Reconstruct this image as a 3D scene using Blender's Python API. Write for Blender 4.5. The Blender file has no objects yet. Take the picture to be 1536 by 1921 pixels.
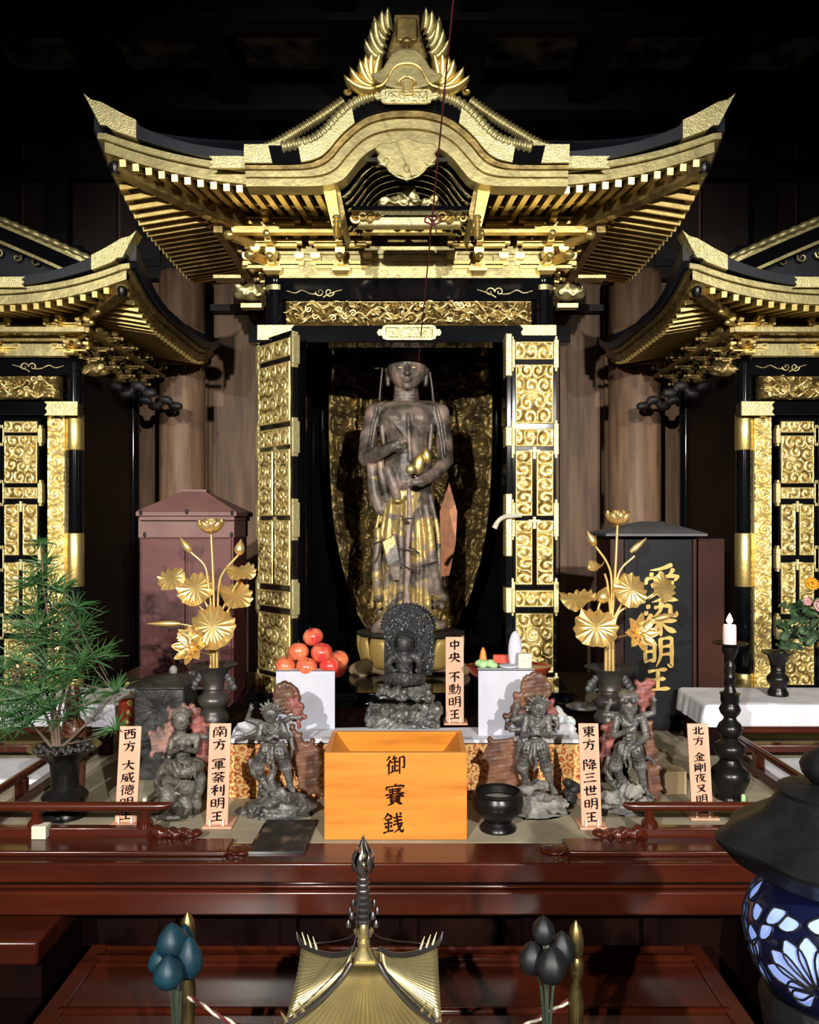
import bpy, math, random
import numpy as np
from mathutils import Vector, Matrix, Euler

# ------------------------------------------------------------------ camera, light, exposure
EYE = 1.55                      # eye height; the photo's horizon sits at row 985
FPX, CXP, CYP = 1536.0, 768.0, 985.0
sc = bpy.context.scene
COL = sc.collection
cam_d = bpy.data.cameras.new('camera'); cam = bpy.data.objects.new('camera', cam_d); COL.objects.link(cam)
cam.location = (0, 0, EYE); cam.rotation_euler = (math.pi / 2, 0, 0)
cam_d.sensor_fit = 'HORIZONTAL'; cam_d.sensor_width = 36.0; cam_d.lens = 36.0 * FPX / 1536.0
cam_d.shift_y = (CYP - 960.5) / 1536.0
cam_d.clip_start = 0.05
sc.camera = cam
sc.view_settings.view_transform = 'Standard'; sc.view_settings.look = 'None'
sc.view_settings.gamma = 1.0; sc.view_settings.use_curve_mapping = False
sc.view_settings.exposure = 0.0
try:
    sc.cycles.use_denoising = True
    sc.cycles.max_bounces = 8
    sc.cycles.sample_clamp_indirect = 4.0
except Exception:
    pass
world = bpy.data.worlds.new('world'); sc.world = world; world.use_nodes = True
world.node_tree.nodes['Background'].inputs[0].default_value = (0.75, 0.85, 1.0, 1)
world.node_tree.nodes['Background'].inputs[1].default_value = 0.09

def spot(name, loc, aim, watts, deg, blend, size=0.05, col=(1, 0.955, 0.88)):
    d = bpy.data.lights.new(name, 'SPOT'); o = bpy.data.objects.new(name, d); COL.objects.link(o)
    d.energy = watts; d.spot_size = math.radians(deg); d.spot_blend = blend; d.shadow_soft_size = size; d.color = col
    o.location = loc
    o.rotation_euler = (Vector(aim) - Vector(loc)).to_track_quat('-Z', 'Y').to_euler()
    return o
spot('spotlight', (-1.05, -1.7, 2.50), (-0.12, 3.0, 1.27), 720, 58, 1.0, 0.03)
spot('spotlight', (1.05, -1.7, 2.50), (0.12, 3.0, 1.27), 720, 58, 1.0, 0.03)
spot('spotlight', (-1.5, -1.6, 2.62), (-1.75, 3.2, 1.25), 400, 44, 1.0, 0.03)
spot('spotlight', (1.5, -1.6, 2.62), (1.75, 3.2, 1.25), 400, 44, 1.0, 0.03)

# ------------------------------------------------------------------ helpers
def WX(px, Y): return (px - CXP) / FPX * Y
def WZ(py, Y): return EYE + (CYP - py) / FPX * Y
def P(px, py, Y): return Vector((WX(px, Y), Y, WZ(py, Y)))

def cr(pts, n=8):
    """Catmull-Rom through the points"""
    pts = [np.array(p, float) for p in pts]
    if len(pts) < 3: return [tuple(p) for p in pts]
    q = [2 * pts[0] - pts[1]] + pts + [2 * pts[-1] - pts[-2]]
    out = []
    for i in range(1, len(q) - 2):
        for k in range(n):
            t = k / n; a, b, c, d = q[i - 1], q[i], q[i + 1], q[i + 2]
            out.append(tuple(0.5 * (2 * b + (c - a) * t + (2 * a - 5 * b + 4 * c - d) * t * t + (3 * b - 3 * c + d - a) * t ** 3)))
    out.append(tuple(pts[-1]))
    return out

class MB:
    def __init__(s): s.v = []; s.f = []
    def add(s, vs, fs):
        b = len(s.v); s.v += [tuple(v) for v in vs]; s.f += [tuple(b + i for i in f) for f in fs]; return s
    def box(s, x0, x1, y0, y1, z0, z1):
        x0, x1 = min(x0, x1), max(x0, x1); y0, y1 = min(y0, y1), max(y0, y1); z0, z1 = min(z0, z1), max(z0, z1)
        return s.add([(x0,y0,z0),(x1,y0,z0),(x1,y1,z0),(x0,y1,z0),(x0,y0,z1),(x1,y0,z1),(x1,y1,z1),(x0,y1,z1)],
                     [(0,3,2,1),(4,5,6,7),(0,1,5,4),(1,2,6,5),(2,3,7,6),(3,0,4,7)])
    def obox(s, c, size, rot=(0, 0, 0)):
        R = Euler(rot).to_matrix(); c = Vector(c); h = Vector(size) / 2
        vs = [c + R @ Vector((a * h.x, b * h.y, d * h.z)) for d in (-1, 1) for a, b in ((-1,-1),(1,-1),(1,1),(-1,1))]
        return s.add(vs, [(0,3,2,1),(4,5,6,7),(0,1,5,4),(1,2,6,5),(2,3,7,6),(3,0,4,7)])
    def bar(s, p, q, w, h, up=(0, 0, 1)):
        p, q = Vector(p), Vector(q); t = (q - p).normalized(); sd = t.cross(Vector(up)).normalized(); u = sd.cross(t)
        vs = [e + sd * (a * w / 2) + u * (b * h / 2) for e in (p, q) for a, b in ((-1,-1),(1,-1),(1,1),(-1,1))]
        return s.add(vs, [(0,1,2,3),(7,6,5,4),(0,4,5,1),(1,5,6,2),(2,6,7,3),(3,7,4,0)])
    def sweep(s, pts, prof, side=(0, 1, 0)):
        """rectangle offsets prof = (s0,s1,z0,z1) or a function of index; section axes: side, z"""
        side = Vector(side); n = len(pts); vs = []
        for i, p in enumerate(pts):
            a, b, c, d = prof(i) if callable(prof) else prof
            p = Vector(p)
            vs += [p + side * a + Vector((0,0,c)), p + side * b + Vector((0,0,c)), p + side * b + Vector((0,0,d)), p + side * a + Vector((0,0,d))]
        fs = [(0,1,2,3), tuple(4 * (n - 1) + k for k in (3,2,1,0))]
        for i in range(n - 1):
            for k in range(4):
                a = 4 * i + k; b = 4 * i + (k + 1) % 4
                fs.append((a, a + 4, b + 4, b))
        return s.add(vs, fs)
    def ribbon(s, up, lo, y0, y1):
        """closed strip between two xz curves (same count), thickness y0..y1"""
        n = len(up); vs = []
        for (a, b), (c, d) in zip(up, lo):
            vs += [(a, y0, b), (c, y0, d), (c, y1, d), (a, y1, b)]
        fs = [(0,1,2,3), tuple(4 * (n - 1) + k for k in (3,2,1,0))]
        for i in range(n - 1):
            for k in range(4):
                a = 4 * i + k; b = 4 * i + (k + 1) % 4
                fs.append((a, a + 4, b + 4, b))
        return s.add(vs, fs)
    def prism(s, poly, y0, y1):
        n = len(poly); ar = sum(poly[i][0] * poly[(i+1) % n][1] - poly[(i+1) % n][0] * poly[i][1] for i in range(n))
        if ar < 0: poly = poly[::-1]
        vs = [(x, y0, z) for x, z in poly] + [(x, y1, z) for x, z in poly]
        fs = [tuple(range(n)), tuple(range(2 * n - 1, n - 1, -1))]
        fs += [(i, i + n, (i + 1) % n + n, (i + 1) % n) for i in range(n)]
        return s.add(vs, fs)
    def slab(s, poly, z0, z1):
        n = len(poly); ar = sum(poly[i][0] * poly[(i+1) % n][1] - poly[(i+1) % n][0] * poly[i][1] for i in range(n))
        if ar > 0: poly = poly[::-1]
        vs = [(x, y, z0) for x, y in poly] + [(x, y, z1) for x, y in poly]
        fs = [tuple(range(n)), tuple(range(2 * n - 1, n - 1, -1))]
        fs += [(i, i + n, (i + 1) % n + n, (i + 1) % n) for i in range(n)]
        return s.add(vs, fs)
    def tube(s, pts, r, n=8):
        pts = [Vector(p) for p in pts]; m = len(pts)
        rr = [r] * m if isinstance(r, (int, float)) else list(r)
        if len(rr) != m: rr = list(np.interp(np.linspace(0, 1, m), np.linspace(0, 1, len(rr)), rr))
        t0 = (pts[1] - pts[0]).normalized(); nx = t0.cross(Vector((0.13, 0.97, 0.21))).normalized()
        vs = []
        for i in range(m):
            t = (pts[min(i + 1, m - 1)] - pts[max(i - 1, 0)]).normalized()
            nx = (nx - t * nx.dot(t)).normalized(); ny = t.cross(nx)
            vs += [pts[i] + (nx * math.cos(2 * math.pi * k / n) + ny * math.sin(2 * math.pi * k / n)) * rr[i] for k in range(n)]
        fs = [tuple(range(n - 1, -1, -1)), tuple(range((m - 1) * n, m * n))]
        for i in range(m - 1):
            for k in range(n):
                a = i * n + k; b = i * n + (k + 1) % n
                fs.append((a, b, b + n, a + n))
        return s.add(vs, fs)
    def lathe(s, c, prof, n=32, sx=1, sy=1, ripple=None):
        cx, cy, cz = c; vs = []
        for r, z in prof:
            for k in range(n):
                a = 2 * math.pi * k / n
                q = 1 if ripple is None else ripple(a, r, z)
                vs.append((cx + sx * r * q * math.cos(a), cy + sy * r * q * math.sin(a), cz + z))
        m = len(prof); fs = []
        for i in range(m - 1):
            for k in range(n):
                a = i * n + k; b = i * n + (k + 1) % n
                fs.append((a, b, b + n, a + n))
        if prof[0][0] > 1e-6: fs.append(tuple(range(n - 1, -1, -1)))
        if prof[-1][0] > 1e-6: fs.append(tuple(range((m - 1) * n, m * n)))
        return s.add(vs, fs)
    def cap(s, p, r, q, r2, n=10):
        p, q = Vector(p), Vector(q); d = q - p; L = d.length
        if L < 1e-6: d = Vector((0, 0, 1e-4)); L = 1e-4
        t = d / L; nx = t.orthogonal().normalized(); ny = t.cross(nx); rings = []
        k = 4
        if max(r, r2) > .018: n, k = 24, 8
        for i in range(k + 1):
            a = -math.pi / 2 + i * math.pi / 2 / k; rings.append((p + t * (r * math.sin(a)), max(r * math.cos(a), 1e-5)))
        for i in range(k + 1):
            a = i * math.pi / 2 / k; rings.append((q + t * (r2 * math.sin(a)), max(r2 * math.cos(a), 1e-5)))
        vs = []
        for c, rr in rings:
            vs += [c + (nx * math.cos(2 * math.pi * j / n) + ny * math.sin(2 * math.pi * j / n)) * rr for j in range(n)]
        m = len(rings); fs = [tuple(range(n - 1, -1, -1)), tuple(range((m - 1) * n, m * n))]
        for i in range(m - 1):
            for j in range(n):
                a = i * n + j; b = i * n + (j + 1) % n
                fs.append((a, b, b + n, a + n))
        return s.add(vs, fs)
    def ell(s, c, rad, rot=(0, 0, 0), n=16, m=10):
        R = Euler(rot).to_matrix(); c = Vector(c); rx, ry, rz = rad; vs = []
        for i in range(m + 1):
            a = -math.pi / 2 + math.pi * i / m
            for k in range(n):
                b = 2 * math.pi * k / n
                vs.append(c + R @ Vector((rx * max(math.cos(a), 1e-4) * math.cos(b), ry * max(math.cos(a), 1e-4) * math.sin(b), rz * math.sin(a))))
        fs = [tuple(range(n - 1, -1, -1)), tuple(range(m * n, (m + 1) * n))]
        for i in range(m):
            for k in range(n):
                a = i * n + k; b = i * n + (k + 1) % n
                fs.append((a, b, b + n, a + n))
        return s.add(vs, fs)
    def grid(s, nu, nv, fn, thick=None):
        vs = [fn(i / (nu - 1), j / (nv - 1)) for j in range(nv) for i in range(nu)]
        fs = [(j * nu + i, j * nu + i + 1, (j + 1) * nu + i + 1, (j + 1) * nu + i) for j in range(nv - 1) for i in range(nu - 1)]
        if thick is None: return s.add(vs, fs)
        t = Vector(thick); N = nu * nv
        vs = vs + [Vector(v) + t for v in vs]
        fs += [tuple(N + k for k in f[::-1]) for f in fs]
        rim = [i for i in range(nu)] + [j * nu + nu - 1 for j in range(1, nv)] + [(nv - 1) * nu + i for i in range(nu - 2, -1, -1)] + [j * nu for j in range(nv - 2, 0, -1)]
        fs += [(rim[k], rim[k] + N, rim[(k + 1) % len(rim)] + N, rim[(k + 1) % len(rim)]) for k in range(len(rim))]
        return s.add(vs, fs)
    def relief(s, o, ux, uz, nrm, H):
        """height map H[j,i] on the rectangle o + u*ux + v*uz, raised along nrm"""
        nv, nu = H.shape; o, ux, uz, nrm = Vector(o), Vector(ux), Vector(uz), Vector(nrm)
        vs = [o + ux * (i / (nu - 1)) + uz * (j / (nv - 1)) + nrm * float(H[j, i]) for j in range(nv) for i in range(nu)]
        fs = [(j * nu + i, j * nu + i + 1, (j + 1) * nu + i + 1, (j + 1) * nu + i) for j in range(nv - 1) for i in range(nu - 1)]
        return s.add(vs, fs)
    def mesh(s, name, off=(0, 0, 0)):
        me = bpy.data.meshes.new(name); ox, oy, oz = off
        me.from_pydata([(x - ox, y - oy, z - oz) for x, y, z in s.v], [], s.f); me.update()
        return me
    def build(s, name, mat, parent=None, smooth=35, bevel=0, **kw):
        me = s.mesh(name, ROOT.get(parent.name, (0, 0, 0)) if parent else (0, 0, 0))
        return link(name, me, mat, parent, smooth, bevel, **kw)

ROOT = {}
def link(name, me, mat, parent=None, smooth=35, bevel=0, **kw):
    me.materials.clear(); me.materials.append(mat)
    if smooth:
        me.polygons.foreach_set('use_smooth', [True] * len(me.polygons))
        if smooth < 180: me.set_sharp_from_angle(angle=math.radians(smooth))
    o = bpy.data.objects.new(name, me); COL.objects.link(o)
    if parent:
        o.parent = parent; ROOT[o.name] = ROOT.get(parent.name, (0, 0, 0))
    if bevel:
        b = o.modifiers.new('bevel', 'BEVEL'); b.width = bevel; b.segments = 2; b.limit_method = 'ANGLE'; b.harden_normals = False
    tag(o, **kw)
    return o
def tag(o, label=None, cat=None, group=None, kind=None):
    if label: o['label'] = label
    if cat: o['category'] = cat
    if group: o['group'] = group
    if kind: o['kind'] = kind
    return o
def thing(name, loc, label, cat, group=None):
    o = bpy.data.objects.new(name, None); COL.objects.link(o); o.location = loc; o.empty_display_size = 0.05
    ROOT[o.name] = tuple(loc)
    return tag(o, label, cat, group)
def remesh(mb, name, voxel, off=(0, 0, 0), smooth_it=2, noise=0, nscale=60, seed=0):
    """one continuous skin around overlapping closed lumps"""
    me = mb.mesh(name, off); o = bpy.data.objects.new('tmp', me); COL.objects.link(o)
    m = o.modifiers.new('r', 'REMESH'); m.mode = 'VOXEL'; m.voxel_size = voxel; m.adaptivity = 0
    if smooth_it:
        q = o.modifiers.new('s', 'SMOOTH'); q.iterations = smooth_it; q.factor = 0.5
    dg = bpy.context.evaluated_depsgraph_get()
    out = bpy.data.meshes.new_from_object(o.evaluated_get(dg)); bpy.data.objects.remove(o); bpy.data.meshes.remove(me)
    out.name = name
    if noise:
        n = len(out.vertices); co = np.empty(n * 3, np.float32); no = np.empty(n * 3, np.float32)
        out.vertices.foreach_get('co', co); out.vertices.foreach_get('normal', no)
        co = co.reshape(-1, 3); no = no.reshape(-1, 3); d = wav(co * nscale, seed)
        co += no * (d * noise)[:, None]; out.vertices.foreach_set('co', co.ravel()); out.update()
    return out
def crag(me, amp, scale, seed=0):
    n = len(me.vertices); co = np.empty(n * 3, np.float32); no = np.empty(n * 3, np.float32)
    me.vertices.foreach_get('co', co); me.vertices.foreach_get('normal', no); co = co.reshape(-1, 3); no = no.reshape(-1, 3)
    q = co * scale + np.stack([wav(co * scale * .6, seed + k) for k in range(3)], 1) * .9
    d = 1 - 2 * np.abs(np.sin(wav(q, seed + 7) * 3.0)) ** .6 + .4 * wav(q * 3.1, seed + 9)
    co += no * (d * amp)[:, None]; me.vertices.foreach_set('co', co.ravel()); me.update(); return me
def wav(p, seed=0, n=10):
    """cheap smooth noise in [-1,1] from sines; p is (N,d)"""
    r = np.random.RandomState(seed + 11); out = np.zeros(len(p)); d = p.shape[1]
    for k in range(n):
        q = r.normal(size=d) * (0.6 + 0.25 * k); out += np.sin(p @ q + r.uniform(0, 6.28)) / (1 + 0.3 * k)
    return out / 3.0

# ------------------------------------------------------------------ materials
def mat(name, c1, c2=None, rough=0.5, metal=0.0, nscale=8, bump=0.0, bscale=60, stretch=(1, 1, 1), c3=None, coat=0, rough2=None, lo=0.35, hi=0.65, detail=4, spec=0.5):
    m = bpy.data.materials.new(name); m.use_nodes = True; nt = m.node_tree; b = nt.nodes['Principled BSDF']; L = nt.links.new
    b.inputs['Roughness'].default_value = rough; b.inputs['Metallic'].default_value = metal
    b.inputs['Specular IOR Level'].default_value = spec
    if coat: b.inputs['Coat Weight'].default_value = coat; b.inputs['Coat Roughness'].default_value = 0.08
    tc = nt.nodes.new('ShaderNodeTexCoord'); mp = nt.nodes.new('ShaderNodeMapping'); mp.inputs['Scale'].default_value = stretch
    L(tc.outputs['Object'], mp.inputs['Vector'])
    if c2 is None:
        b.inputs['Base Color'].default_value = (*c1, 1)
    else:
        n = nt.nodes.new('ShaderNodeTexNoise'); n.inputs['Scale'].default_value = nscale; n.inputs['Detail'].default_value = detail
        L(mp.outputs['Vector'], n.inputs['Vector'])
        r = nt.nodes.new('ShaderNodeValToRGB'); e = r.color_ramp.elements
        e[0].position = lo; e[0].color = (*c1, 1); e[1].position = hi; e[1].color = (*c2, 1)
        if c3 is not None:
            k = e.new(0.5 * (lo + hi)); k.color = (*c3, 1)
        L(n.outputs['Fac'], r.inputs['Fac']); L(r.outputs['Color'], b.inputs['Base Color'])
        if rough2 is not None:
            mr = nt.nodes.new('ShaderNodeMapRange'); mr.inputs['To Min'].default_value = rough; mr.inputs['To Max'].default_value = rough2
            L(n.outputs['Fac'], mr.inputs['Value']); L(mr.outputs['Result'], b.inputs['Roughness'])
    if bump:
        n2 = nt.nodes.new('ShaderNodeTexNoise'); n2.inputs['Scale'].default_value = bscale; n2.inputs['Detail'].default_value = 3
        L(mp.outputs['Vector'], n2.inputs['Vector'])
        bp = nt.nodes.new('ShaderNodeBump'); bp.inputs['Strength'].default_value = bump; bp.inputs['Distance'].default_value = 0.004
        L(n2.outputs['Fac'], bp.inputs['Height']); L(bp.outputs['Normal'], b.inputs['Normal'])
    return m
def emis(m, col, s):
    b = m.node_tree.nodes['Principled BSDF']; b.inputs['Emission Color'].default_value = (*col, 1); b.inputs['Emission Strength'].default_value = s
    return m
M = {}
M['gold'] = mat('gold_leaf', (0.88, 0.68, 0.27), (0.76, 0.56, 0.18), 0.34, 0.88, 14, 0.25, 40, rough2=0.46)
M['gold_relief'] = mat('carved_gold', (0.90, 0.74, 0.34), (0.76, 0.59, 0.22), 0.40, 0.75, 30, 0.15, 90, rough2=0.42)
M['gold_pale'] = mat('pale_gilt_metal', (0.80, 0.70, 0.36), (0.62, 0.54, 0.26), 0.36, 0.8, 60, 0.5, 260, rough2=0.5)
M['gold_deep'] = mat('deep_gold', (0.46, 0.34, 0.12), (0.20, 0.14, 0.055), 0.42, 0.75, 25, 0.3, 70)  # deep brownish gold; also holds gap shade behind transoms and brackets
M['gold_dull'] = mat('dull_gilt', (0.60, 0.52, 0.24), (0.40, 0.34, 0.16), 0.42, 0.75, 20, 0.2, 80)
M['gold_paint'] = mat('gold_paint', (0.72, 0.50, 0.16), (0.60, 0.40, 0.11), 0.45, 0.35, 12)
M['lotus_gold'] = mat('lotus_gold', (0.92, 0.67, 0.27), (0.78, 0.52, 0.17), 0.36, 0.78, 20, 0.08, 80)
M['black'] = mat('black_lacquer', (0.003, 0.003, 0.004), (0.005, 0.005, 0.006), 0.08, 0, 6, spec=0.35)
M['blackmat'] = mat('black_matte', (0.006, 0.005, 0.005), (0.012, 0.010, 0.009), 0.6, 0, 8)
M['roofblack'] = mat('roof_black', (0.010, 0.012, 0.018), (0.016, 0.018, 0.026), 0.38, 0, 10)
M['soffit'] = mat('brown_lacquer', (0.040, 0.013, 0.005), (0.055, 0.018, 0.006), 0.45, 0, 9)
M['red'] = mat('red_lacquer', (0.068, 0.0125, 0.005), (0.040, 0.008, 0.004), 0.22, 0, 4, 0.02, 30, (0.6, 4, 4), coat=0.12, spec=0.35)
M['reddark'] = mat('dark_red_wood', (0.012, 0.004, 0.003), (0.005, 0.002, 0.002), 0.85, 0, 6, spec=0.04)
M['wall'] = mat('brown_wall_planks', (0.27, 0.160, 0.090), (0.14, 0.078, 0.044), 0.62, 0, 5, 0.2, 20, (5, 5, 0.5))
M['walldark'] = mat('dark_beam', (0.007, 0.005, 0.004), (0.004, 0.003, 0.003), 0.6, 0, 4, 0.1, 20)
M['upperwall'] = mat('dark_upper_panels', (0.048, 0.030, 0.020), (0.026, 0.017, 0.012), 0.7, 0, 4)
M['ceil'] = mat('painted_ceiling_panel', (0.62, 0.62, 0.42), (0.10, 0.104, 0.085), 0.8, 0, 7, lo=0.40, hi=0.56)
M['bodydark'] = mat('dark_shrine_side', (0.014, 0.008, 0.005), (0.008, 0.005, 0.004), 0.6, 0, 5, spec=0.15)
M['tatami'] = mat('worn_mat_top', (0.40, 0.355, 0.25), (0.28, 0.24, 0.165), 0.75, 0, 7, 0.15, 120, (1, 1, 1))
M['wood_orange'] = mat('orange_wood', (0.68, 0.25, 0.030), (0.46, 0.145, 0.014), 0.42, 0, 4.0, 0.06, 30, (1.2, 1.2, 11), c3=(0.62, 0.215, 0.025), lo=0.3, hi=0.75, detail=7)
M['wood_pale'] = mat('pale_tablet_wood', (0.66, 0.36, 0.24), (0.58, 0.30, 0.19), 0.6, 0, 6, 0.05, 40, (9, 9, 1))
M['ink'] = mat('black_ink', (0.008, 0.006, 0.006), None, 0.9, spec=0.05)
M['ink_brown'] = mat('brown_ink', (0.022, 0.005, 0.004), None, 0.9, spec=0.05)
M['white'] = mat('white_paper', (0.52, 0.53, 0.60), (0.47, 0.48, 0.55), 0.85, 0, 20, 0.1, 60)
M['cloth'] = mat('white_cloth', (0.68, 0.68, 0.72), (0.58, 0.58, 0.63), 0.9, 0, 9, 0.35, 26)
M['redlac'] = mat('offering_tray_lacquer', (0.24, 0.028, 0.012), (0.17, 0.018, 0.01), 0.25, 0, 8)
M['bronze'] = mat('dark_bronze', (0.015, 0.014, 0.013), (0.007, 0.0065, 0.0065), 0.30, 0.4, 18, 0.12, 60)
M['bronze_gray'] = mat('grey_bronze', (0.085, 0.074, 0.066), (0.045, 0.040, 0.038), 0.38, 0.5, 18, 0.12, 60)
M['iron'] = mat('black_iron', (0.007, 0.0075, 0.0085), (0.013, 0.014, 0.016), 0.5, 0.0, 22, 0.35, 90, spec=0.22)
M['stone_fig'] = mat('grey_carved_figure', (0.17, 0.162, 0.15), (0.050, 0.048, 0.046), 0.36, 0.15, 34, 0.6, 150)
M['stone_green'] = mat('greenish_carved_figure', (0.15, 0.138, 0.112), (0.050, 0.046, 0.038), 0.42, 0.05, 34, 0.6, 150)
M['stone_dark'] = mat('dark_carved_stone', (0.060, 0.059, 0.058), (0.022, 0.022, 0.022), 0.5, 0.1, 36, 0.35, 110)
M['rock'] = mat('grey_rock', (0.27, 0.26, 0.23), (0.13, 0.125, 0.115), 0.7, 0, 30, 0.5, 90)
M['rock_dark'] = mat('dark_glossy_rock', (0.20, 0.20, 0.185), (0.045, 0.045, 0.043), 0.28, 0.1, 30, 0.4, 90)
M['flame_brown'] = mat('brown_flame_halo', (0.17, 0.075, 0.040), (0.065, 0.026, 0.016), 0.45, 0, 25, 0.3, 70)
M['flame_red'] = mat('red_flame_halo', (0.28, 0.085, 0.070), (0.10, 0.028, 0.026), 0.5, 0, 40, 0.3, 90)
M['pink_stone'] = mat('pinkish_stone', (0.30, 0.15, 0.12), (0.13, 0.08, 0.07), 0.6, 0, 40, 0.3, 90)
M['cabinet_red'] = mat('maroon_cabinet', (0.110, 0.024, 0.021), (0.075, 0.017, 0.016), 0.55, 0, 4, 0.05, 30, (1, 1, 3))
M['cabinet_roof'] = mat('dusty_pink_roof', (0.20, 0.105, 0.088), (0.15, 0.070, 0.062), 0.6, 0, 7)
M['board_black'] = mat('black_board', (0.007, 0.0075, 0.0085), (0.012, 0.0125, 0.014), 0.5, 0, 7, spec=0.15)
M['board_roof'] = mat('grey_board_roof', (0.11, 0.11, 0.115), (0.08, 0.08, 0.085), 0.55, 0, 8)
M['brown_door'] = mat('brown_door_board', (0.046, 0.014, 0.008), (0.026, 0.008, 0.005), 0.5, 0, 5, spec=0.2)
M['chest'] = mat('charcoal_rough_block', (0.040, 0.038, 0.036), (0.014, 0.013, 0.013), 0.6, 0, 14, 0.7, 50)
M['apple'] = mat('apple_skin', (0.60, 0.045, 0.040), (0.70, 0.22, 0.10), 0.25, 0, 26, 0.03, 60, (2, 2, 0.7), lo=0.42, hi=0.72)
M['apple_o'] = mat('apple_skin_orange', (0.72, 0.22, 0.09), (0.66, 0.10, 0.06), 0.28, 0, 26, 0.03, 60, (2, 2, 0.7), lo=0.42, hi=0.72)
M['stem'] = mat('brown_stem', (0.06, 0.035, 0.02), None, 0.7)
M['needle'] = mat('pine_needle', (0.018, 0.075, 0.018), (0.050, 0.125, 0.036), 0.45, 0, 12)
M['leafdark'] = mat('flower_leaf', (0.030, 0.075, 0.030), (0.075, 0.13, 0.06), 0.45, 0, 30)
M['petal_yellow'] = mat('yellow_petal', (0.85, 0.50, 0.04), (0.75, 0.36, 0.02), 0.6, 0, 20)
M['petal_pink'] = mat('pink_petal', (0.66, 0.33, 0.34), (0.72, 0.55, 0.52), 0.6, 0, 20)
M['petal_orange'] = mat('orange_petal', (0.85, 0.26, 0.02), (0.75, 0.16, 0.02), 0.6, 0, 20)
M['bark'] = mat('bark', (0.13, 0.085, 0.055), (0.06, 0.04, 0.03), 0.8, 0, 30, 0.4, 80)
M['pebble'] = mat('dark_pebbles', (0.055, 0.052, 0.050), (0.02, 0.02, 0.02), 0.5, 0, 60, 0.3, 90)
M['wax'] = emis(mat('candle_wax', (0.80, 0.62, 0.60), (0.75, 0.56, 0.54), 0.5, 0, 8), (1.0, 0.6, 0.5), 0.12)
M['flame'] = emis(mat('candle_flame', (1, 0.8, 0.5)), (1.0, 0.72, 0.42), 14)
M['teal'] = mat('teal_bud', (0.005, 0.050, 0.078), (0.003, 0.022, 0.036), 0.5, 0.1, 12, 0.1, 60)
M['blackbud'] = mat('black_bud', (0.005, 0.0055, 0.007), (0.010, 0.011, 0.013), 0.5, 0.1, 12)
M['greenstem'] = mat('green_metal_stem', (0.05, 0.07, 0.04), (0.03, 0.04, 0.03), 0.5, 0.2, 20)
M['pagoda_gold'] = mat('pagoda_gilt', (0.62, 0.53, 0.26), (0.48, 0.40, 0.19), 0.36, 0.8, 16, 0.06, 60)
M['pagoda_gray'] = mat('pagoda_grey_metal', (0.20, 0.18, 0.17), (0.11, 0.10, 0.10), 0.32, 0.85, 16, 0.1, 60)
M['glass_blue'] = emis(mat('blue_white_glass', (0.22, 0.32, 0.68), (0.50, 0.60, 0.90), 0.25, 0, 9), (0.20, 0.32, 0.85), 0.62)
M['glass_navy'] = emis(mat('navy_glass', (0.004, 0.005, 0.022), (0.006, 0.008, 0.032), 0.2, 0, 9), (0.02, 0.03, 0.16), 0.035)
M['rope_red'] = mat('red_cord', (0.10, 0.008, 0.012), None, 0.7)
M['rope_white'] = mat('white_cord', (0.62, 0.58, 0.46), (0.5, 0.46, 0.36), 0.8, 0, 60)
M['carrot'] = mat('orange_sweet', (0.85, 0.26, 0.05), None, 0.5)
M['green_sweet'] = mat('green_sweet', (0.28, 0.52, 0.20), (0.4, 0.6, 0.3), 0.6, 0, 40)
M['cream'] = mat('cream_block', (0.70, 0.66, 0.52), (0.62, 0.57, 0.44), 0.7, 0, 20)
M['beige_wood'] = mat('beige_block_wood', (0.40, 0.29, 0.16), (0.32, 0.22, 0.12), 0.6, 0, 8)
M['crystal'] = mat('pale_crystal', (0.55, 0.66, 0.70), (0.75, 0.72, 0.66), 0.2, 0, 40, 0.5, 60)
M['peg'] = mat('ivory_peg', (0.80, 0.72, 0.60), None, 0.5)
M['picture'] = mat('dark_picture_print', (0.012, 0.010, 0.009), (0.22, 0.14, 0.085), 0.5, 0, 18, lo=0.42, hi=0.72, c3=(0.03, 0.024, 0.018), detail=8)
M['floor'] = mat('dark_floor_boards', (0.030, 0.018, 0.012), (0.018, 0.011, 0.008), 0.45, 0, 5)
M['coral'] = mat('coral_petal', (0.62, 0.06, 0.03), None, 0.5)
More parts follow.
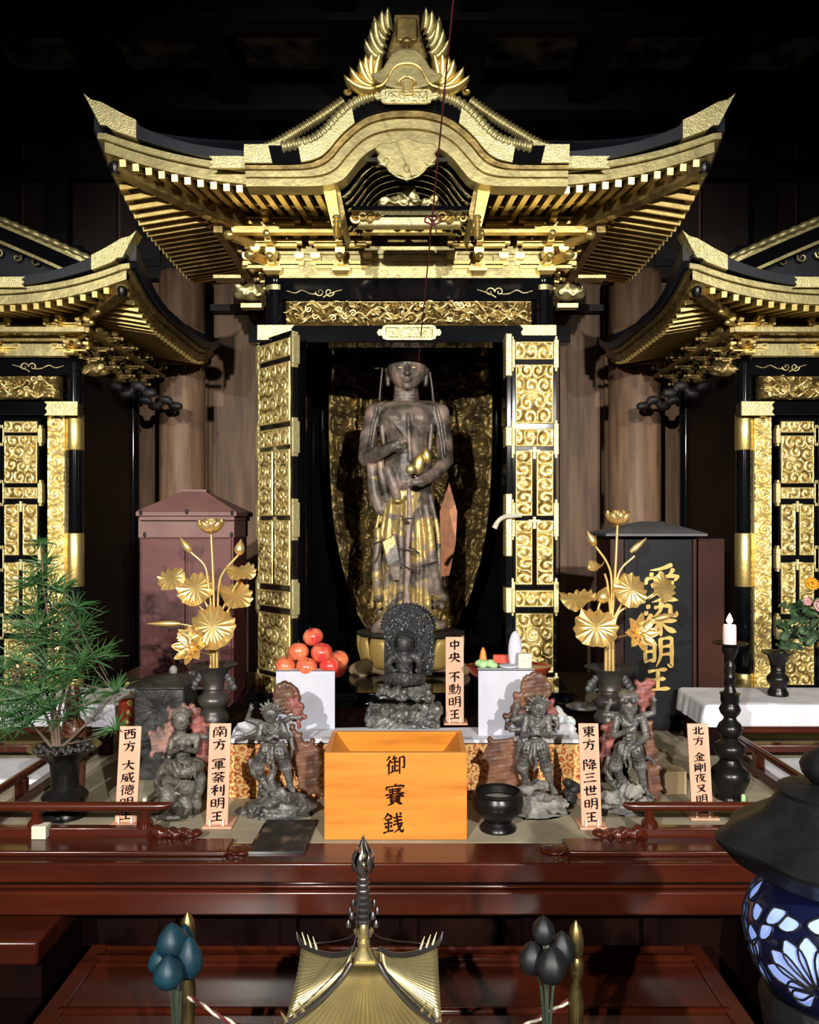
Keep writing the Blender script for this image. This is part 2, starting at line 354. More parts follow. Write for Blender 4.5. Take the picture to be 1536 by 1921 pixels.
# worn polychrome wood of the tall figure: grey-brown body, flaking gold lower down
def worn(name, gold):
    m = bpy.data.materials.new(name); m.use_nodes = True; nt = m.node_tree; b = nt.nodes['Principled BSDF']; L = nt.links.new
    tc = nt.nodes.new('ShaderNodeTexCoord')
    def noise(s, d=5):
        n = nt.nodes.new('ShaderNodeTexNoise'); n.inputs['Scale'].default_value = s; n.inputs['Detail'].default_value = d
        L(tc.outputs['Object'], n.inputs['Vector']); return n
    n1 = noise(13, 7); r1 = nt.nodes.new('ShaderNodeValToRGB'); e = r1.color_ramp.elements
    e[0].position = 0.34; e[0].color = (0.035, 0.026, 0.020, 1); e[1].position = 0.70; e[1].color = (0.36, 0.24, 0.19, 1)
    k = e.new(0.52); k.color = (0.145, 0.115, 0.092, 1)
    L(n1.outputs['Fac'], r1.inputs['Fac'])
    n2 = noise(9, 6); mr = nt.nodes.new('ShaderNodeMapRange')
    mr.inputs['From Min'].default_value = gold; mr.inputs['From Max'].default_value = gold + 0.05
    L(n2.outputs['Fac'], mr.inputs['Value'])
    mx = nt.nodes.new('ShaderNodeMix'); mx.data_type = 'RGBA'
    L(mr.outputs['Result'], mx.inputs['Factor']); L(r1.outputs['Color'], mx.inputs['A']); mx.inputs['B'].default_value = (0.46, 0.33, 0.12, 1)
    L(mx.outputs['Result'], b.inputs['Base Color'])
    ml = nt.nodes.new('ShaderNodeMath'); ml.operation = 'MULTIPLY'; ml.inputs[1].default_value = 0.5
    L(mr.outputs['Result'], ml.inputs[0]); L(ml.outputs[0], b.inputs['Metallic'])
    b.inputs['Roughness'].default_value = 0.42
    n3 = noise(70, 3); bp = nt.nodes.new('ShaderNodeBump'); bp.inputs['Strength'].default_value = 0.35; bp.inputs['Distance'].default_value = 0.004
    L(n3.outputs['Fac'], bp.inputs['Height']); L(bp.outputs['Normal'], b.inputs['Normal'])
    return m
M['worn'] = worn('worn_wood', 0.66); M['worn_gold'] = worn('worn_gilded_robe', 0.50)
def brocade():
    m = bpy.data.materials.new('gold_brocade'); m.use_nodes = True; nt = m.node_tree; b = nt.nodes['Principled BSDF']; L = nt.links.new
    tc = nt.nodes.new('ShaderNodeTexCoord'); v = nt.nodes.new('ShaderNodeTexVoronoi'); v.inputs['Scale'].default_value = 34; v.inputs['Randomness'].default_value = 0.6
    n = nt.nodes.new('ShaderNodeTexNoise'); n.inputs['Scale'].default_value = 75; n.inputs['Detail'].default_value = 5; n.inputs['Distortion'].default_value = 2.5
    L(tc.outputs['Object'], n.inputs['Vector']); L(tc.outputs['Object'], v.inputs['Vector'])
    w = nt.nodes.new('ShaderNodeMath'); w.operation = 'MULTIPLY'; w.inputs[1].default_value = 17.0; L(v.outputs['Distance'], w.inputs[0])
    s_ = nt.nodes.new('ShaderNodeMath'); s_.operation = 'SINE'; L(w.outputs[0], s_.inputs[0])
    a = nt.nodes.new('ShaderNodeMath'); a.operation = 'MULTIPLY_ADD'; a.inputs[1].default_value = 0.10; a.inputs[2].default_value = 0.0; L(s_.outputs[0], a.inputs[0])
    ad = nt.nodes.new('ShaderNodeMath'); ad.operation = 'ADD'; L(a.outputs[0], ad.inputs[0]); L(n.outputs['Fac'], ad.inputs[1])
    r = nt.nodes.new('ShaderNodeValToRGB'); e = r.color_ramp.elements
    e[0].position = 0.36; e[0].color = (0.36, 0.055, 0.015, 1); e[1].position = 0.58; e[1].color = (0.86, 0.58, 0.22, 1); k = e.new(0.46); k.color = (0.66, 0.25, 0.07, 1)
    L(ad.outputs[0], r.inputs['Fac']); L(r.outputs['Color'], b.inputs['Base Color']); b.inputs['Roughness'].default_value = 0.5; b.inputs['Metallic'].default_value = 0.25
    return m
M['brocade'] = brocade()
M['mandorla'] = mat('darkened_gilt_backing', (0.34, 0.24, 0.085), (0.10, 0.070, 0.032), 0.44, 0.7, 14, 0.3, 70)
M['gold_dark'] = mat('dark_bronze_gilt', (0.26, 0.19, 0.07), (0.10, 0.075, 0.035), 0.34, 0.85, 22)
M['fleck'] = mat('pale_stone_flecks', (0.30, 0.30, 0.29), (0.12, 0.12, 0.12), 0.5, 0, 60)
M['faded_band'] = mat('faded_pinkish_band', (0.40, 0.29, 0.24), (0.20, 0.15, 0.13), 0.6, 0, 30, 0.3, 80)

# ------------------------------------------------------------------ carved reliefs
def karakusa(w, h, cell, amp, seed=0, res=0.0022, border=0.006):
    """scrolling vine relief as a height map"""
    nu, nv = max(8, int(w / res)), max(8, int(h / res)); R = np.random.RandomState(seed)
    X, Z = np.meshgrid(np.linspace(0, w, nu), np.linspace(0, h, nv))
    ncx, ncz = max(1, round(w / cell)), max(1, round(h / cell)); sx, sz = w / ncx, h / ncz
    best = np.full(X.shape, 9.0); sec = best.copy(); ph = np.zeros(X.shape); rr = best.copy(); th = ph.copy()
    for j in range(-1, ncz + 1):
        for i in range(-1, ncx + 1):
            cx = (i + 0.5 + R.uniform(-.18, .18) + (0.25 if j % 2 else -0.25) * (ncx > 1)) * sx; cz = (j + 0.5 + R.uniform(-.15, .15)) * sz
            dx, dz = (X - cx) / sx * 2, (Z - cz) / sz * 2; d = np.hypot(dx, dz); hand = 1 if (i + j) % 2 else -1
            t = np.arctan2(dz, dx); n = d < best
            sec = np.where(n, best, np.minimum(sec, d)); rr = np.where(n, d, rr); th = np.where(n, t, th)
            ph = np.where(n, hand * t + 7.5 * d + R.uniform(0, 6), ph); best = np.where(n, d, best)
    spiral = np.clip(0.72 + 1.05 * np.cos(ph), 0, 1)
    leaf = 0.75 + 0.25 * np.cos(3 * ph + 4 * th)
    H = spiral * leaf; H = np.where(rr < 0.2, 1.0 - rr, H)
    H *= np.clip((sec - best) / 0.22, 0.15, 1)
    e = np.minimum(np.minimum(X, w - X), np.minimum(Z, h - Z))
    H = np.where(e < border, 0.0, H) * amp
    H = np.where((e < border) & (e > border * 0.25), amp * 0.8, H)
    return H
def swirl(w, h, amp, seed=0, res=0.0026, k=26, sx=1.0, sz=1.0, edge=0.004):
    """clouds / flames / dragons: domain-warped ridges"""
    nu, nv = max(8, int(w / res)), max(8, int(h / res))
    X, Z = np.meshgrid(np.linspace(0, w, nu), np.linspace(0, h, nv)); p = np.stack([X.ravel() * sx, Z.ravel() * sz], 1)
    a = wav(p * k, seed); b = wav(p * k, seed + 5)
    q = p + np.stack([a, b], 1) * 0.5 / k
    c = wav(q * k * 1.6, seed + 9); d = wav(q * k * 3.2, seed + 3)
    H = (np.abs(np.sin(c * 4.2)) ** 0.7 * 0.8 + 0.25 * d).reshape(X.shape)
    e = np.minimum(np.minimum(X, w - X), np.minimum(Z, h - Z))
    return np.clip(H, 0, 1.2) * amp * np.clip(e / edge, 0, 1)
# ------------------------------------------------------------------ setting
def struct(name, mb, m, bevel=0):
    return mb.build(name, M[m], None, 35, bevel, kind='structure')
struct('floor', MB().box(-3.6, 3.6, -2.6, 4.6, -0.1, 0), 'floor')
CE = 3.74
struct('ceiling', MB().box(-3.6, 3.6, -2.6, 4.6, CE, CE + 0.1), 'ceil')
for i, k in enumerate(range(-6, 7)):
    x = 0.0 + 0.555 * k + 0.272
    struct('trim_%d' % (i + 1), MB().box(x - 0.06, x + 0.06, -2.6, 4.42, CE - 0.16, CE - 0.001), 'walldark')
for i, y in enumerate((1.2, 1.9, 2.6, 3.3, 4.0)):
    struct('trim_%d' % (i + 20), MB().box(-3.6, 3.6, y - 0.06, y + 0.06, CE - 0.19, CE - 0.001), 'walldark')
WB = 4.42
struct('wall_back', MB().box(-3.6, 3.6, WB, WB + 0.12, 0, CE), 'wall')
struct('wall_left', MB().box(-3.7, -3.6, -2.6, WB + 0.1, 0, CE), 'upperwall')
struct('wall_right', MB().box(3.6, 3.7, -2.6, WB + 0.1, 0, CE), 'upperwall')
# upper wall: dark boards, cross beams and posts above the pillars
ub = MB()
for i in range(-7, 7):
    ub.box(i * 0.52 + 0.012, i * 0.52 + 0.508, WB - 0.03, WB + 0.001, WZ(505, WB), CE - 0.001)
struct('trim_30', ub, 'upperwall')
for i, (py, h) in enumerate(((330, 0.10), (510, 0.12), (585, 0.035), (180, 0.12))):
    struct('trim_%d' % (31 + i), MB().box(-3.6, 3.6, WB - 0.09, WB - 0.029, WZ(py, WB) - h / 2, WZ(py, WB) + h / 2), 'walldark')
for i, px in enumerate((120, 290, 490, 1040, 1240, 1420)):
    x = WX(px, WB); struct('trim_%d' % (36 + i), MB().box(x - 0.06, x + 0.06, WB - 0.10, WB - 0.029, WZ(510, WB), CE - 0.16), 'walldark')
# plank seams and frames on the lower wall
for i, px in enumerate((386, 480, 1054, 1137)):
    x = WX(px, WB); struct('trim_%d' % (50 + i), MB().box(x - 0.016, x + 0.016, WB - 0.03, WB + 0.001, 0, WZ(520, WB)), 'wall')
# round timber pillars either side of the middle shrine
for i, (a, b) in enumerate(((300, 384), (1142, 1238))):
    Y = 4.22; xa, xb = WX(a, Y), WX(b, Y); mb = MB()
    mb.lathe(((xa + xb) / 2, Y, 0), [((xb - xa) / 2, 0), ((xb - xa) / 2, WZ(525, Y)), ((xb - xa) / 2 * 0.93, WZ(515, Y))], 32)
    struct('trim_%d' % (60 + i), mb, 'wall')
# ------------------------------------------------------------------ shrines: shared roof, brackets, fittings
def fitting_poly(x0, x1, z0, z1, notch=None, n=0.012):
    """metal corner plate outline; notch 'l','r' gives the swallow-tail end"""
    h = (z1 - z0)
    L = [(x0, z0), (x0, z1)] if notch != 'l' and notch != 'b' else [(x0, z0), (x0 + n, z0 + h * .25), (x0 + n * .3, z0 + h * .5), (x0 + n, z0 + h * .75), (x0, z1)]
    R_ = [(x1, z1), (x1, z0)] if notch != 'r' and notch != 'b' else [(x1, z1), (x1 - n, z0 + h * .75), (x1 - n * .3, z0 + h * .5), (x1 - n, z0 + h * .25), (x1, z0)]
    return L + R_

class Roof:
    def __init__(s, root, cx, E, y0, y1, zb, rise, sp, gold, body, gap=None, keep=None):
        s.root, s.cx, s.E, s.y0, s.y1, s.zb, s.rise = root, cx, E, y0, y1, zb, rise
        s.sp, s.gold, s.body, s.gap, s.keep = sp, gold, body, gap, keep
        s.ym = (y0 + y1) / 2; s.hy = (y1 - y0) / 2
    def fz(s, x):
        t = max(0, (abs(x) / s.E - .34) / .66); return s.zb + s.rise * t ** 2.2
    def sz(s, y):
        t = max(0, (abs(y - s.ym) / s.hy - .34) / .66); return s.zb + s.rise * t ** 2.2
    def make(s):
        root, cx, E = s.root, s.cx, s.E; g = s.gap or 0
        B = lambda nm, mb, m, **k: mb.build(nm, M[m], root, **k)
        # layered eave boards
        layers = [('eave_board', -.004, .022, 0.0, .031, s.gold), ('eave_board', -.02, .02, .0335, .052, s.gold), ('roof_edge', -.038, .03, .0545, .086, 'roofblack')]
        for nm, a, b, z0, z1, m in layers:
            for sg in (-1, 1):
                mb = MB(); ex = E + (-a if nm == 'eave_board' else .012)
                if nm == 'roof_edge':
                    xs = np.linspace(g, ex, 28); pts = [(cx + sg * x, s.y0, s.fz(min(x, E))) for x in xs]
                    n = len(pts)
                    def pr(i, a=a, b=b, z0=z0, z1=z1, n=n):
                        t = max(0, (i / (n - 1) - .55) / .45); return (a, b, z0 + .012 * t, z1 + .045 * t * t)
                    mb.sweep(pts, pr)
                else:
                    xs = np.linspace(g, ex, 28); mb.sweep([(cx + sg * x, s.y0, s.fz(min(x, E))) for x in xs], (a, b, z0, z1))
                B(nm, mb, m)
                mb = MB(); ys = np.linspace(s.y0, s.y1, 26)
                if nm == 'roof_edge':
                    mb.sweep([(cx + sg * E, y, s.sz(y)) for y in ys], lambda i: (-.03 if sg > 0 else -.038, .038 if sg > 0 else .03, z0 + .012 * max(0, 1 - i / 8), z1 + .045 * max(0, 1 - i / 8) ** 2), (1, 0, 0))
                else:
                    mb.sweep([(cx + sg * E, y, s.sz(y)) for y in ys], (min(-a * sg, -b * sg), max(-a * sg, -b * sg), z0, z1), (1, 0, 0))
                B(nm, mb, 'roofblack' if nm == 'roof_edge' else 'gold_deep')
        # rising-tip metal caps and other plates on the dark roof edge
        for sg in (-1, 1):
            xs = np.linspace(E - .105, E + .043, 12); mb = MB()
            up = []; lo = []
            for i, x in enumerate(xs):
                t = (x - (E - .105)) / .148; z = s.fz(min(x, E))
                tt = max(0, (x / (E + .04) - .55) / .45)
                up.append((cx + sg * x, z + .086 + .050 * tt * tt + .006)); lo.append((cx + sg * x, z + .050 + .014 * tt))
            up[0] = (up[0][0], up[0][1]); lo = [(cx + sg * (abs(a - cx) if abs(a - cx) < E - .03 else E - .03 + (abs(a - cx) - E + .03) * .45), b) for a, b in lo]; up[-1] = (up[-1][0] + sg * .010, up[-1][1] + .016)
            mb.ribbon(up, lo, s.y0 - .044, s.y0 + .02)
            B('corner_fitting', mb, 'gold_pale')
        # soffits
        for sg in (-1, 1):
            mb = MB()
            def fs(u, v):
                d = v * .50; x = (E - d) * u; return (cx + sg * max(x, g * .98), s.y0 + d + .004, s.fz(x) * (1 - v) + v * s.zb + .012 + .16 * d)
            mb.grid(20, 6, fs, (0, 0, .008)); B('soffit', mb, 'soffit')
            mb = MB()
            def ss(u, v):
                d = v * .50; y = s.y0 + d + (s.y1 - s.y0 - 2 * d) * u; return (cx + sg * (E - d - .004), y, s.sz(y) * (1 - v) + v * s.zb + .012 + .16 * d)
            mb.grid(20, 6, ss, (0, 0, .008)); B('soffit', mb, 'soffit')
        # roof surface
        zr = s.zb + .42
        def surf(a, b, c, d):
            mb = MB()
            def fn(u, v):
                p = Vector(a).lerp(Vector(b), u); q = Vector(c).lerp(Vector(d), u)
                p.z = (s.fz(p.x - cx) if abs(b[1] - a[1]) < .01 else s.sz(p.y)) + .07
                r = p.lerp(q, v); r.z = p.z + (q.z - p.z) * v ** 1.5; return r
            mb.grid(24, 8, fn, (0, 0, .012)); B('roof_slope', mb, 'roofblack')
        y0, y1, rx = s.y0 - .02, s.y1 + .02, E * .45
        surf((cx - E, y0, 0), (cx + E, y0, 0), (cx - rx, s.ym, zr), (cx + rx, s.ym, zr))
        surf((cx + E, y1, 0), (cx - E, y1, 0), (cx + rx, s.ym, zr), (cx - rx, s.ym, zr))
        surf((cx - E, y1, 0), (cx - E, y0, 0), (cx - rx, s.ym, zr), (cx - rx, s.ym, zr))
        surf((cx + E, y0, 0), (cx + E, y1, 0), (cx + rx, s.ym, zr), (cx + rx, s.ym, zr))
        # rafters: nearest hundred as parts, the rest as one part
        raf = []; w, h = .019, .021
        def add(p, q, pri):
            raf.append((pri, p, q))
        n = int((E - .05 - g) / s.sp)
        for i in range(n + 1):
            x = g + .02 + i * s.sp
            if x > E - .04: break
            for sg in (-1, 1):
                z = s.fz(x); L = min(.22, E - x)
                add((cx + sg * x, s.y0 + .006, z - .012), (cx + sg * x, s.y0 + L, z - .012 + .16 * L), 0)
                if x < E - .26:
                    L2 = min(.26, E - .23 - x + .03); z2 = z + .16 * .22 - .010
                    add((cx + sg * x, s.y0 + .205, z2), (cx + sg * x, s.y0 + .205 + L2, z2 + .16 * L2), 1)
        m_ = int((s.y1 - s.y0 - .1) / .0455)
        for j in range(m_ + 1):
            y = s.y0 + .06 + j * .0455; e = min(y - s.y0, s.y1 - y)
            for sg in (-1, 1):
                if s.keep and sg != s.keep: pr = 9
                else: pr = 2
                z = s.sz(y); L = min(.22, e)
                add((cx + sg * (E - .004), y, z - .012), (cx + sg * (E - L), y, z - .012 + .16 * L), pr)
                if e > .24:
                    L2 = min(.26, e - .2); z2 = z + .16 * .22 - .010
                    add((cx + sg * (E - .205), y, z2), (cx + sg * (E - .205 - L2), y, z2 + .16 * L2), pr + 1)
        raf.sort(key=lambda r: (r[0] if not s.keep else r[0] + (4 if (r[1][0] - cx) * s.keep < -.1 else 0)))
        rest = MB()
        for i, (_, p, q) in enumerate(raf):
            mb = rest if i >= 100 else MB()
            mb.bar(p, q, *((w, h) if abs(p[1] - q[1]) > .01 else (w * .46, h * .75)))
            if i < 100: B('rafter', mb, 'gold')
        if rest.v: B('rafter', rest, 'gold', kind='stuff')
        # flying-rafter beams and hip rafters
        mb = MB(); d = .215; zz = .16 * d - .0
        B('rafter_beam', mb.sweep([(cx + x, s.y0 + d, s.fz(x) + zz) for x in np.linspace(-(E - d), E - d, 30) if abs(x) > g], (-.008, .008, -.012, .008)) if not g else
          mb.sweep([(cx + x, s.y0 + d, s.fz(x) + zz) for x in np.linspace(-(E - d), -g, 16)], (-.008, .008, -.012, .008)).sweep([(cx + x, s.y0 + d, s.fz(x) + zz) for x in np.linspace(g, E - d, 16)], (-.008, .008, -.012, .008)), 'gold')
        for sg in (-1, 1):
            B('rafter_beam', MB().sweep([(cx + sg * (E - d), y, s.sz(y) + zz) for y in np.linspace(s.y0 + d, s.y1 - d, 20)], (-.008, .008, -.012, .008), (1, 0, 0)), 'gold')
            for ya, yb in ((s.y0, 1), (s.y1, -1)):
                pts = [(cx + sg * (E - .02 - t), ya + yb * (t + .02), s.zb + s.rise * (1 - t / .5) ** 2 * 1.0 - .03 + .12 * t) for t in np.linspace(0, .44, 9)]
                mb = MB(); mb.sweep(pts, (-.022, .022, -.022, .026), (.7, -.7 * sg * yb * -1, 0)); hr = B('hip_rafter', mb, 'gold_deep')
                mb = MB(); c = pts[0]; mb.lathe((c[0], c[1], c[2] - .012), [(.012, -.016), (.019, 0), (.019, .014), (.012, .022)], 12)
                mb.build('hip_cap', M['bronze'], hr)

def brackets(root, x, y, z, k=1.0, dirs=((0, -1),), tiers=3, corner=0, m='gold'):
    """stepped bearing-block and bracket-arm set leaning out of the wall"""
    mb = MB(); ax = .085 * k; b = .026 * k; st = .044 * k; hh = .045 * k
    def block(cx, cy, cz, w=b):
        mb.add([(cx + sx * w * f / 2, cy + sy * w * f / 2, cz + zz * k) for zz, f in ((0, .66), (.009, 1), (.021, 1)) for sx, sy in ((-1,-1),(1,-1),(1,1),(-1,1))],
               [(0,3,2,1),(8,9,10,11)] + [(a + 4 * r, (a + 1) % 4 + 4 * r, (a + 1) % 4 + 4 * r + 4, a + 4 * r + 4) for r in (0, 1) for a in range(4)])
    def arm(p, q, zc, w=.017, h=.019):
        p, q = Vector((*p, zc)), Vector((*q, zc)); d = (q - p).normalized()
        mb.bar(p, q, w * k, h * k * .6)
        mb.bar(p + d * .014 * k - Vector((0, 0, .008 * k)), q - d * .014 * k - Vector((0, 0, .008 * k)), w * k, h * k * .6)
    block(x, y, z, .05 * k); mb.box(x - .02 * k, x + .02 * k, y - .02 * k, y + .02 * k, z + .02 * k, z + .03 * k)
    for dx, dy in dirs:
        px, py = -dy, dx
        for t in range(tiers):
            o = t * st; zc = z + .034 * k + t * hh; cx, cy = x + dx * o, y + dy * o
            arm((cx - px * ax, cy - py * ax), (cx + px * ax, cy + py * ax), zc)
            if t < tiers:
                arm((x - dx * .02 * k, y - dy * .02 * k), (x + dx * (o + st + .02 * k), y + dy * (o + st + .02 * k)), zc - .001)
            for q in (-1, 0, 1):
                block(cx + px * q * (ax - .013 * k), cy + py * q * (ax - .013 * k), zc + .008 * k)
            block(x + dx * (o + st), y + dy * (o + st), zc + .008 * k)
            # carved nosing at the arm end
            mb.ell((x + dx * (o + st + .028 * k), y + dy * (o + st + .028 * k), zc - .002), (.011 * k,) * 3, n=8, m=6)
    if corner:
        for t in range(tiers + 1):
            o = (t + 1) * st * 1.05
            mb.bar((x, y, z + .034 * k + t * hh * .8), (x + corner * o, y - o, z + .04 * k + t * hh * .8), .018 * k, .02 * k)
            mb.ell((x + corner * (o + .012), y - o - .012, z + .042 * k + t * hh * .8), (.016 * k, .016 * k, .013 * k), n=8, m=6)
            block(x + corner * o * .9, y - o * .9, z + .05 * k + t * hh * .8)
    return mb.build('bracket_set', M[m], root, 35)

def scroll(cx, cz, r, turns, hand, start, n=26, tail=None):
    """flat spiral as xz points from outside in"""
    pts = []
    for i in range(n):
        t = i / (n - 1); a = start + hand * turns * 2 * math.pi * t; q = r * (1 - .85 * t)
        pts.append((cx + q * math.cos(a), cz + q * math.sin(a)))
    return (list(tail) if tail else []) + pts
def vine(mb, pts, y, r0, r1):
    mb.tube([(x, y, z) for x, z in pts], [r0 + (r1 - r0) * i / (len(pts) - 1) for i in range(len(pts))], 6)

def cloud_fitting(cx, cz, w, sgn, y, root):
    """thin wisp-of-cloud appliqué on a black beam"""
    mb = MB()
    vine(mb, cr([(cx - sgn * w * .5, cz + .006), (cx - sgn * w * .35, cz - .002), (cx - sgn * w * .22, cz + .008), (cx - sgn * w * .08, cz - .004), (cx + sgn * w * .05, cz - .006)], 6), y, .0018, .003)
    vine(mb, scroll(cx + sgn * w * .10, cz + .002, w * .08, 1.2, sgn, math.pi), y, .003, .002)
    vine(mb, scroll(cx + sgn * w * .27, cz + .001, w * .09, 1.2, -sgn, 0), y, .0032, .002)
    vine(mb, cr([(cx + sgn * w * .16, cz - .018), (cx + sgn * w * .22, cz - .010), (cx + sgn * w * .36, cz + .002), (cx + sgn * w * .5, cz + .010)], 6), y, .0034, .0016)
    mb.build('cloud_fitting', M['gold_pale'], root, 60)

def cartouche(x0, x1, z0, z1, y, root, name='plaque', m='gold_pale'):
    h = z1 - z0; c = .5 * (z0 + z1); n = .022
    pl = [(x0, c), (x0 + n * .3, c + h * .22), (x0 + n * .8, c + h * .20), (x0 + n, c + h * .42), (x0 + n * 1.6, c + h * .5), (x1 - n * 1.6, c + h * .5), (x1 - n, c + h * .42), (x1 - n * .8, c + h * .20), (x1 - n * .3, c + h * .22), (x1, c)]
    pl += [(x, 2 * c - z) for x, z in pl[-2:0:-1]]
    mb = MB().prism(pl, y - .006, y + .002)
    p = mb.build(name, M[m], root, 35)
    H = swirl(x1 - x0 - 2.8 * n, h * .7, .004, 77, .0022, 60)
    MB().relief((x0 + 1.4 * n, y - .0065, c - h * .35), (x1 - x0 - 2.8 * n, 0, 0), (0, 0, h * .7), (0, -1, 0), H).build('chasing', M[m], p, 180)

def door_leaf(root, o, ux, w, z0, z1, rows, kn, side_fit, cell, gm='gold_relief', name='door'):
    """black lacquered leaf with gilt carved panels; o = lower corner, ux = unit vector along the leaf, kn = outward normal"""
    o, ux, kn = Vector(o), Vector(ux), Vector(kn)
    def boxw(mb, a, b, za, zb, d0, d1):
        vs = [o + ux * x + kn * d + Vector((0, 0, z)) for z in (za, zb) for x, d in ((a, d1), (b, d1), (b, d0), (a, d0))]
        return mb.add(vs, [(0,3,2,1),(4,5,6,7),(0,1,5,4),(1,2,6,5),(2,3,7,6),(3,0,4,7)])
    leaf = boxw(MB(), 0, w, z0 - o.z, z1 - o.z, -.022, 0).build(name, M['black'], root)
    mg = .010
    for k, (a, b, nsp) in enumerate(rows):
        cols = [(mg, w - mg)] if nsp == 1 else [(mg, w / 2 - .007), (w / 2 + .007, w - mg)]
        for q, (xa, xb) in enumerate(cols):
            pb = boxw(MB(), xa, xb, a - o.z, b - o.z, 0, .004)
            H = karakusa(xb - xa, b - a, cell if nsp == 1 else min(cell, (xb - xa) * 1.0), .0075, 100 * k + q + int(abs(o.x) * 97), .0021, .005)
            pb.relief(o + ux * xa + kn * .0022 + Vector((0, 0, a - o.z)), ux * (xb - xa), (0, 0, b - a), kn, H)
            po = pb.build('panel', M[gm], leaf, 180); po.data.materials.append(M['gold_deep'])  # backing plate in deeper gold, so the grooves come out darker
            for fi in range(6): po.data.polygons[fi].material_index = 1
    for zc, hh in side_fit:
        for xe in (0.0, w):
            mb = MB(); boxw(mb, xe - .009, xe + .009, zc - hh - o.z, zc + hh - o.z, -.024, .006)
            boxw(mb, xe - .005, xe + .005, zc - hh - .012 - o.z, zc + hh + .012 - o.z, -.020, .004)
            mb.build('edge_fitting', M['gold_pale'], leaf, 35, .002)
    for a, b, nsp in rows:
        if nsp == 2:
            mb = MB(); boxw(mb, w / 2 - .02, w / 2 + .02, b - .006 - o.z, b + .002 - o.z, 0, .006); boxw(mb, w / 2 - .005, w / 2 + .005, b - .03 - o.z, b + .012 - o.z, 0, .0055)
            mb.build('cross_fitting', M['gold_pale'], leaf, 35)
    return leaf
# ------------------------------------------------------------------ the tall middle shrine
PZ0 = .7805
main = thing('altar_shrine', (0, 3.3, .78), 'tall gilded black lacquer shrine in the middle with open doors and curved gable', 'shrine')
B = lambda nm, mb, m, **k: mb.build(nm, M[m], main, **k)
YC = 3.0
# base, body box, inside
B('base', MB().box(-.60, .60, 2.80, 4.12, PZ0, WZ(1318, 2.80)).box(-.57, .57, 2.84, 4.10, .9, WZ(1300, 2.84)).box(-.54, .54, 2.9, 4.09, .9, WZ(1296, 2.9)), 'black', bevel=.004)
zt = WZ(520, YC)
B('side_panel', MB().box(-.50, -.485, YC, 4.06, .92, zt), 'black'); B('side_panel', MB().box(.485, .50, YC, 4.06, .92, zt), 'black')
B('back_panel', MB().box(-.50, .50, 4.06, 4.08, .92, zt), 'black'); B('inner_ceiling', MB().box(-.50, .50, YC, 3.88, WZ(600, YC), WZ(560, YC)), 'black')
for sx in (-1, 1):
    for y in (YC, 3.84):
        c = MB().lathe((sx * .49, y, 0), [(.036, .92), (.036, zt - .04), (.040, zt - .03), (.040, zt - .005), (.05, zt)], 24); cc = B('pillar', c, 'black')
        MB().lathe((sx * .49, y, 0), [(.0375, zt - .055), (.0375, zt - .015)], 24).build('pillar_band', M['gold_dull'], cc)
for sx in (-1, 1):      # inner jambs beside the opening
    B('jamb', MB().box(sx * .455, sx * .385, YC + .03, YC + .07, .92, WZ(645, YC)).box(sx * .390, sx * .382, YC + .02, YC + .05, .92, WZ(645, YC)), 'black', bevel=.003)
B('upper_beam', MB().box(-.47, .47, YC - .03, YC + .03, WZ(566, YC), WZ(524, YC)), 'black', bevel=.002)
B('lintel', MB().box(-.575, .575, YC - .075, YC - .01, WZ(643, YC - .07), WZ(611, YC - .07)), 'black', bevel=.002)
B('header', MB().box(-.46, .46, YC + .0, YC + .04, WZ(648, YC), WZ(636, YC)), 'black', bevel=.002)
for sx in (-1, 1):
    cloud_fitting(sx * .345, WZ(549, 2.97), .20, -sx, YC - .032, main)
    xa, xb = (WX(483, 2.92), WX(552, 2.92)) if sx < 0 else (WX(975, 2.92), WX(1043, 2.92))
    B('lintel_fitting', MB().prism(fitting_poly(xa, xb, WZ(644, 2.92) + .012, WZ(610, 2.92), 'r' if sx < 0 else 'l'), YC - .083, YC - .074), 'gold_pale')
cartouche(WX(707, 2.92), WX(828, 2.92), WZ(638, 2.92), WZ(610, 2.92), YC - .078, main)
# carved dragon transom
x0, x1, za, zb_ = WX(535, 2.96), WX(998, 2.96), WZ(609, 2.96), WZ(565, 2.96)
mb = MB().box(x0, x1, 2.975, 3.0, za - .02, zb_ + .003)
mb.relief((x0, 2.974, za), (x1 - x0, 0, 0), (0, 0, zb_ - za), (0, -1, 0), swirl(x1 - x0, zb_ - za, .030, 5, .0024, 26))
tr = B('carved_transom', mb, 'gold_deep', smooth=60)  # deeper gold behind the carving, shade of its gaps put into the colour
def carve(parent, x0, x1, y, za, zb, seed, n, base):
    R = random.Random(seed); mb = MB()
    for k in range(n):
        cx = x0 + .02 + (x1 - x0 - .04) * (k + R.uniform(0, 1)) / n; cz = R.uniform(za + .012, zb - .010); a = R.uniform(-.5, .5); L = R.uniform(.035, .075); sg = R.choice((-1, 1))
        pts = cr([(cx + sg * L * (t - .5) * math.cos(a), y - .004 * math.sin(6 * t), min(max(cz + L * (t - .5) * math.sin(a) * sg + .009 * math.sin(5 * t + k), za + .004), zb - .003)) for t in np.linspace(0, 1, 6)], 4)
        mb.tube(pts, [.001, .0035, .0055, .005, .0035, .001], 6)
    for k in range(n // 2):
        cx = R.uniform(x0 + .02, x1 - .02); vine(mb, scroll(cx, R.uniform(za + .015, zb - .013), R.uniform(.009, .013), 1.4, R.choice((-1, 1)), R.uniform(0, 6)), y - .004, .0038, .002)
    mb.build('carving', M['gold_relief'], parent, 60)
carve(tr, x0, x1, 2.948, za, zb_, 3, 64, None)
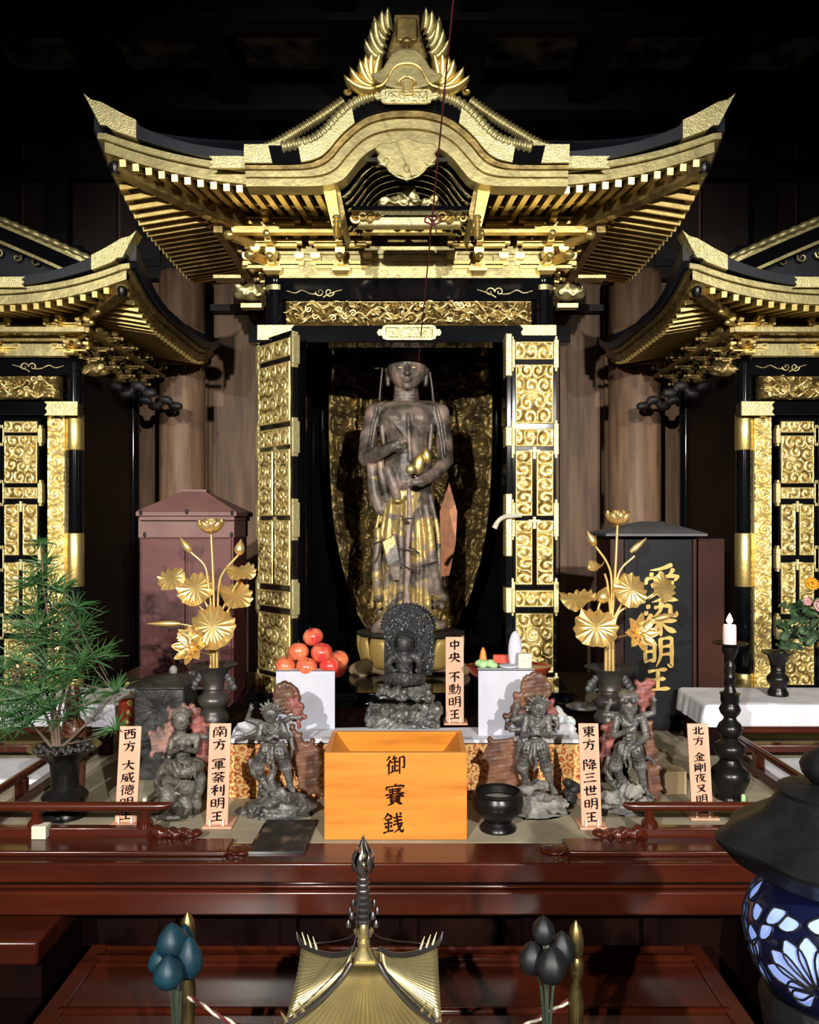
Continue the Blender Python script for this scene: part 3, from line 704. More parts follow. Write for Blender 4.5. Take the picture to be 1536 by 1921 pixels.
# bracket zone: boards, purlins, bracket sets
B('frieze_board', MB().box(-.47, .47, 2.955, 3.0, WZ(522, 2.96), WZ(474, 2.96)), 'gold_dull')
B('purlin', MB().box(-.60, .60, 2.80, 2.83, WZ(436, 2.8), WZ(424, 2.8)), 'gold')
B('purlin', MB().box(-.52, .52, 2.94, 2.955, WZ(478, 2.95), WZ(464, 2.95)), 'gold_dull'); B('back_board', MB().box(-.47, .47, 2.965, 3.0, WZ(474, 2.965), WZ(405, 2.965)), 'gold_deep')  # back board in deeper gold, painted shade between the bracket sets
for a_, b_ in ((560, 600), (928, 972), (690, 842)): B('frieze_strip', MB().box(WX(a_, 2.9), WX(b_, 2.9), 2.945, 2.956, WZ(490, 2.95), WZ(479, 2.95)), 'gold_dull')
zbk = WZ(520, 2.95) + .005
for x in (-.245, .245): brackets(main, x, 2.955, zbk, 1.3)
for x in (-.49, .49):
    brackets(main, x, 2.955, zbk, 1.3, ((0, -1),), 3, 1 if x > 0 else -1)
    s_ = 1 if x > 0 else -1
    for y in (3.1, 3.35, 3.6): brackets(main, x + s_ * .02, y, zbk - .0, 1.0, ((s_, 0),), 3)
    B('side_purlin', MB().box(x + s_ * .15, x + s_ * .18, 2.80, 3.75, WZ(436, 2.8), WZ(424, 2.8)), 'gold_deep')
    # carved beast nosings outside the pillar heads
    mb = MB(); mb.ell((x + s_ * .085, 2.985, WZ(548, 2.98)), (.05, .03, .032)).ell((x + s_ * .125, 2.98, WZ(553, 2.98)), (.025, .02, .018))
    for q in range(4): vine(mb, scroll(x + s_ * (.06 + .022 * q), WZ(552 - 8 * (q % 2), 2.98), .016, 1.3, s_, q), 2.955, .006, .003)
    me = remesh(mb, 'nosing', .006, ROOT[main.name], 1); link('nosing', me, M['gold_dull'], main, 180)
    B('nosing_fitting', MB().box(x + s_ * .045, x + s_ * .12, 2.96, 3.0, WZ(578, 2.97), WZ(570, 2.97)), 'gold_dull')
    B('nosing_fitting', MB().box(x + s_ * .12, x + s_ * .22, 2.96, 3.02, WZ(523, 2.97), WZ(517, 2.97)), 'gold_dull')
# roof
KG = .262
roof = Roof(main, 0, .925, 2.5, 3.70, WZ(351, 2.5), .105, .0397, 'gold_dull', None, KG)
roof.make()
for sg in (-1, 1):
    YF = 2.5 - .04
    a, b = sorted((sg * .44, sg * .60)); B('edge_fitting', MB().prism(fitting_poly(a, b, WZ(318, YF), WZ(296, YF), 'l' if sg < 0 else 'r'), YF - .012, YF), 'gold_pale')
    pts = [(sg * .605, 2.5, roof.fz(.605)), (sg * .50, 2.5, roof.fz(.5)), (sg * .40, 2.5, roof.fz(.4)), (sg * KG, 2.5, roof.fz(KG))]
    x_, z_ = sg * .44, roof.fz(.44) + .008
    mb = MB()
    for q in range(3): vine(mb, scroll(x_ - sg * q * .018, z_ + .008, .011, 1.3, sg, 2 + q), 2.493, .0035, .0018)
    B('eave_scroll', mb, 'gold_pale', smooth=60)
# curved front gable
YG = 2.45
def G(dx, py, Y=YG): return (WX(763 + dx, Y) - WX(763, YG) * 0, WZ(py, Y))
def curve(l, Y=YG, n=7):
    h = [(-d, y) for d, y in l if d > 0]; full = sorted(h + list(l) , key=lambda t: t[0])
    return [G(x, y, Y) for x, y in [(p[0], p[1]) for p in cr(full, n)]]
UP = [(0, 217), (35, 219), (72, 229), (100, 247), (125, 270), (145, 294), (163, 308), (190, 316), (230, 318), (300, 318)]
LO = [(0, 272), (30, 274), (62, 283), (85, 300), (103, 322), (118, 339), (137, 348), (163, 352), (200, 353), (300, 353)]
cu, cl = curve(UP), curve(LO)
def mixc(t): return [(a[0] + (b[0] - a[0]) * t, a[1] + (b[1] - a[1]) * t) for a, b in zip(cu, cl)]
for t0, t1, dy, m in ((0.0, .20, -.030, 'gold_deep'), (.20, .24, -.014, 'gold_deep'), (.24, .55, -.022, 'gold_dull'), (.55, .60, -.006, 'gold_deep'), (.60, 1.0, -.014, 'gold_dull')):
    B('bargeboard', MB().ribbon(mixc(t0), mixc(t1), YG + dy, YG + .05), m, smooth=40)
# black roof verge above with metal plates
VU = [(0, 190), (40, 192), (75, 200), (105, 219), (130, 243), (150, 264), (168, 277), (195, 283), (240, 283), (300, 283)]
vu = curve(VU); vl = [(a[0], a[1] + .002) for a in cu]
B('gable_verge', MB().ribbon(vu, vl, YG - .035, YG + .32), 'black', smooth=40)
def verge_part(d0, d1, f0=0.0, f1=1.0):
    idx = [i for i, p in enumerate(vu) if d0 <= (p[0] / YG * FPX + 5) <= d1]
    return [(vu[i][0], vu[i][1] * f1 + vl[i][1] * (1 - f1)) for i in idx], [(vl[i][0], vl[i][1] * (1 - f0) + vu[i][1] * f0) for i in idx]
for sg in (-1, 1):
    for d0, d1 in ((100, 205), (253, 303)):
        r = (d0, d1) if sg > 0 else (-d1, -d0); u, l = verge_part(*r)
        if len(u) > 1: B('verge_fitting', MB().ribbon(u, l, YG - .043, YG - .034), 'gold_pale')
cartouche(WX(704, YG), WX(820, YG), WZ(218, YG) + .002, WZ(191, YG), YG - .066, main)
# beaded ridge rolls
def rope(pts, r, n, m, nm='ridge_roll'):
    P_ = np.array(pts); d = np.r_[0, np.cumsum(np.linalg.norm(np.diff(P_, axis=0), axis=1))]; s_ = np.linspace(0, d[-1], n * 4)
    q = np.stack([np.interp(s_, d, P_[:, k]) for k in range(3)], 1)
    B(nm, MB().tube(q, [r * (1.0 + .16 * (1 if (i % 4) in (1, 2) else -.6)) for i in range(len(q))], 10), m, smooth=50)
for sg in (-1, 1):
    l = [(0, 178), (40, 181), (75, 188), (105, 203), (130, 226), (152, 250), (178, 268), (210, 276), (235, 281)]
    rope([(G(sg * d, y, 2.42)[0], 2.42, G(sg * d, y, 2.42)[1] + .006) for d, y in cr(l, 5)], .0165, 26, 'gold_dull')
    l2 = [(118, 190), (160, 219), (205, 247), (245, 270), (272, 281)]
    rope([(G(sg * d, y, 2.72)[0], 2.72, G(sg * d, y, 2.72)[1]) for d, y in cr(l2, 5)], .017, 24, 'gold_dull')
    u = [G(sg * d, y, 2.74) for d, y in [(90, 180), (150, 226), (210, 262), (280, 283)]]; w_ = [G(sg * d, y, 2.74) for d, y in [(90, 285), (150, 285), (210, 285), (280, 285)]]
    B('gable_board', MB().ribbon(u, w_, 2.74, 3.05), 'black')
    u = [G(sg * d, y, 2.70) for d, y in [(230, 262), (285, 281)]]; w_ = [G(sg * d, y, 2.70) for d, y in [(222, 276), (262, 284)]]
    B('gable_foot_fitting', MB().ribbon(u, w_, 2.69, 2.70), 'gold_pale')
# cavity: ribs, back, beam, small carved dragon
for k in range(7):
    Y = 2.52 + .035 * k; q = 1 - .028 * k
    up = [(x * q, z - .006 - .006 * k) for x, z in [(a[0], a[1]) for a in cl if abs(a[0]) < .215]]
    lo = [(x * .975, z - .009) for x, z in up]
    rb = B('arch_rib', MB().ribbon(up, lo, Y, Y + .018), 'black', smooth=40)
    MB().tube([(x, Y - .002, z + .0015) for x, z in lo], .0014, 6).build('rib_edge', M['gold_deep'], rb, 60)
B('gable_back', MB().box(-.26, .26, 2.80, 2.82, WZ(420, 2.8), WZ(255, 2.8)), 'black')
for sg in (-1, 1):
    p = [(G(sg * 158, 352, 2.48)), (G(sg * 134, 352, 2.48)), (G(sg * 124, 425, 2.48)), (G(sg * 140, 425, 2.48))]
    B('gable_bracket', MB().prism(p, 2.48, 2.56), 'gold')
    B('gable_bracket', MB().prism([G(sg * 134, 345, 2.5), G(sg * 128, 345, 2.5), G(sg * 116, 400, 2.5), G(sg * 124, 420, 2.5)], 2.5, 2.75), 'gold_deep')
    mb = MB()
    for q in range(5): mb.ell((G(sg * (132 - 0 * q), 408 + 9 * q, 2.47)[0], 2.468, G(0, 408 + 9 * q, 2.47)[1]), (.013 - .001 * q, .012, .008), n=10, m=6)
    B('gable_nosing', mb, 'gold')
B('gable_sill', MB().box(-.178, .178, 2.50, 2.54, WZ(394, 2.5), WZ(386, 2.5)), 'black')
mb = MB().box(-.165, .165, 2.56, 2.60, WZ(424, 2.56), WZ(394, 2.56))
B('rainbow_beam', mb, 'gold_pale', bevel=.008)
for sg in (-1, 1):
    mb = MB()
    for q in range(4): vine(mb, scroll(sg * (.10 + .022 * q), WZ(404 + 5 * (q % 2), 2.55), .016, 1.4, -sg, q), 2.552, .006, .003)
    B('beam_scroll', mb, 'gold', smooth=60)
mb = MB(); Rr = random.Random(8)
for q in range(22):
    a = Rr.uniform(-.09, .09); mb.ell((a, 2.60 + Rr.uniform(-.015, .015), WZ(388, 2.6) + Rr.uniform(.0, .055) * max(.15, 1 - abs(a) / .085)), (Rr.uniform(.009, .017),) * 3, n=8, m=6)
mb.ell((0, 2.585, WZ(362, 2.585)), (.022, .018, .02))
for q in range(6): vine(mb, scroll(-.08 + .032 * q, WZ(378 - 6 * (q % 2), 2.57), .018, 1.3, (-1) ** q, q), 2.575, .006, .003)
link('gable_dragon', remesh(mb, 'gable_dragon', .0045, ROOT[main.name], 1), M['gold_dull'], main, 180)
# pendant under the arch
pd = [(0, 262), (30, 272), (52, 274), (60, 284), (52, 292), (57, 300), (50, 312), (38, 314), (34, 322), (22, 332), (10, 334), (0, 341)]
poly = [G(d, y, 2.42) for d, y in pd] + [G(-d, y, 2.42) for d, y in pd[-2:0:-1]]
pn = B('gable_pendant', MB().prism(poly, 2.405, 2.425), 'gold_dull', bevel=.003)
mb = MB()
for sg in (-1, 1):
    vine(mb, [G(sg * (d), y, 2.40) for d, y in [(40 + 9 * math.cos(a) * (1 - a / 9), 300 + 9 * math.sin(a) * (1 - a / 9)) for a in np.linspace(0, 7.5, 22)]], 2.404, .003, .0018)
    vine(mb, cr([G(sg * d, y, 2.40) for d, y in [(0, 336), (18, 330), (32, 320), (40, 310), (52, 306)]], 5), 2.404, .003, .002)
vine(mb, [G(5 * math.sin(a), 314 + 8 * math.cos(a) * (-1 if a < 3.14 else -1), 2.40) for a in np.linspace(0, 6.28, 16)], 2.404, .002, .002)
mb.build('pendant_scroll', M['gold_pale'], pn, 60)
# crest above the gable: bell-shaped plate, mark, leaves and top tile
bl = [(0, 113), (16, 116), (28, 124), (36, 136), (44, 150), (56, 158), (66, 160), (60, 172), (40, 182), (20, 188), (0, 190)]
crest = B('crest', MB().prism([G(d, y, 2.44) for d, y in bl] + [G(-d, y, 2.44) for d, y in bl[-2:0:-1]], 2.375, 2.46), 'gold_dull', bevel=.004)
mb = MB(); vine(mb, cr([G(d, y, 2.37) for d, y in [(-58, 163), (-44, 157), (-34, 142), (-26, 128), (-14, 120), (0, 118), (14, 120), (26, 128), (34, 142), (44, 157), (58, 163)]], 5), 2.373, .004, .004)
for sg in (-1, 1):
    vine(mb, cr([G(sg * d, y, 2.37) for d, y in [(0, 143), (7, 145), (14, 150), (17, 156), (11, 159), (10, 153)]], 5), 2.372, .0035, .003)
    vine(mb, [G(sg * d, y, 2.37) for d, y in [(9, 152), (7, 168), (9, 172)]], 2.372, .0035, .0035)
    vine(mb, cr([G(sg * d, y, 2.37) for d, y in [(0, 177), (8, 176), (15, 172)]], 5), 2.372, .003, .002)
mb.build('crest_mark', M['gold'], crest, 60)
B('crest_top', MB().prism([G(-24, 30, 2.46), G(24, 30, 2.46), G(26, 62, 2.46), G(40, 112, 2.46), G(18, 118, 2.46), G(-18, 118, 2.46), G(-40, 112, 2.46), G(-26, 62, 2.46)], 2.45, 2.56), 'gold_deep', bevel=.004)
B('crest_top', MB().prism([G(-19, 34, 2.44), G(19, 34, 2.44), G(19, 78, 2.44), G(-19, 78, 2.44)], 2.435, 2.45), 'gold_deep', bevel=.004)
mb = MB().ell((G(0, 82, 2.44)[0], 2.43, G(0, 82, 2.44)[1]), (.017, .014, .012)).ell((G(0, 98, 2.44)[0], 2.43, G(0, 98, 2.44)[1]), (.008, .01, .014))
B('crest_bead', mb, 'gold_deep')
def leafy(px, py, ang, L, wd, Y, curl):
    mb = MB(); n = 9
    def fn(u, v):
        a = math.radians(ang) + curl * v; l = L * v; c = (px + math.cos(math.radians(ang) + curl * v * .5) * l, py - math.sin(math.radians(ang) + curl * v * .5) * l)
        wv = wd * 1.7 * math.sin(math.pi * min(1, v * .72 + .2)) ** .55 * (u - .5) * 2 * (1 if v < .99 else .3)
        x, z = G(c[0] - 763 - math.sin(a) * wv, c[1] - math.cos(a) * wv, Y)
        return (x, Y - .035 + .018 * (1 - (2 * u - 1) ** 2) * -1 - .02 * v * v, z)
    mb.grid(5, n, fn, (0, .008, 0)); return mb
for sg in (-1, 1):
    for (d, y, an, L, w_, cu_) in ((-60, 174, 150, 46, 6.5, -.9), (-62, 178, 172, 50, 6, -.9), (-62, 170, 130, 44, 7, -.8), (-62, 166, 112, 42, 7, -.7), (-58, 164, 94, 40, 6, -.6), (-56, 180, 192, 60, 5.5, -.9),
                                   (-42, 118, 150, 44, 6, -.9), (-42, 106, 135, 46, 6.5, -.9), (-38, 92, 148, 40, 6, -.9), (-36, 82, 128, 36, 6, -.8), (-32, 72, 112, 30, 5, -.6), (-46, 126, 165, 40, 5.5, -.9)):
        if sg > 0: an = 180 - an; cu_ = -cu_
        leafy(763 - sg * d if sg > 0 else 763 + d, y, an, L, w_, 2.44, cu_).build('crest_leaf', M['gold_dull' if y < 130 else 'gold'], main, 180)  # upper leaves in duller gilt, light falloff put into the colour
    mb = MB(); vine(mb, [G(sg * d, y, 2.42) for d, y in [(78 + 12 * math.cos(a) * (1 - a / 10), 150 - 12 * math.sin(a) * (1 - a / 10)) for a in np.linspace(0, 8, 26)]], 2.42, .006, .004)
    vine(mb, [G(sg * d, y, 2.42) for d, y in [(112 + 11 * math.cos(a) * (1 - a / 10), 172 - 9 * math.sin(a) * (1 - a / 10)) for a in np.linspace(2, 9.5, 26)]], 2.42, .006, .004)
    B('crest_scroll', mb, 'gold', smooth=60)
# folding doors
YD = 2.88
def zz(py, Y=YD): return WZ(py, Y)
rows = [(zz(675), zz(641), 1), (zz(795), zz(684), 1), (zz(838), zz(804), 1), (zz(968), zz(845), 2), (zz(1097), zz(976), 2), (zz(1139), zz(1107), 1), (zz(1262), zz(1150), 1), (zz(1306), zz(1270), 1)]
fits = [(zz(664), .05), (zz(824), .055), (zz(975), .06), (zz(1120), .055), (zz(1290), .04)]
xr0, xr1 = WX(961, YD), WX(1043, YD)
door_leaf(main, (xr0, YD, zz(1316)), (1, 0, 0), xr1 - xr0, zz(1316), zz(629), rows, (0, -1, 0), fits, .048)
pl = B('folded_leaf', MB().box(WX(949, 2.86), WX(960, 2.86), 2.86, 3.0, zz(1316), zz(626)), 'black', bevel=.004)
for py, h in ((668, .075), (820, .035), (985, .11), (1125, .045)):
    MB().box(WX(948, 2.855), WX(961, 2.855), 2.853, 2.93, zz(py) - h, zz(py) + h).build('edge_fitting', M['gold_pale'], pl, 35, .004)
xl0, yl0 = WX(484, 2.97), 2.97; xl1, yl1 = WX(549, 2.80), 2.80
d = Vector((xl1 - xl0, yl1 - yl0, 0)); w = d.length; d.normalize()
door_leaf(main, (xl0, yl0, zz(1316)), d, w, zz(1316), zz(629), rows, (d.y, -d.x, 0), fits, .048)
# plaited door cord
mb = MB().tube(cr([P(978, 966, 2.85), P(960, 968, 2.84), P(945, 970, 2.83), P(934, 978, 2.82), P(927, 991, 2.82)], 6), [.009, .008, .008, .008, .010], 8)
tag(mb.build('cord', M['rope_white'], None, 60), 'short twisted white cord looped through the right door of the middle shrine', 'cord')
# ------------------------------------------------------------------ side shrines
def side_shrine(s):
    cx = 1.76 * s; Yc = 3.25
    t = thing('altar_shrine', (cx, 3.6, .78), ('left' if s < 0 else 'right') + 'most gilded shrine with closed carved doors, ' + ('behind the potted umbrella pine' if s < 0 else 'behind the lit candle'), 'shrine')
    B = lambda nm, mb, m, **k: mb.build(nm, M[m], t, **k)
    z = lambda py, Y=Yc: WZ(py, Y)
    B('base', MB().box(cx - .50, cx + .50, 3.08, 4.05, PZ0, z(1296)), 'black', bevel=.004)
    for a_ in (-.44, .425): B('side_panel', MB().box(cx + a_, cx + a_ + .015, Yc, 3.95, .85, z(680)), 'bodydark')
    B('back_panel', MB().box(cx - .44, cx + .44, 3.95, 3.97, .85, z(680)), 'bodydark')
    for sx in (-1, 1):
        for y in (Yc, 3.93):
            x = cx + sx * .433
            c = B('pillar', MB().lathe((x, y, 0), [(.031, .85), (.031, z(700)), (.034, z(698)), (.034, z(682)), (.05, z(676))], 24), 'black')
            if y < 3.5:
                for a, b in ((845, 778), (1100, 1000), (1296, 1262)):
                    MB().lathe((x, y, 0), [(.0325, z(a)), (.0345, z(a) + .004), (.0345, z(b) - .004), (.0325, z(b))], 24).build('pillar_band', M['gold'], c, 40)
    for sx in (-1, 1):
        o = sorted((cx + sx * .402, cx + sx * .334))
        pb = MB().box(o[0], o[1], Yc - .02, Yc + .01, z(1296), z(780))
        pb.relief((o[0], Yc - .0203, z(1296)), (o[1] - o[0], 0, 0), (0, 0, z(780) - z(1296)), (0, -1, 0), karakusa(o[1] - o[0], z(780) - z(1296), .068, .012, 40 + sx, .0024, .003))
        B('carved_strip', pb, 'gold_relief', smooth=180)
    B('upper_beam', MB().box(cx - .43, cx + .43, Yc - .03, Yc + .03, z(706), z(676)), 'black')
    x0, x1, za, zb_ = cx - .385, cx + .385, z(752), z(708)
    mb = MB().box(x0, x1, Yc - .03, Yc, za, zb_); mb.relief((x0, Yc - .031, za), (x1 - x0, 0, 0), (0, 0, zb_ - za), (0, -1, 0), swirl(x1 - x0, zb_ - za, .03, 21 + s, .003, 24))
    carve(B('carved_transom', mb, 'gold_deep', smooth=60), x0, x1, Yc - .05, za, zb_, 9, 44, None)  # deeper gold ground stands in for the dark shade between carvings
    B('lintel', MB().box(cx - .47, cx + .47, Yc - .07, Yc - .01, z(778, Yc - .07), z(754, Yc - .07)), 'black', bevel=.002)
    for sx in (-1, 1):
        a, b = sorted((cx + sx * .474, cx + sx * .345)); B('lintel_fitting', MB().prism(fitting_poly(a, b, z(779, 3.17), z(753, 3.17), 'r' if sx < 0 else 'l'), Yc - .079, Yc - .069), 'gold_pale')
        cloud_fitting(cx + sx * .30, z(692), .2, -sx, Yc - .032, t)
    w = .1505; zd = lambda p: WZ(p, 3.23)
    rows = [(zd(812), zd(790), 1), (zd(907), zd(817), 1), (zd(936), zd(914), 1), (zd(1042), zd(946), 2), (zd(1152), zd(1055), 2), (zd(1188), zd(1162), 1), (zd(1285), zd(1198), 1)]
    for k in range(4):
        door_leaf(t, (cx - .307 + k * .1535, 3.23, zd(1294)), (1, 0, 0), w, zd(1294), zd(782), rows, (0, -1, 0), [(zd(817), .03), (zd(925), .04), (zd(1048), .04), (zd(1175), .04)], .045)
    # bracket storey
    B('frieze_board', MB().box(cx - .42, cx + .42, Yc - .03, Yc, z(673), z(612)), 'gold_deep')
    B('frieze_board', MB().box(cx - .42, cx + .42, Yc - .045, Yc - .03, z(672), z(648)), 'gold_dull')
    B('purlin', MB().box(cx - .54, cx + .54, 3.07, 3.10, WZ(622, 3.07), WZ(613, 3.07)), 'gold_dull'); B('purlin', MB().box(cx - .48, cx + .48, 3.16, 3.18, WZ(640, 3.17), WZ(630, 3.17)), 'gold_deep')
    for sx in (-1, 1): B('side_purlin', MB().box(cx + sx * .53, cx + sx * .555, 3.08, 4.05, WZ(622, 3.07), WZ(613, 3.07)), 'gold_deep')
    for x in (-.433, -.16, .16, .433):
        brackets(t, cx + x, Yc - .04, z(671), .85, ((0, -1),), 3, 0 if abs(x) < .2 else (1 if x > 0 else -1), 'gold')
    for y in (3.32, 3.50, 3.70, 3.92): brackets(t, cx - s * .45, y, z(671) - .02, .9, ((-s, 0),), 3, 0, 'gold_deep')
    # beast nosings on the inner flank; the black ones stand in for shadow
    mb = MB(); x = cx - s * .433
    mb.ell((x - s * .075, Yc, z(694)), (.045, .03, .028)).ell((x - s * .11, Yc, z(698)), (.022, .018, .016))
    for q in range(4): vine(mb, scroll(x - s * (.05 + .022 * q), z(698 - 6 * (q % 2)), .015, 1.3, s, q), Yc - .03, .006, .003)
    link('nosing', remesh(mb, 'nosing', .006, ROOT[t.name], 1), M['gold_deep'], t, 180)
    for y in (3.55, 3.95):
        mb = MB()
        for q in range(4): mb.ell((x - s * (.05 + .05 * q), y, z(700) - .03 * q % .06), (.035, .02, .022))
        link('nosing', remesh(mb, 'nosing', .007, ROOT[t.name], 1), M['blackmat'], t, 180)
    rf = Roof(t, cx, .755, 2.9, 4.18, WZ(572, 2.9), .090, .0415, 'gold_dull', None, None, -s); rf.make()
    for d0, d1, dy in ((.30, .42, 0), (.16, .30, .02)):
        for sx in (-1, 1):
            a, b = sorted((cx + sx * d0, cx + sx * d1)); z0 = rf.zb + .05 + dy
            B('edge_fitting', MB().prism(fitting_poly(a, b, z0, z0 + .036, 'l' if sx < 0 else 'r'), 2.9 - .046 - dy * .3, 2.9 - .036), 'gold_pale')
    B('roof_edge', MB().box(cx - .31, cx + .31, 2.86, 2.92, rf.zb + .066, rf.zb + .105), 'roofblack')
    # gable verges
    for sx in (-1, 1):
        a = lambda u, h, Y: (cx + sx * u, Y, h)
        zg = lambda v: WZ(v, 3.1)
        def pt(k): return (.62 * (1 - k), zg(507) + (zg(372) - zg(507)) * k ** .92)
        ks = np.linspace(0, 1, 12)
        up = [(cx + sx * pt(k)[0], pt(k)[1]) for k in ks]
        B('gable_verge', MB().ribbon([(x, h) for x, h in up], [(x, h - .022) for x, h in up], 3.09, 3.14), 'gold_dull')
        q = [(x, 3.08, h + .004) for x, h in up]; q2 = []
        for i in range(len(q) - 1):
            for k in range(6): q2.append(tuple(np.array(q[i]) + (np.array(q[i + 1]) - np.array(q[i])) * k / 6))
        B('ridge_roll', MB().tube(q2, [.012 * (1.15 if i % 4 < 2 else .9) for i in range(len(q2))], 8), 'gold_dull', smooth=50)
        B('gable_board', MB().ribbon([(x, h - .022) for x, h in up], [(x - sx * .02, max(zg(510), h - .085)) for x, h in up], 3.10, 3.16), 'black')
        B('gable_verge', MB().ribbon([(x - sx * .045, max(zg(512), h - .055)) for x, h in up], [(x - sx * .045, max(zg(513), h - .068)) for x, h in up], 3.088, 3.11), 'gold_dull')
    B('gable_back', MB().prism([(cx - .6, zg(510)), (cx + .6, zg(510)), (cx, zg(380))], 3.15, 3.2), 'roofblack')
    B('gable_foot_fitting', MB().prism([(cx - s * .61, zg(509)), (cx - s * .57, zg(509)), (cx - s * .45, zg(470)), (cx - s * .47, zg(466))], 3.075, 3.085), 'gold_pale')
    mb = MB()
    for q in range(5): vine(mb, scroll(cx - s * (.40 - .07 * q), zg(492 - 7 * q), .02, 1.3, s, q), 3.13, .005, .003)
    B('gable_scroll', mb, 'gold_dull', smooth=60)
    return t
side_shrine(-1); side_shrine(1)
# ------------------------------------------------------------------ figures
def clampz(me, z):
    n = len(me.vertices); co = np.empty(n * 3, np.float32); me.vertices.foreach_get('co', co); co = co.reshape(-1, 3)
    co[:, 2] = np.maximum(co[:, 2], z); me.vertices.foreach_set('co', co.ravel()); me.update()
class Fig:
    """lumps given by image position and size at depth Y + d, merged into one skin"""
    def __init__(s, Y, x0=0, y0=0, k=1, floor=None): s.floor = floor; s.Y = Y; s.mb = MB(); s.x0, s.y0, s.k = x0, y0, k
    def pt(s, x, y, d=0): return P(s.x0 + x * s.k, s.y0 + y * s.k, s.Y + d)
    def r(s, v): return v * s.k / FPX * s.Y
    def c(s, x, y, d, r, x2, y2, d2, r2): s.mb.cap(s.pt(x, y, d), s.r(r), s.pt(x2, y2, d2), s.r(r2)); return s
    def ch(s, *pts):
        for a, b in zip(pts, pts[1:]): s.c(*a, *b)
        return s
    def e(s, x, y, d, rx, ry, rd, rot=(0, 0, 0)): s.mb.ell(s.pt(x, y, d), (s.r(rx), rd, s.r(ry)), rot); return s
    def hand(s, x, y, d, ang, sz, curl=.5, spread=.35):
        """palm, four bent fingers of different lengths and a thumb from the palm's side; ang = image direction of the fingers"""
        a = math.radians(ang); dx, dy = math.cos(a), -math.sin(a); px, py = -dy, dx
        s.c(x - dx * sz * .2, y - dy * sz * .2, d, sz * .30, x + dx * sz * .35, y + dy * sz * .35, d, sz * .34)
        for q, L in ((-1.5, .62), (-.5, .78), (.5, .74), (1.5, .55)):
            bx, by = x + dx * sz * .45 + px * q * sz * .2, y + dy * sz * .45 + py * q * sz * .2
            mx, my = bx + dx * sz * L * .5 + px * q * sz * .06 * spread, by + dy * sz * L * .5 + py * q * sz * .06 * spread
            ex, ey = mx + dx * sz * L * .5 * (1 - curl), my + dy * sz * L * .5 * (1 - curl)
            dd = -s.r(sz * L * .5) * curl
            s.c(bx, by, d, sz * .115, mx, my, d + dd * .3, sz * .105); s.c(mx, my, d + dd * .3, sz * .105, ex, ey, d + dd, sz * .085)
        s.c(x - dx * sz * .05 + px * sz * .34, y - dy * sz * .05 + py * sz * .34, d - s.r(sz * .1), sz * .13, x + dx * sz * .32 + px * sz * .6, y + dy * sz * .32 + py * sz * .6, d - s.r(sz * .25), sz * .10)
        return s
    def skin(s, name, root, m, voxel, noise=0, ns=60, it=2):
        me = remesh(s.mb, name, voxel, ROOT[root.name], it, noise, ns); clampz(me, s.floor - ROOT[root.name][2]) if s.floor else None; return link(name, me, M[m], root, 180)
    def face(s, x, y, r, d, fierce=False, rd=None):
        """brow, eyes, nose, cheeks, lips, chin, ears on a head of half-width r"""
        rd = rd or s.r(r); f = lambda v: -rd * v / r
        for q in (-1, 1):
            s.c(x + q * r * .12, y - r * .18 + (r * .10 if fierce else 0), d + f(r * .88), r * .10, x + q * r * .55, y - r * .26 - (r * .12 if fierce else 0), d + f(r * .72), r * .08)
            s.e(x + q * r * .34, y - r * .02, d + f(r * .80), r * .17, r * .09, s.r(r * .12))
            s.e(x + q * r * .42, y + r * .32, d + f(r * .66), r * .26, r * .22, s.r(r * .2))
            s.e(x + q * r * .98, y + r * .1, d + s.r(r * .05), r * .12, r * .32, s.r(r * .16))
        s.c(x, y - r * .15, d + f(r * .92), r * .10, x, y + r * .25, d + f(r * 1.12), r * .14)
        s.e(x, y + r * .30, d + f(r * 1.0), r * .22, r * .10, s.r(r * .14))
        s.e(x, y + r * .55, d + f(r * .90), r * .30, r * .07, s.r(r * .12)); s.e(x, y + r * .68, d + f(r * .86), r * .24, r * .07, s.r(r * .12))
        s.e(x, y + r * .95, d + f(r * .68), r * .26, r * .18, s.r(r * .2))
        return s

# --- tall standing figure in the middle shrine
st = thing('standing_statue', (WX(763, 3.27), 3.27, WZ(1300, 3.2)), 'tall worn grey-brown standing statue inside the open middle shrine, its head top in shadow', 'statue')
k = .2474
f = Fig(3.27, 580, 640, k)
f.e(740, 190, 0, 148, 185, .085); f.e(740, 90, .02, 130, 120, .08); f.e(740, 250, -.012, 120, 125, .075); f.c(735, 330, .02, 92, 735, 460, .03, 100)
f.face(742, 205, 140, 0, False, .088)
for q in (-1, 1): f.c(740 + q * 146, 200, .03, 26, 740 + q * 142, 330, .03, 18)
for q in (-1, 1): f.c(742 + q * 20, 158, -.082, 9, 742 + q * 88, 150, -.066, 7)
for q in (0, 1, 2): f.c(680 - q * 6, 372 + q * 28, -.020, 7, 795 + q * 6, 370 + q * 28, -.020, 7)
# chest, shoulders, waist
f.c(560, 560, .03, 105, 900, 555, .03, 105); f.c(640, 600, .0, 145, 830, 600, 0, 145); f.c(735, 640, .005, 160, 745, 900, 0, 165); f.c(740, 880, .01, 185, 745, 1050, .01, 190)
f.e(650, 590, -.04, 95, 70, .045); f.e(830, 590, -.04, 95, 70, .045); f.e(745, 870, -.045, 120, 90, .04)
# arms
f.ch((505, 545, .03, 80), (455, 720, .03, 70), (430, 890, -.01, 62)); f.ch((430, 890, -.01, 60), (520, 850, -.10, 52), (640, 795, -.155, 40))
f.hand(655, 785, -.165, 40, 72, .55)
f.ch((985, 550, .03, 80), (1020, 740, .03, 66), (1035, 905, -.01, 60)); f.ch((1035, 905, -.01, 58), (960, 1000, -.10, 50), (850, 1065, -.17, 40))
f.hand(820, 1070, -.175, 178, 78, .35)
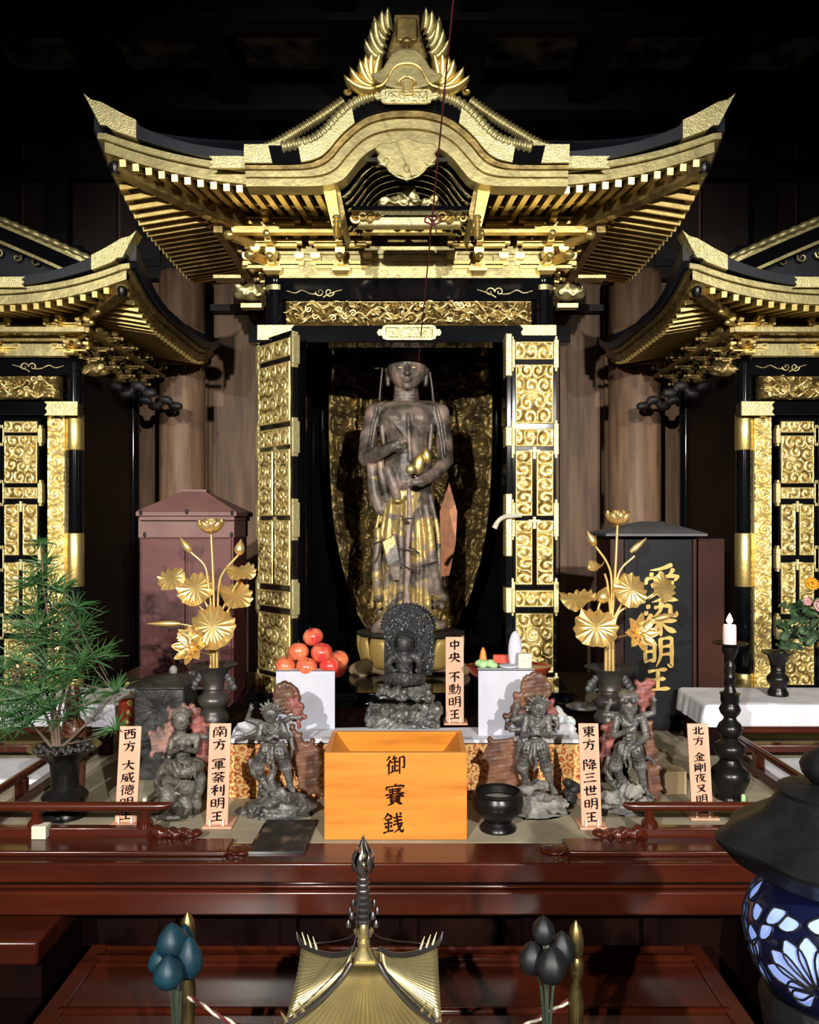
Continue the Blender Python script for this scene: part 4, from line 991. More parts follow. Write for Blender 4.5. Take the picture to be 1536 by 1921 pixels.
# crossing sash and hanging sleeve
for i in range(4): f.ch((560 + i * 16, 1000 - i * 26, -.035, 18), (680, 930 - i * 26, -.065, 18), (760 + i * 4, 820 - i * 10, -.06, 16))
f.ch((470, 840, -.03, 45), (480, 1000, -.03, 42), (500, 1180, -.03, 48), (550, 1285, -.03, 46), (600, 1210, -.03, 30))
f.ch((540, 860, -.05, 30), (545, 1020, -.06, 26), (590, 1200, -.05, 24))
f.ch((600, 980, -.07, 40), (640, 1090, -.07, 48), (670, 1190, -.07, 36))
f.ch((750, 560, -.075, 14), (755, 700, -.085, 16), (765, 900, -.085, 20))
for q in (-1, 1): f.ch((740 + q * 175, 500, -.03, 20), (740 + q * 190, 640, -.05, 18), (740 + q * 170, 820, -.05, 16))
for i in range(4): f.ch((540 - i * 24, 500 + i * 10, -.044 + .02 * i, 15), (500 - i * 22, 640, -.040 + .02 * i, 15), (475 - i * 16, 800, -.05 + .02 * i, 14), (465 - i * 10, 900, -.05 + .02 * i, 12))
for i in range(4): f.ch((945 + i * 22, 500 + i * 10, -.044 + .02 * i, 15), (975 + i * 24, 640, -.040 + .02 * i, 15), (1000 + i * 20, 780, -.05 + .02 * i, 14), (1010 + i * 16, 890, -.05 + .02 * i, 12))
for i in range(5): f.ch((600 + i * 22, 520 + i * 6, -.062, 8), (660 + i * 16, 640, -.078, 9), (735 + i * 6, 730 + i * 8, -.085, 8))
f.ch((905, 1000, -.02, 30), (900, 1080, -.03, 26), (880, 1150, -.04, 20))
f.skin('body', st, 'worn', .0036, .0010, 110, 1)
# skirt
f = Fig(3.27, 580, 900, k)
f.ch((745, 130, .02, 200), (740, 330, .02, 215), (735, 600, .02, 222), (745, 820, .03, 225), (745, 980, .04, 215))
f.c(600, 1010, .02, 90, 890, 1010, .02, 90); f.ch((640, 1000, -.06, 70), (560, 1110, -.06, 60), (500, 1130, -.06, 36)); f.ch((850, 1000, -.06, 70), (930, 1090, -.06, 60), (1000, 1100, -.06, 36))
for i in range(11):
    x = 500 + i * 48; w = 12 + (i % 3) * 6
    f.ch((740 + (x - 740) * .75, 120 + (i % 2) * 40, -.085 + abs(x - 740) * .00022, w), (x, 420, -.105 + abs(x - 740) * .00028, w + 4), (x + (i % 2) * 14, 700, -.108 + abs(x - 740) * .0003, w + 2), (x + (x - 740) * .1, 960, -.10 + abs(x - 740) * .0003, w + 6))
f.ch((880, 200, -.075, 30), (915, 400, -.075, 34), (930, 620, -.07, 38), (970, 860, -.05, 40), (1010, 890, -.04, 38))
f.ch((520, 380, -.075, 24), (515, 560, -.085, 30), (510, 720, -.085, 36), (525, 890, -.08, 36))
for q in range(5): f.ch((560 + 22 * q, 470 - 14 * q, -.115, 10), (600 + 20 * q, 640 - 8 * q, -.125, 12), (640 + 10 * q, 760, -.12, 9))
f.skin('skirt', st, 'worn_gold', .0042, .0014, 90, 1)
f = Fig(3.27, 580, 900, k)
f.ch((755, 60, -.120, 16), (762, 250, -.136, 24), (745, 480, -.140, 17), (748, 700, -.136, 24), (736, 830, -.130, 18), (742, 930, -.128, 30))
f.skin('front_band', st, 'faded_band', .005, .001, 80)
def tp(x, y, d): return Fig(3.27, 580, 900, k).pt(x, y, d)
for l in ([(690, 270, -.15), (760, 330, -.165), (700, 300, -.155), (800, 290, -.15)], [(670, 520, -.14), (760, 535, -.165), (835, 560, -.15), (760, 505, -.165)], [(700, 640, -.15), (790, 690, -.16), (820, 660, -.15)],
          [(560, 450, -.115), (520, 580, -.115), (500, 630, -.11)], [(470, 490, -.10), (570, 455, -.115)], [(850, 650, -.13), (980, 620, -.09)]):
    MB().tube(cr([tp(*q) for q in l], 6), .0028, 6).build('binding_cord', M['stem'], st, 60)
f = Fig(3.27, 580, 640, k)
MB().ell(f.pt(768, 972, -.20), (f.r(36),) * 3, n=20, m=14).build('held_jewel', M['gold_pale'], st, 180)
for a_, b_, d_, rx_, rz_, an_ in ((830, 930, -.16, 44, 80, .2), (890, 870, -.15, 34, 60, -.2), (670, 1212, -.1, 40, 18, 0)): MB().ell(f.pt(a_, b_, d_), (f.r(rx_), .018, f.r(rz_)), (0, an_, 0)).build('gilt_ornament', M['gold'], st, 180)
for q in (-1, 1): MB().ell(f.pt(742 + q * 48, 201, -.073 - .004), (f.r(22), .006, f.r(9)), (0, 0, q * -.35)).build('gilt_eye', M['gold_pale'], st, 180)
for x, y0_, y1_, dx in ((555, 205, 450, -22), (915, 235, 455, 26)):
    MB().tube([f.pt(x, y0_, 0.02), f.pt(x + dx * .6, (y0_ + y1_) / 2, .02), f.pt(x + dx, y1_, .03)], [.0042, .0055, .007], 8).build('crown_ribbon', M['bronze_gray'], st, 60)
MB().ell(f.pt(520, 200, .02), (.007, .006, .007)).ell(f.pt(548, 200, .02), (.005, .005, .005)).ell(f.pt(505, 205, .02), (.004, .004, .004)).build('crown_flower', M['gold_dull'], st, 180)
# pedestal
Yp = 3.22; zc = WZ(1188, Yp)
mb = MB(); xc = WX(770, Yp); rr = WX(872, Yp) - xc
mb.lathe((xc, 3.27, zc - .008), [(rr * 1.0, 0), (rr * 1.02, .008), (0.0, .010)], 40, 1, .8)
mb.build('pedestal_top', M['bronze_gray'], st, 40)
for a in range(14):
    t = 2 * math.pi * a / 14; c, s_ = math.cos(t), math.sin(t); mb = MB()
    def fn(u, v, t=t):
        w = (u - .5) * 2; an = t + w * .215 * (.75 + .3 * math.sin(math.pi * min(1, v * .9 + .1)))
        q = rr * (.86 + .12 * math.sin(math.pi * .62 * v) + .03 * (1 - w * w)); return (xc + q * math.cos(an), 3.27 + .8 * q * math.sin(an), zc - .012 - (1 - v) * .118)
    mb.grid(7, 7, fn, (-c * .008, -s_ * .008, 0)).build('pedestal_petal', M['gold_paint'], st, 180)
MB().lathe((xc, 3.27, zc - .13), [(rr * .82, 0), (rr * .84, .118), (0, .118)], 32, 1, .8).build('pedestal_core', M['gold_deep'], st, 40)
f = Fig(3.2, 580, 900, k)
f.ch((345, 1440, 0, 46), (450, 1400, 0, 60), (560, 1430, 0, 56), (680, 1420, 0, 50), (800, 1420, 0, 50), (930, 1400, 0, 60), (1080, 1400, 0, 60), (1180, 1440, 0, 44))
for x in (380, 1140): f.ch((x, 1430, -.02, 46), (x + (25 if x < 700 else -25), 1500, -.03, 44), (x, 1560, -.02, 46))
f.c(400, 1570, .1, 50, 1130, 1570, .1, 50)
f.skin('pedestal_foot', st, 'beige_wood', .007, .001, 50)
# backing mandorla
Ym = 3.94
tab = [(1185, 60), (1165, 84), (1140, 98), (1100, 112), (1050, 126), (1000, 136), (950, 142), (900, 145), (850, 147), (800, 148), (740, 147), (700, 143), (660, 133), (620, 112), (590, 84), (565, 45), (550, 6)]
pys = np.array([t[0] for t in tab][::-1], float); wd = np.array([t[1] for t in tab][::-1], float)
nu, nv = 110, 230; zlo, zhi = WZ(1185, Ym), WZ(552, Ym)
Hm = karakusa(.70, zhi - zlo, .115, .030, 31, (zhi - zlo) / nv, .001) + swirl(.70, zhi - zlo, .014, 31, (zhi - zlo) / nv, 34, 1.1, .7, .004); Hm = np.array([[Hm[min(int(j / (nv - 1) * (Hm.shape[0] - 1)), Hm.shape[0] - 1), int(i / (nu - 1) * (Hm.shape[1] - 1))] for i in range(nu)] for j in range(nv)])
def mf(u, v):
    py = 1185 + (552 - 1185) * v; w = float(np.interp(py, pys, wd)); t = (u - .5) * 2
    e = max(0, (abs(t) - .93) / .07); j, i = int(v * (nv - 1) + .5), int(u * (nu - 1) + .5)
    return (WX(770 + t * w, Ym), Ym - .15 * t * t - Hm[j, i] * (1 - e) - .014 * (e > 0), WZ(py, Ym))
mb = MB().grid(nu, nv, mf, (0, .02, 0)); mb.build('mandorla', M['mandorla'], st, 180)
MB().prism([(WX(827, 3.62), WZ(1082, 3.58)), (WX(825, 3.58), WZ(960, 3.58)), (WX(843, 3.58), WZ(905, 3.58)), (WX(858, 3.58), WZ(960, 3.58)), (WX(855, 3.58), WZ(1020, 3.58)), (WX(843, 3.58), WZ(1080, 3.58))], 3.60, 3.63).build('mandorla_patch', mat('orange_painted_wood', (.66, .22, .05), (.40, .12, .03), .5, 0, 30), st, 40)

# --- carved rock helper
def rock(root, name, m, Y, pts, voxel=.0045, noise=.004, ns=70, x0=0, y0=0, k=1):
    f = Fig(Y, x0, y0, k)
    for x, y, d, rx, ry, rd in pts: f.e(x, y, d, rx, ry, rd)
    o = f.skin(name, root, m, voxel * .75, 0, ns, 1); crag(o.data, noise * 1.5, ns * .45, len(pts)); clampz(o.data, .7805 - ROOT[root.name][2]); return o
def curls(f, x, y, n, r, d, R, step=(9, -6)):
    for q in range(n):
        xx, yy = x + R.uniform(-1, 1) * step[0], y + R.uniform(-1, 1) * step[1]
        hand = R.choice((-1, 1)); a0 = R.uniform(0, 6.28)
        pts = [(xx + r * (1 - .8 * t / 12) * math.cos(a0 + hand * t * .55), yy + r * (1 - .8 * t / 12) * math.sin(a0 + hand * t * .55), d - .004, r * .22) for t in range(12)]
        f.ch(*pts)

# --- small seated figure on rocks in front of it
fd = thing('seated_statue', (WX(757, 2.50), 2.52, .947), 'small dark stone seated statue on a stepped rock, in front of the tall figure', 'statue')
k2 = .2604; Yf = 2.50
f = Fig(Yf, 500, 1120, k2)
f.e(992, 330, -.03, 54, 62, .024); f.c(990, 395, -.025, 30, 990, 430, -.02, 34); f.face(992, 340, 46, -.031, True); f.e(992, 300, -.02, 52, 34, .024)
for q in range(-3, 4): f.e(992 + q * 15, 283 + abs(q) * 8, -.038, 10, 9, .008)
f.c(925, 435, -.02, 38, 1060, 430, -.02, 38); f.c(992, 450, -.02, 62, 992, 540, -.02, 58); f.e(960, 455, -.035, 32, 26, .014); f.e(1025, 455, -.035, 32, 26, .014)
f.ch((905, 430, -.02, 30), (870, 490, -.025, 24), (915, 530, -.05, 18)); f.hand(930, 528, -.055, 10, 26, .7)
f.ch((1078, 425, -.02, 30), (1105, 490, -.03, 23), (1090, 535, -.055, 18)); f.hand(1085, 535, -.06, 150, 26, .7)
f.ch((870, 590, -.02, 40), (990, 605, -.05, 42), (1110, 590, -.02, 40)); f.ch((880, 585, -.03, 34), (990, 570, -.055, 30), (1090, 585, -.04, 32)); f.c(900, 600, 0, 50, 1080, 600, 0, 50)
for q in range(5): f.ch((900 + q * 40, 580, -.062, 7), (890 + q * 44, 610, -.068, 8), (880 + q * 50, 628, -.058, 7))
f.ch((925, 410, -.045, 10), (985, 480, -.055, 10), (1045, 540, -.05, 10))
f.skin('figure', fd, 'stone_dark', .0026, .0006, 160, 1)
mb = MB().tube([f.pt(1100, 420, -.03), f.pt(1100, 540, -.05)], .003, 6); 
mb.ell(f.pt(1100, 415, -.03), (.007,) * 3, n=8, m=6); mb.build('lasso', M['stone_dark'], fd, 60)
f = Fig(Yf + .02, 500, 1120, k2)
for x, y, r in ((840, 120, 0), ): pass
outl = [(850, 560), (845, 420), (850, 300), (832, 200), (838, 130), (870, 95), (910, 78), (960, 56), (1000, 50), (1050, 58), (1090, 75), (1140, 110), (1180, 160), (1200, 210), (1206, 300), (1210, 420), (1190, 560)]
mb = MB(); mb.prism([(f.pt(x, y).x, f.pt(x, y).z) for x, y in outl], Yf + .012, Yf + .034); fl = MB()
R = random.Random(2)
for i in range(340):
    x, y = R.uniform(850, 1200), R.uniform(60, 540)
    if (x - 1020) ** 2 / 185 ** 2 + (y - 230) ** 2 / 180 ** 2 > .95 and y < 230: continue
    if abs(x - 990) < 75 and y > 240: continue
    (fl if i % 3 else mb).ell((f.pt(x, y).x, Yf + .010, f.pt(x, y).z), (R.uniform(.0012, .003), .005, R.uniform(.0015, .0045)), (0, R.uniform(-.9, .9), 0), 6, 5)
for i in range(26):
    a = math.pi * (1.02 - 1.04 * i / 25); x, y = 1020 + 186 * math.cos(a), 215 - 160 * math.sin(a)
    mb.cap(f.pt(x, y), .006, f.pt(x + 16 * math.cos(a), y - 16 * math.sin(a)), .0015, 6)
fm_ = mb.build('flame_mandorla', M['iron'], fd, 40); fl.build('flame_relief', M['fleck'], fm_, 180, kind='stuff')
MB().tube([f.pt(1000 + 75 * math.cos(a), 320 - 75 * math.sin(a), -.012) for a in np.linspace(-.5, 3.64, 24)], .004, 6).build('halo_ring', M['iron'], fd, 60)
f = Fig(Yf, 500, 1120, k2)
R = random.Random(4)
f.mb.box(f.pt(800, 0).x, f.pt(1180, 0).x, Yf - .05, Yf + .045, f.pt(0, 720).z, f.pt(0, 640).z)
f.mb.box(f.pt(735, 0).x, f.pt(1235, 0).x, Yf - .07, Yf + .06, f.pt(0, 918).z, f.pt(0, 790).z)
for i in range(9): f.e(810 + i * 45, 690 + R.uniform(-20, 30), -.055 + R.uniform(0, .02), R.uniform(30, 46), R.uniform(26, 44), .03)
for i in range(12): f.e(740 + i * 44, 850 + R.uniform(-40, 30), -.07 + R.uniform(0, .03), R.uniform(30, 46), R.uniform(34, 60), .028)
for i in range(16): f.e(735 + i * 33, 800 + R.uniform(0, 110), -.078 + R.uniform(-.01, .01), R.uniform(14, 30), R.uniform(16, 40), .022)
rb_ = f.skin('rock_base', fd, 'rock_dark', .0026, .0, 75, 1); crag(rb_.data, .005, 42, 3); clampz(rb_.data, .9445 - ROOT[fd.name][2])

# --- four wrathful figures
def tiny_hand(f, x, y, d, ang, s): f.hand(x, y, d, ang, s, .6)
def king(name, lab, base, m):
    return thing(name, (WX(base[0], base[2]), base[2], WZ(base[1], base[2])), lab, 'statue', None)
# riding figure at the left
Y1 = 2.17
s1 = king('riding_statue', 'grey-green statue with clasped hands riding a crouching bull, between the two left tablets', (335, 1536, Y1), None)
f = Fig(Y1, floor=.7805)
f.e(340, 1352, -.01, 15, 19, .022); f.face(340, 1354, 14, -.012, True); f.c(340, 1365, 0, 8, 340, 1380, .005, 10)
for dx, dy in ((-8, -18), (0, -21), (8, -19), (-13, -10), (13, -11)): f.e(340 + dx, 1352 + dy, -.018, 6, 6, .01); f.e(340 + dx, 1350 + dy, -.026, 2, 2, .004)
f.c(327, 1386, 0, 9, 366, 1384, 0, 9); f.c(345, 1392, 0, 15, 343, 1422, 0, 13); f.e(336, 1393, -.014, 8, 7, .01); f.e(353, 1393, -.014, 8, 7, .01)
f.ch((324, 1385, 0, 7), (318, 1412, -.012, 5.5), (338, 1405, -.045, 4)); f.ch((370, 1383, 0, 7), (367, 1409, -.012, 5.5), (342, 1405, -.045, 4)); f.hand(340, 1402, -.047, 92, 8, .1)
f.ch((372, 1380, .01, 6), (392, 1384, .01, 4.5), (396, 1362, .0, 3.5)); f.hand(397, 1357, 0, 80, 8, .3)
f.ch((326, 1395, .01, 5), (314, 1428, 0, 4.5), (306, 1420, -.02, 3.5))
f.c(318, 1440, 0, 15, 368, 1436, 0, 16); f.ch((320, 1436, -.02, 12), (345, 1448, -.045, 12), (366, 1440, -.035, 12)); f.ch((366, 1440, -.02, 12), (378, 1464, -.02, 10), (374, 1486, -.02, 7), (368, 1494, -.035, 6))
f.ch((316, 1436, 0, 9), (300, 1452, -.01, 7), (292, 1474, -.01, 4), (296, 1490, 0, 3)); f.ch((306, 1440, .01, 7), (298, 1470, .01, 6), (303, 1485, .01, 5))
for q in range(6): f.ch((318 + q * 9, 1432, -.045 - .004 * (q % 2), 2.4), (322 + q * 9, 1446, -.055, 2.6), (330 + q * 7, 1458, -.05, 2.4))
f.skin('figure', s1, 'stone_green', .0018, .0007, 260, 1)
f = Fig(Y1, floor=.7805)
f.c(318, 1478, .0, 27, 352, 1476, .02, 26); f.e(316, 1492, -.035, 18, 22, .03); f.e(310, 1508, -.055, 13, 13, .022); f.e(306, 1517, -.062, 8, 7, .014)
f.ch((302, 1480, -.05, 4), (294, 1470, -.055, 3), (291, 1462, -.055, 1.5)); f.ch((328, 1480, -.05, 4), (336, 1472, -.055, 3), (340, 1464, -.055, 1.5)); f.c(300, 1488, -.045, 4, 292, 1492, -.045, 2.5); f.c(330, 1488, -.045, 4, 338, 1490, -.045, 2.5)
f.ch((345, 1495, 0, 14), (352, 1516, -.01, 10), (346, 1528, -.02, 7)); f.ch((300, 1506, -.01, 11), (308, 1525, -.03, 8), (298, 1531, -.05, 6)); f.ch((330, 1512, -.03, 11), (337, 1528, -.05, 7), (330, 1533, -.06, 6))
f.c(290, 1532, -.02, 4, 360, 1532, -.01, 5); f.ch((288, 1528, -.05, 5), (310, 1534, -.065, 5), (335, 1534, -.065, 5))
f.ch((362, 1480, .01, 12), (372, 1510, .01, 8), (366, 1530, .01, 6))
f.skin('bull', s1, 'stone_green', .0024, .0008, 150, 1)
for nm, pl, m in (('head_slab', [(318, 1330), (346, 1323), (362, 1325), (368, 1334), (352, 1338), (322, 1344)], 'pink_stone'),
                  ('flame_halo', [(360, 1324), (374, 1334), (380, 1348), (392, 1360), (394, 1380), (392, 1420), (386, 1440), (372, 1430), (366, 1392), (362, 1360)], 'flame_red'),
                  ('flame_halo', [(284, 1374), (300, 1368), (312, 1370), (313, 1360), (320, 1357), (326, 1366), (322, 1392), (312, 1406), (288, 1412)], 'pink_stone')):
    mb = MB().prism([(WX(x, Y1 + .03), WZ(y, Y1 + .03)) for x, y in pl], Y1 + .014, Y1 + .034); R = random.Random(5)
    for i in range(10):
        x, y = pl[i % len(pl)]; mb.ell((WX(x, Y1 + .03), Y1 + .022, WZ(y, Y1 + .03)), (.008, .012, .010), n=8, m=6)
    link(nm, remesh(mb, nm, .0026, ROOT[s1.name], 1, .002, 120), M[m], s1, 180)

def standing(name, lab, Y, head, sh, waist, arms, legs, extra, rocks, rockmat, halos, base, fm='stone_fig', crown=10, helmet=False):
    t = king(name, lab, (base[0], base[1], Y), None); f = Fig(Y, floor=.7805); hx, hy, hr = head
    f.e(hx, hy - 1, -.01, hr, hr * 1.22, hr / FPX * Y); f.face(hx, hy + 1, hr * .95, -.011, True); f.c(hx, hy + hr, 0, hr * .55, hx, hy + hr * 1.9, .005, hr * .6)
    R = random.Random(len(name))
    if helmet:
        f.e(hx - 2, hy - hr * 1.5, -.008, hr * 1.35, hr * .62, .03); f.c(hx - 14, hy - hr * .9, -.024, 4, hx + 14, hy - hr * .9, -.024, 4); f.e(hx - 6, hy - hr * .75, -.03, 5, 5, .008); f.e(hx + 8, hy - hr * .75, -.03, 5, 5, .008)
        f.ch((hx, hy + hr * .8, -.02, 8), (hx + 2, hy + hr * 1.6, -.022, 7), (hx + 4, hy + hr * 2.2, -.018, 4))
    else:
        for i in range(crown):
            a = math.pi * (.02 + .96 * i / (crown - 1)); q = R.uniform(1.35, 2.0)
            f.c(hx + hr * .8 * math.cos(a), hy - hr * .9 * math.sin(a) - 1, -.004, 4.5, hx + hr * q * .95 * math.cos(a), hy - hr * q * math.sin(a) - 2, -.004 + R.uniform(-.01, .01), 1.6)
        for i in range(5): f.e(hx - hr + i * hr * .5, hy - hr * .85 + abs(i - 2) * 2, -.026, 3, 3, .007)
    (lx, ly), (rx, ry) = sh; wx, wy = waist; mx = (lx + rx) / 2
    f.c(lx + 5, ly + 6, .002, 8, rx - 5, ry + 6, .002, 8); f.c(mx, ly + 14, 0, 15, wx, wy - 4, .002, 12.5); f.c(wx, wy - 6, 0, 12.5, wx, wy + 8, .002, 14)
    f.e(mx - 8, ly + 15, -.016, 9, 8, .010); f.e(mx + 8, ly + 15, -.016, 9, 8, .010)
    for i in range(3): f.e(wx, wy - 16 + i * 7, -.020, 8, 3, .006)
    f.ch((mx - 14, ly + 2, -.016, 2), (mx - 8, ly + 14, -.024, 2), (mx, ly + 20, -.026, 2.6), (mx + 8, ly + 14, -.024, 2), (mx + 14, ly + 2, -.016, 2))
    for a in arms:
        pts = a['p']; f.ch(*[(x, y, d, r) for x, y, d, r in pts]); x, y, d, r = pts[-1]; f.hand(x + a.get('o', (0, 0))[0], y + a.get('o', (0, 0))[1], d - .002, a.get('a', 90), a.get('s', 9), a.get('c', .6))
        e = pts[1]; f.e(e[0], e[1], e[2], e[3] * 1.12, 2.4, e[3] * 1.1 / FPX * Y)
    for l in legs:
        f.ch(*[(x, y, d, r) for x, y, d, r in l[:3]])
        hp, kn, an = l[0], l[1], l[2]
        for i in range(4):
            tt = .25 + .22 * i; x, y = hp[0] + (kn[0] - hp[0]) * tt, hp[1] + (kn[1] - hp[1]) * tt
            f.ch((x - kn[3] * 1.25, y, -.005, 2), (x, y + 3, kn[2] - kn[3] / FPX * Y * 1.0 - .004, 2.4), (x + kn[3] * 1.25, y - 1, -.005, 2))
        f.c(kn[0] - 2, kn[1] + 2, kn[2], kn[3] * 1.1, kn[0] + 2, kn[1] + 2, kn[2], kn[3] * 1.1)
        fx, fy, fd_ = l[3]; f.c(an[0], an[1] + 3, an[2], an[3], fx, fy, fd_, an[3] * .8)
        for q in (-1, 0, 1): f.c(fx, fy, fd_, 2.4, fx + q * 2.5 + (fx - an[0]) * .25, fy + 2, fd_ - .008, 1.7)
    f.c(wx - 12, wy + 10, 0, 9, wx + 13, wy + 10, 0, 9)
    for i in range(7): f.ch((wx - 16 + i * 5.4, wy + 6, -.022, 2.2), (wx - 20 + i * 6.6, wy + 20, -.028, 2.4), (wx - 22 + i * 7.2, wy + 30, -.02, 2))
    f.ch((wx, wy + 8, -.03, 4), (wx - 1, wy + 30, -.036, 4), (wx + 3, wy + 48, -.032, 3), (wx - 2, wy + 60, -.03, 2)); f.ch((wx - 6, wy + 12, -.03, 3), (wx - 9, wy + 36, -.034, 3), (wx - 5, wy + 50, -.03, 2))
    for c in extra: f.ch(*c)
    f.skin('figure', t, fm, .0018, .0007, 260, 1)
    rock(t, 'rock_base', rockmat, Y, rocks, .0034, .004, 85)
    for nm, pl, m, d, th in halos:
        mb = MB().prism([(WX(x, Y + d), WZ(y, Y + d)) for x, y in pl], Y + d, Y + d + th); R = random.Random(6)
        for i in range(len(pl) * 2):
            x, y = pl[i % len(pl)]; mb.ell((WX(x, Y + d), Y + d + th * .5, WZ(y, Y + d)), (R.uniform(.005, .009), th * .6, R.uniform(.006, .012)), (0, R.uniform(-1, 1), 0), 8, 6)
        link(nm, remesh(mb, nm, .0028, ROOT[t.name], 1, .0022, 110), M[m], t, 180)
    return t
def disc(cx, cy, rx, ry, n=20): return [(cx + rx * math.cos(2 * math.pi * i / n), cy - ry * math.sin(2 * math.pi * i / n)) for i in range(n)]
R = random.Random(11)
rk = lambda x0, x1, yb, yt, n, seed: [(lambda r_, x: (x, yb - 4 - (yb - yt - 8) * max(0, 1 - ((x - (x0 + x1) / 2) / ((x1 - x0) / 2)) ** 2) * r_.uniform(.25, .95), r_.uniform(-.05, .04), r_.uniform(12, 24), r_.uniform(8, 15), r_.uniform(.015, .03)))(random.Random(seed * 100 + i), x0 + 12 + (x1 - x0 - 24) * random.Random(seed * 57 + i).random()) for i in range(n)] + [((x0 + x1) / 2, yb - 8, 0, (x1 - x0) * .5, 12, .06), ((x0 + x1) / 2, yb - 20, 0, (x1 - x0) * .36, 18, .05)]
standing('many_armed_statue', 'grey many-armed statue with spiky crown on a rock, left of the offertory box', 2.19, (507, 1340, 14), ((487, 1356), (530, 1354)), (511, 1394),
    [dict(p=[(488, 1357, .005, 7), (464, 1350, .005, 5), (470, 1330, 0, 3.8)], a=80, s=10), dict(p=[(489, 1362, .008, 6.5), (478, 1372, .005, 5), (462, 1379, 0, 3.8)], a=200, s=9),
     dict(p=[(490, 1360, 0, 7.5), (486, 1386, -.012, 6), (502, 1386, -.045, 4.5)], a=10, s=9), dict(p=[(529, 1358, 0, 7.5), (537, 1380, -.012, 6), (520, 1382, -.045, 4.5)], a=170, s=9),
     dict(p=[(530, 1355, .008, 6.5), (545, 1346, .005, 5), (556, 1346, 0, 3.8)], a=0, s=9)],
    [((500, 1404, 0, 13), (484, 1434, -.02, 10), (493, 1468, -.005, 6.5), (488, 1474, -.025)), ((526, 1404, 0, 13), (536, 1438, -.012, 9.5), (544, 1472, 0, 6.5), (549, 1482, -.02))],
    [[(470, 1428, .01, 6), (478, 1446, .0, 9), (492, 1462, -.01, 9), (506, 1480, -.01, 10)], [(516, 1440, -.02, 5), (508, 1462, -.03, 7), (514, 1480, -.03, 8)], [(545, 1384, .01, 4), (550, 1404, 0, 4), (546, 1420, .01, 3)]],
    rk(448, 596, 1534, 1470, 26, 3), 'stone_fig',
    [('flame_halo', disc(536, 1311, 22, 26) + [], 'flame_brown', .02, .018), ('flame_halo', [(540, 1310), (556, 1312), (566, 1326), (570, 1346), (560, 1364), (552, 1350), (546, 1330)], 'flame_red', .018, .018),
     ('flame_halo', [(548, 1366), (562, 1380), (572, 1400), (586, 1392), (596, 1410), (602, 1432), (596, 1470), (604, 1492), (580, 1490), (562, 1478), (556, 1440), (550, 1400)], 'flame_brown', .03, .022)], (522, 1534))
standing('crowned_statue', 'statue with jagged crown on a pale rough rock, right of the round bronze incense burner', 2.19, (1010, 1329, 15), ((985, 1343), (1030, 1343)), (1003, 1386),
    [dict(p=[(986, 1344, .006, 7), (962, 1350, .006, 5), (968, 1326, 0, 4)], a=70, s=10), dict(p=[(987, 1346, 0, 7.5), (982, 1380, -.012, 6), (1004, 1375, -.046, 4.5)], a=20, s=9),
     dict(p=[(1028, 1346, 0, 7.5), (1030, 1380, -.012, 6), (1010, 1376, -.046, 4.5)], a=160, s=9), dict(p=[(1031, 1344, .008, 6.5), (1044, 1348, .006, 5), (1046, 1362, 0, 4)], a=-80, s=8)],
    [((992, 1402, 0, 13), (980, 1436, -.012, 10), (986, 1466, -.005, 6.5), (982, 1474, -.022)), ((1016, 1402, 0, 13), (1025, 1438, -.012, 10), (1032, 1472, 0, 6.5), (1041, 1486, -.022))],
    [[(952, 1350, .01, 4), (950, 1362, .012, 4), (958, 1370, .012, 4), (976, 1368, .01, 4)], [(1006, 1470, .0, 10), (1000, 1480, -.01, 12)], [(975, 1390, 0, 6), (970, 1420, .01, 5), (976, 1450, .012, 4)]],
    rk(949, 1060, 1538, 1462, 26, 8), 'rock',
    [('halo', disc(1006, 1291, 25, 24), 'flame_brown', .022, .014), ('flame_halo', [(1024, 1310), (1036, 1318), (1040, 1334), (1044, 1340), (1042, 1356), (1030, 1350), (1022, 1330)], 'flame_red', .02, .016),
     ('flame_halo', [(968, 1306), (980, 1302), (990, 1316), (986, 1340), (972, 1350), (952, 1366), (950, 1346), (962, 1332)], 'flame_brown', .022, .016),
     ('flame_halo', [(920, 1390), (960, 1388), (976, 1400), (974, 1470), (962, 1478), (940, 1474), (914, 1472), (918, 1430), (904, 1424)], 'flame_brown', .03, .02)], (1005, 1538))
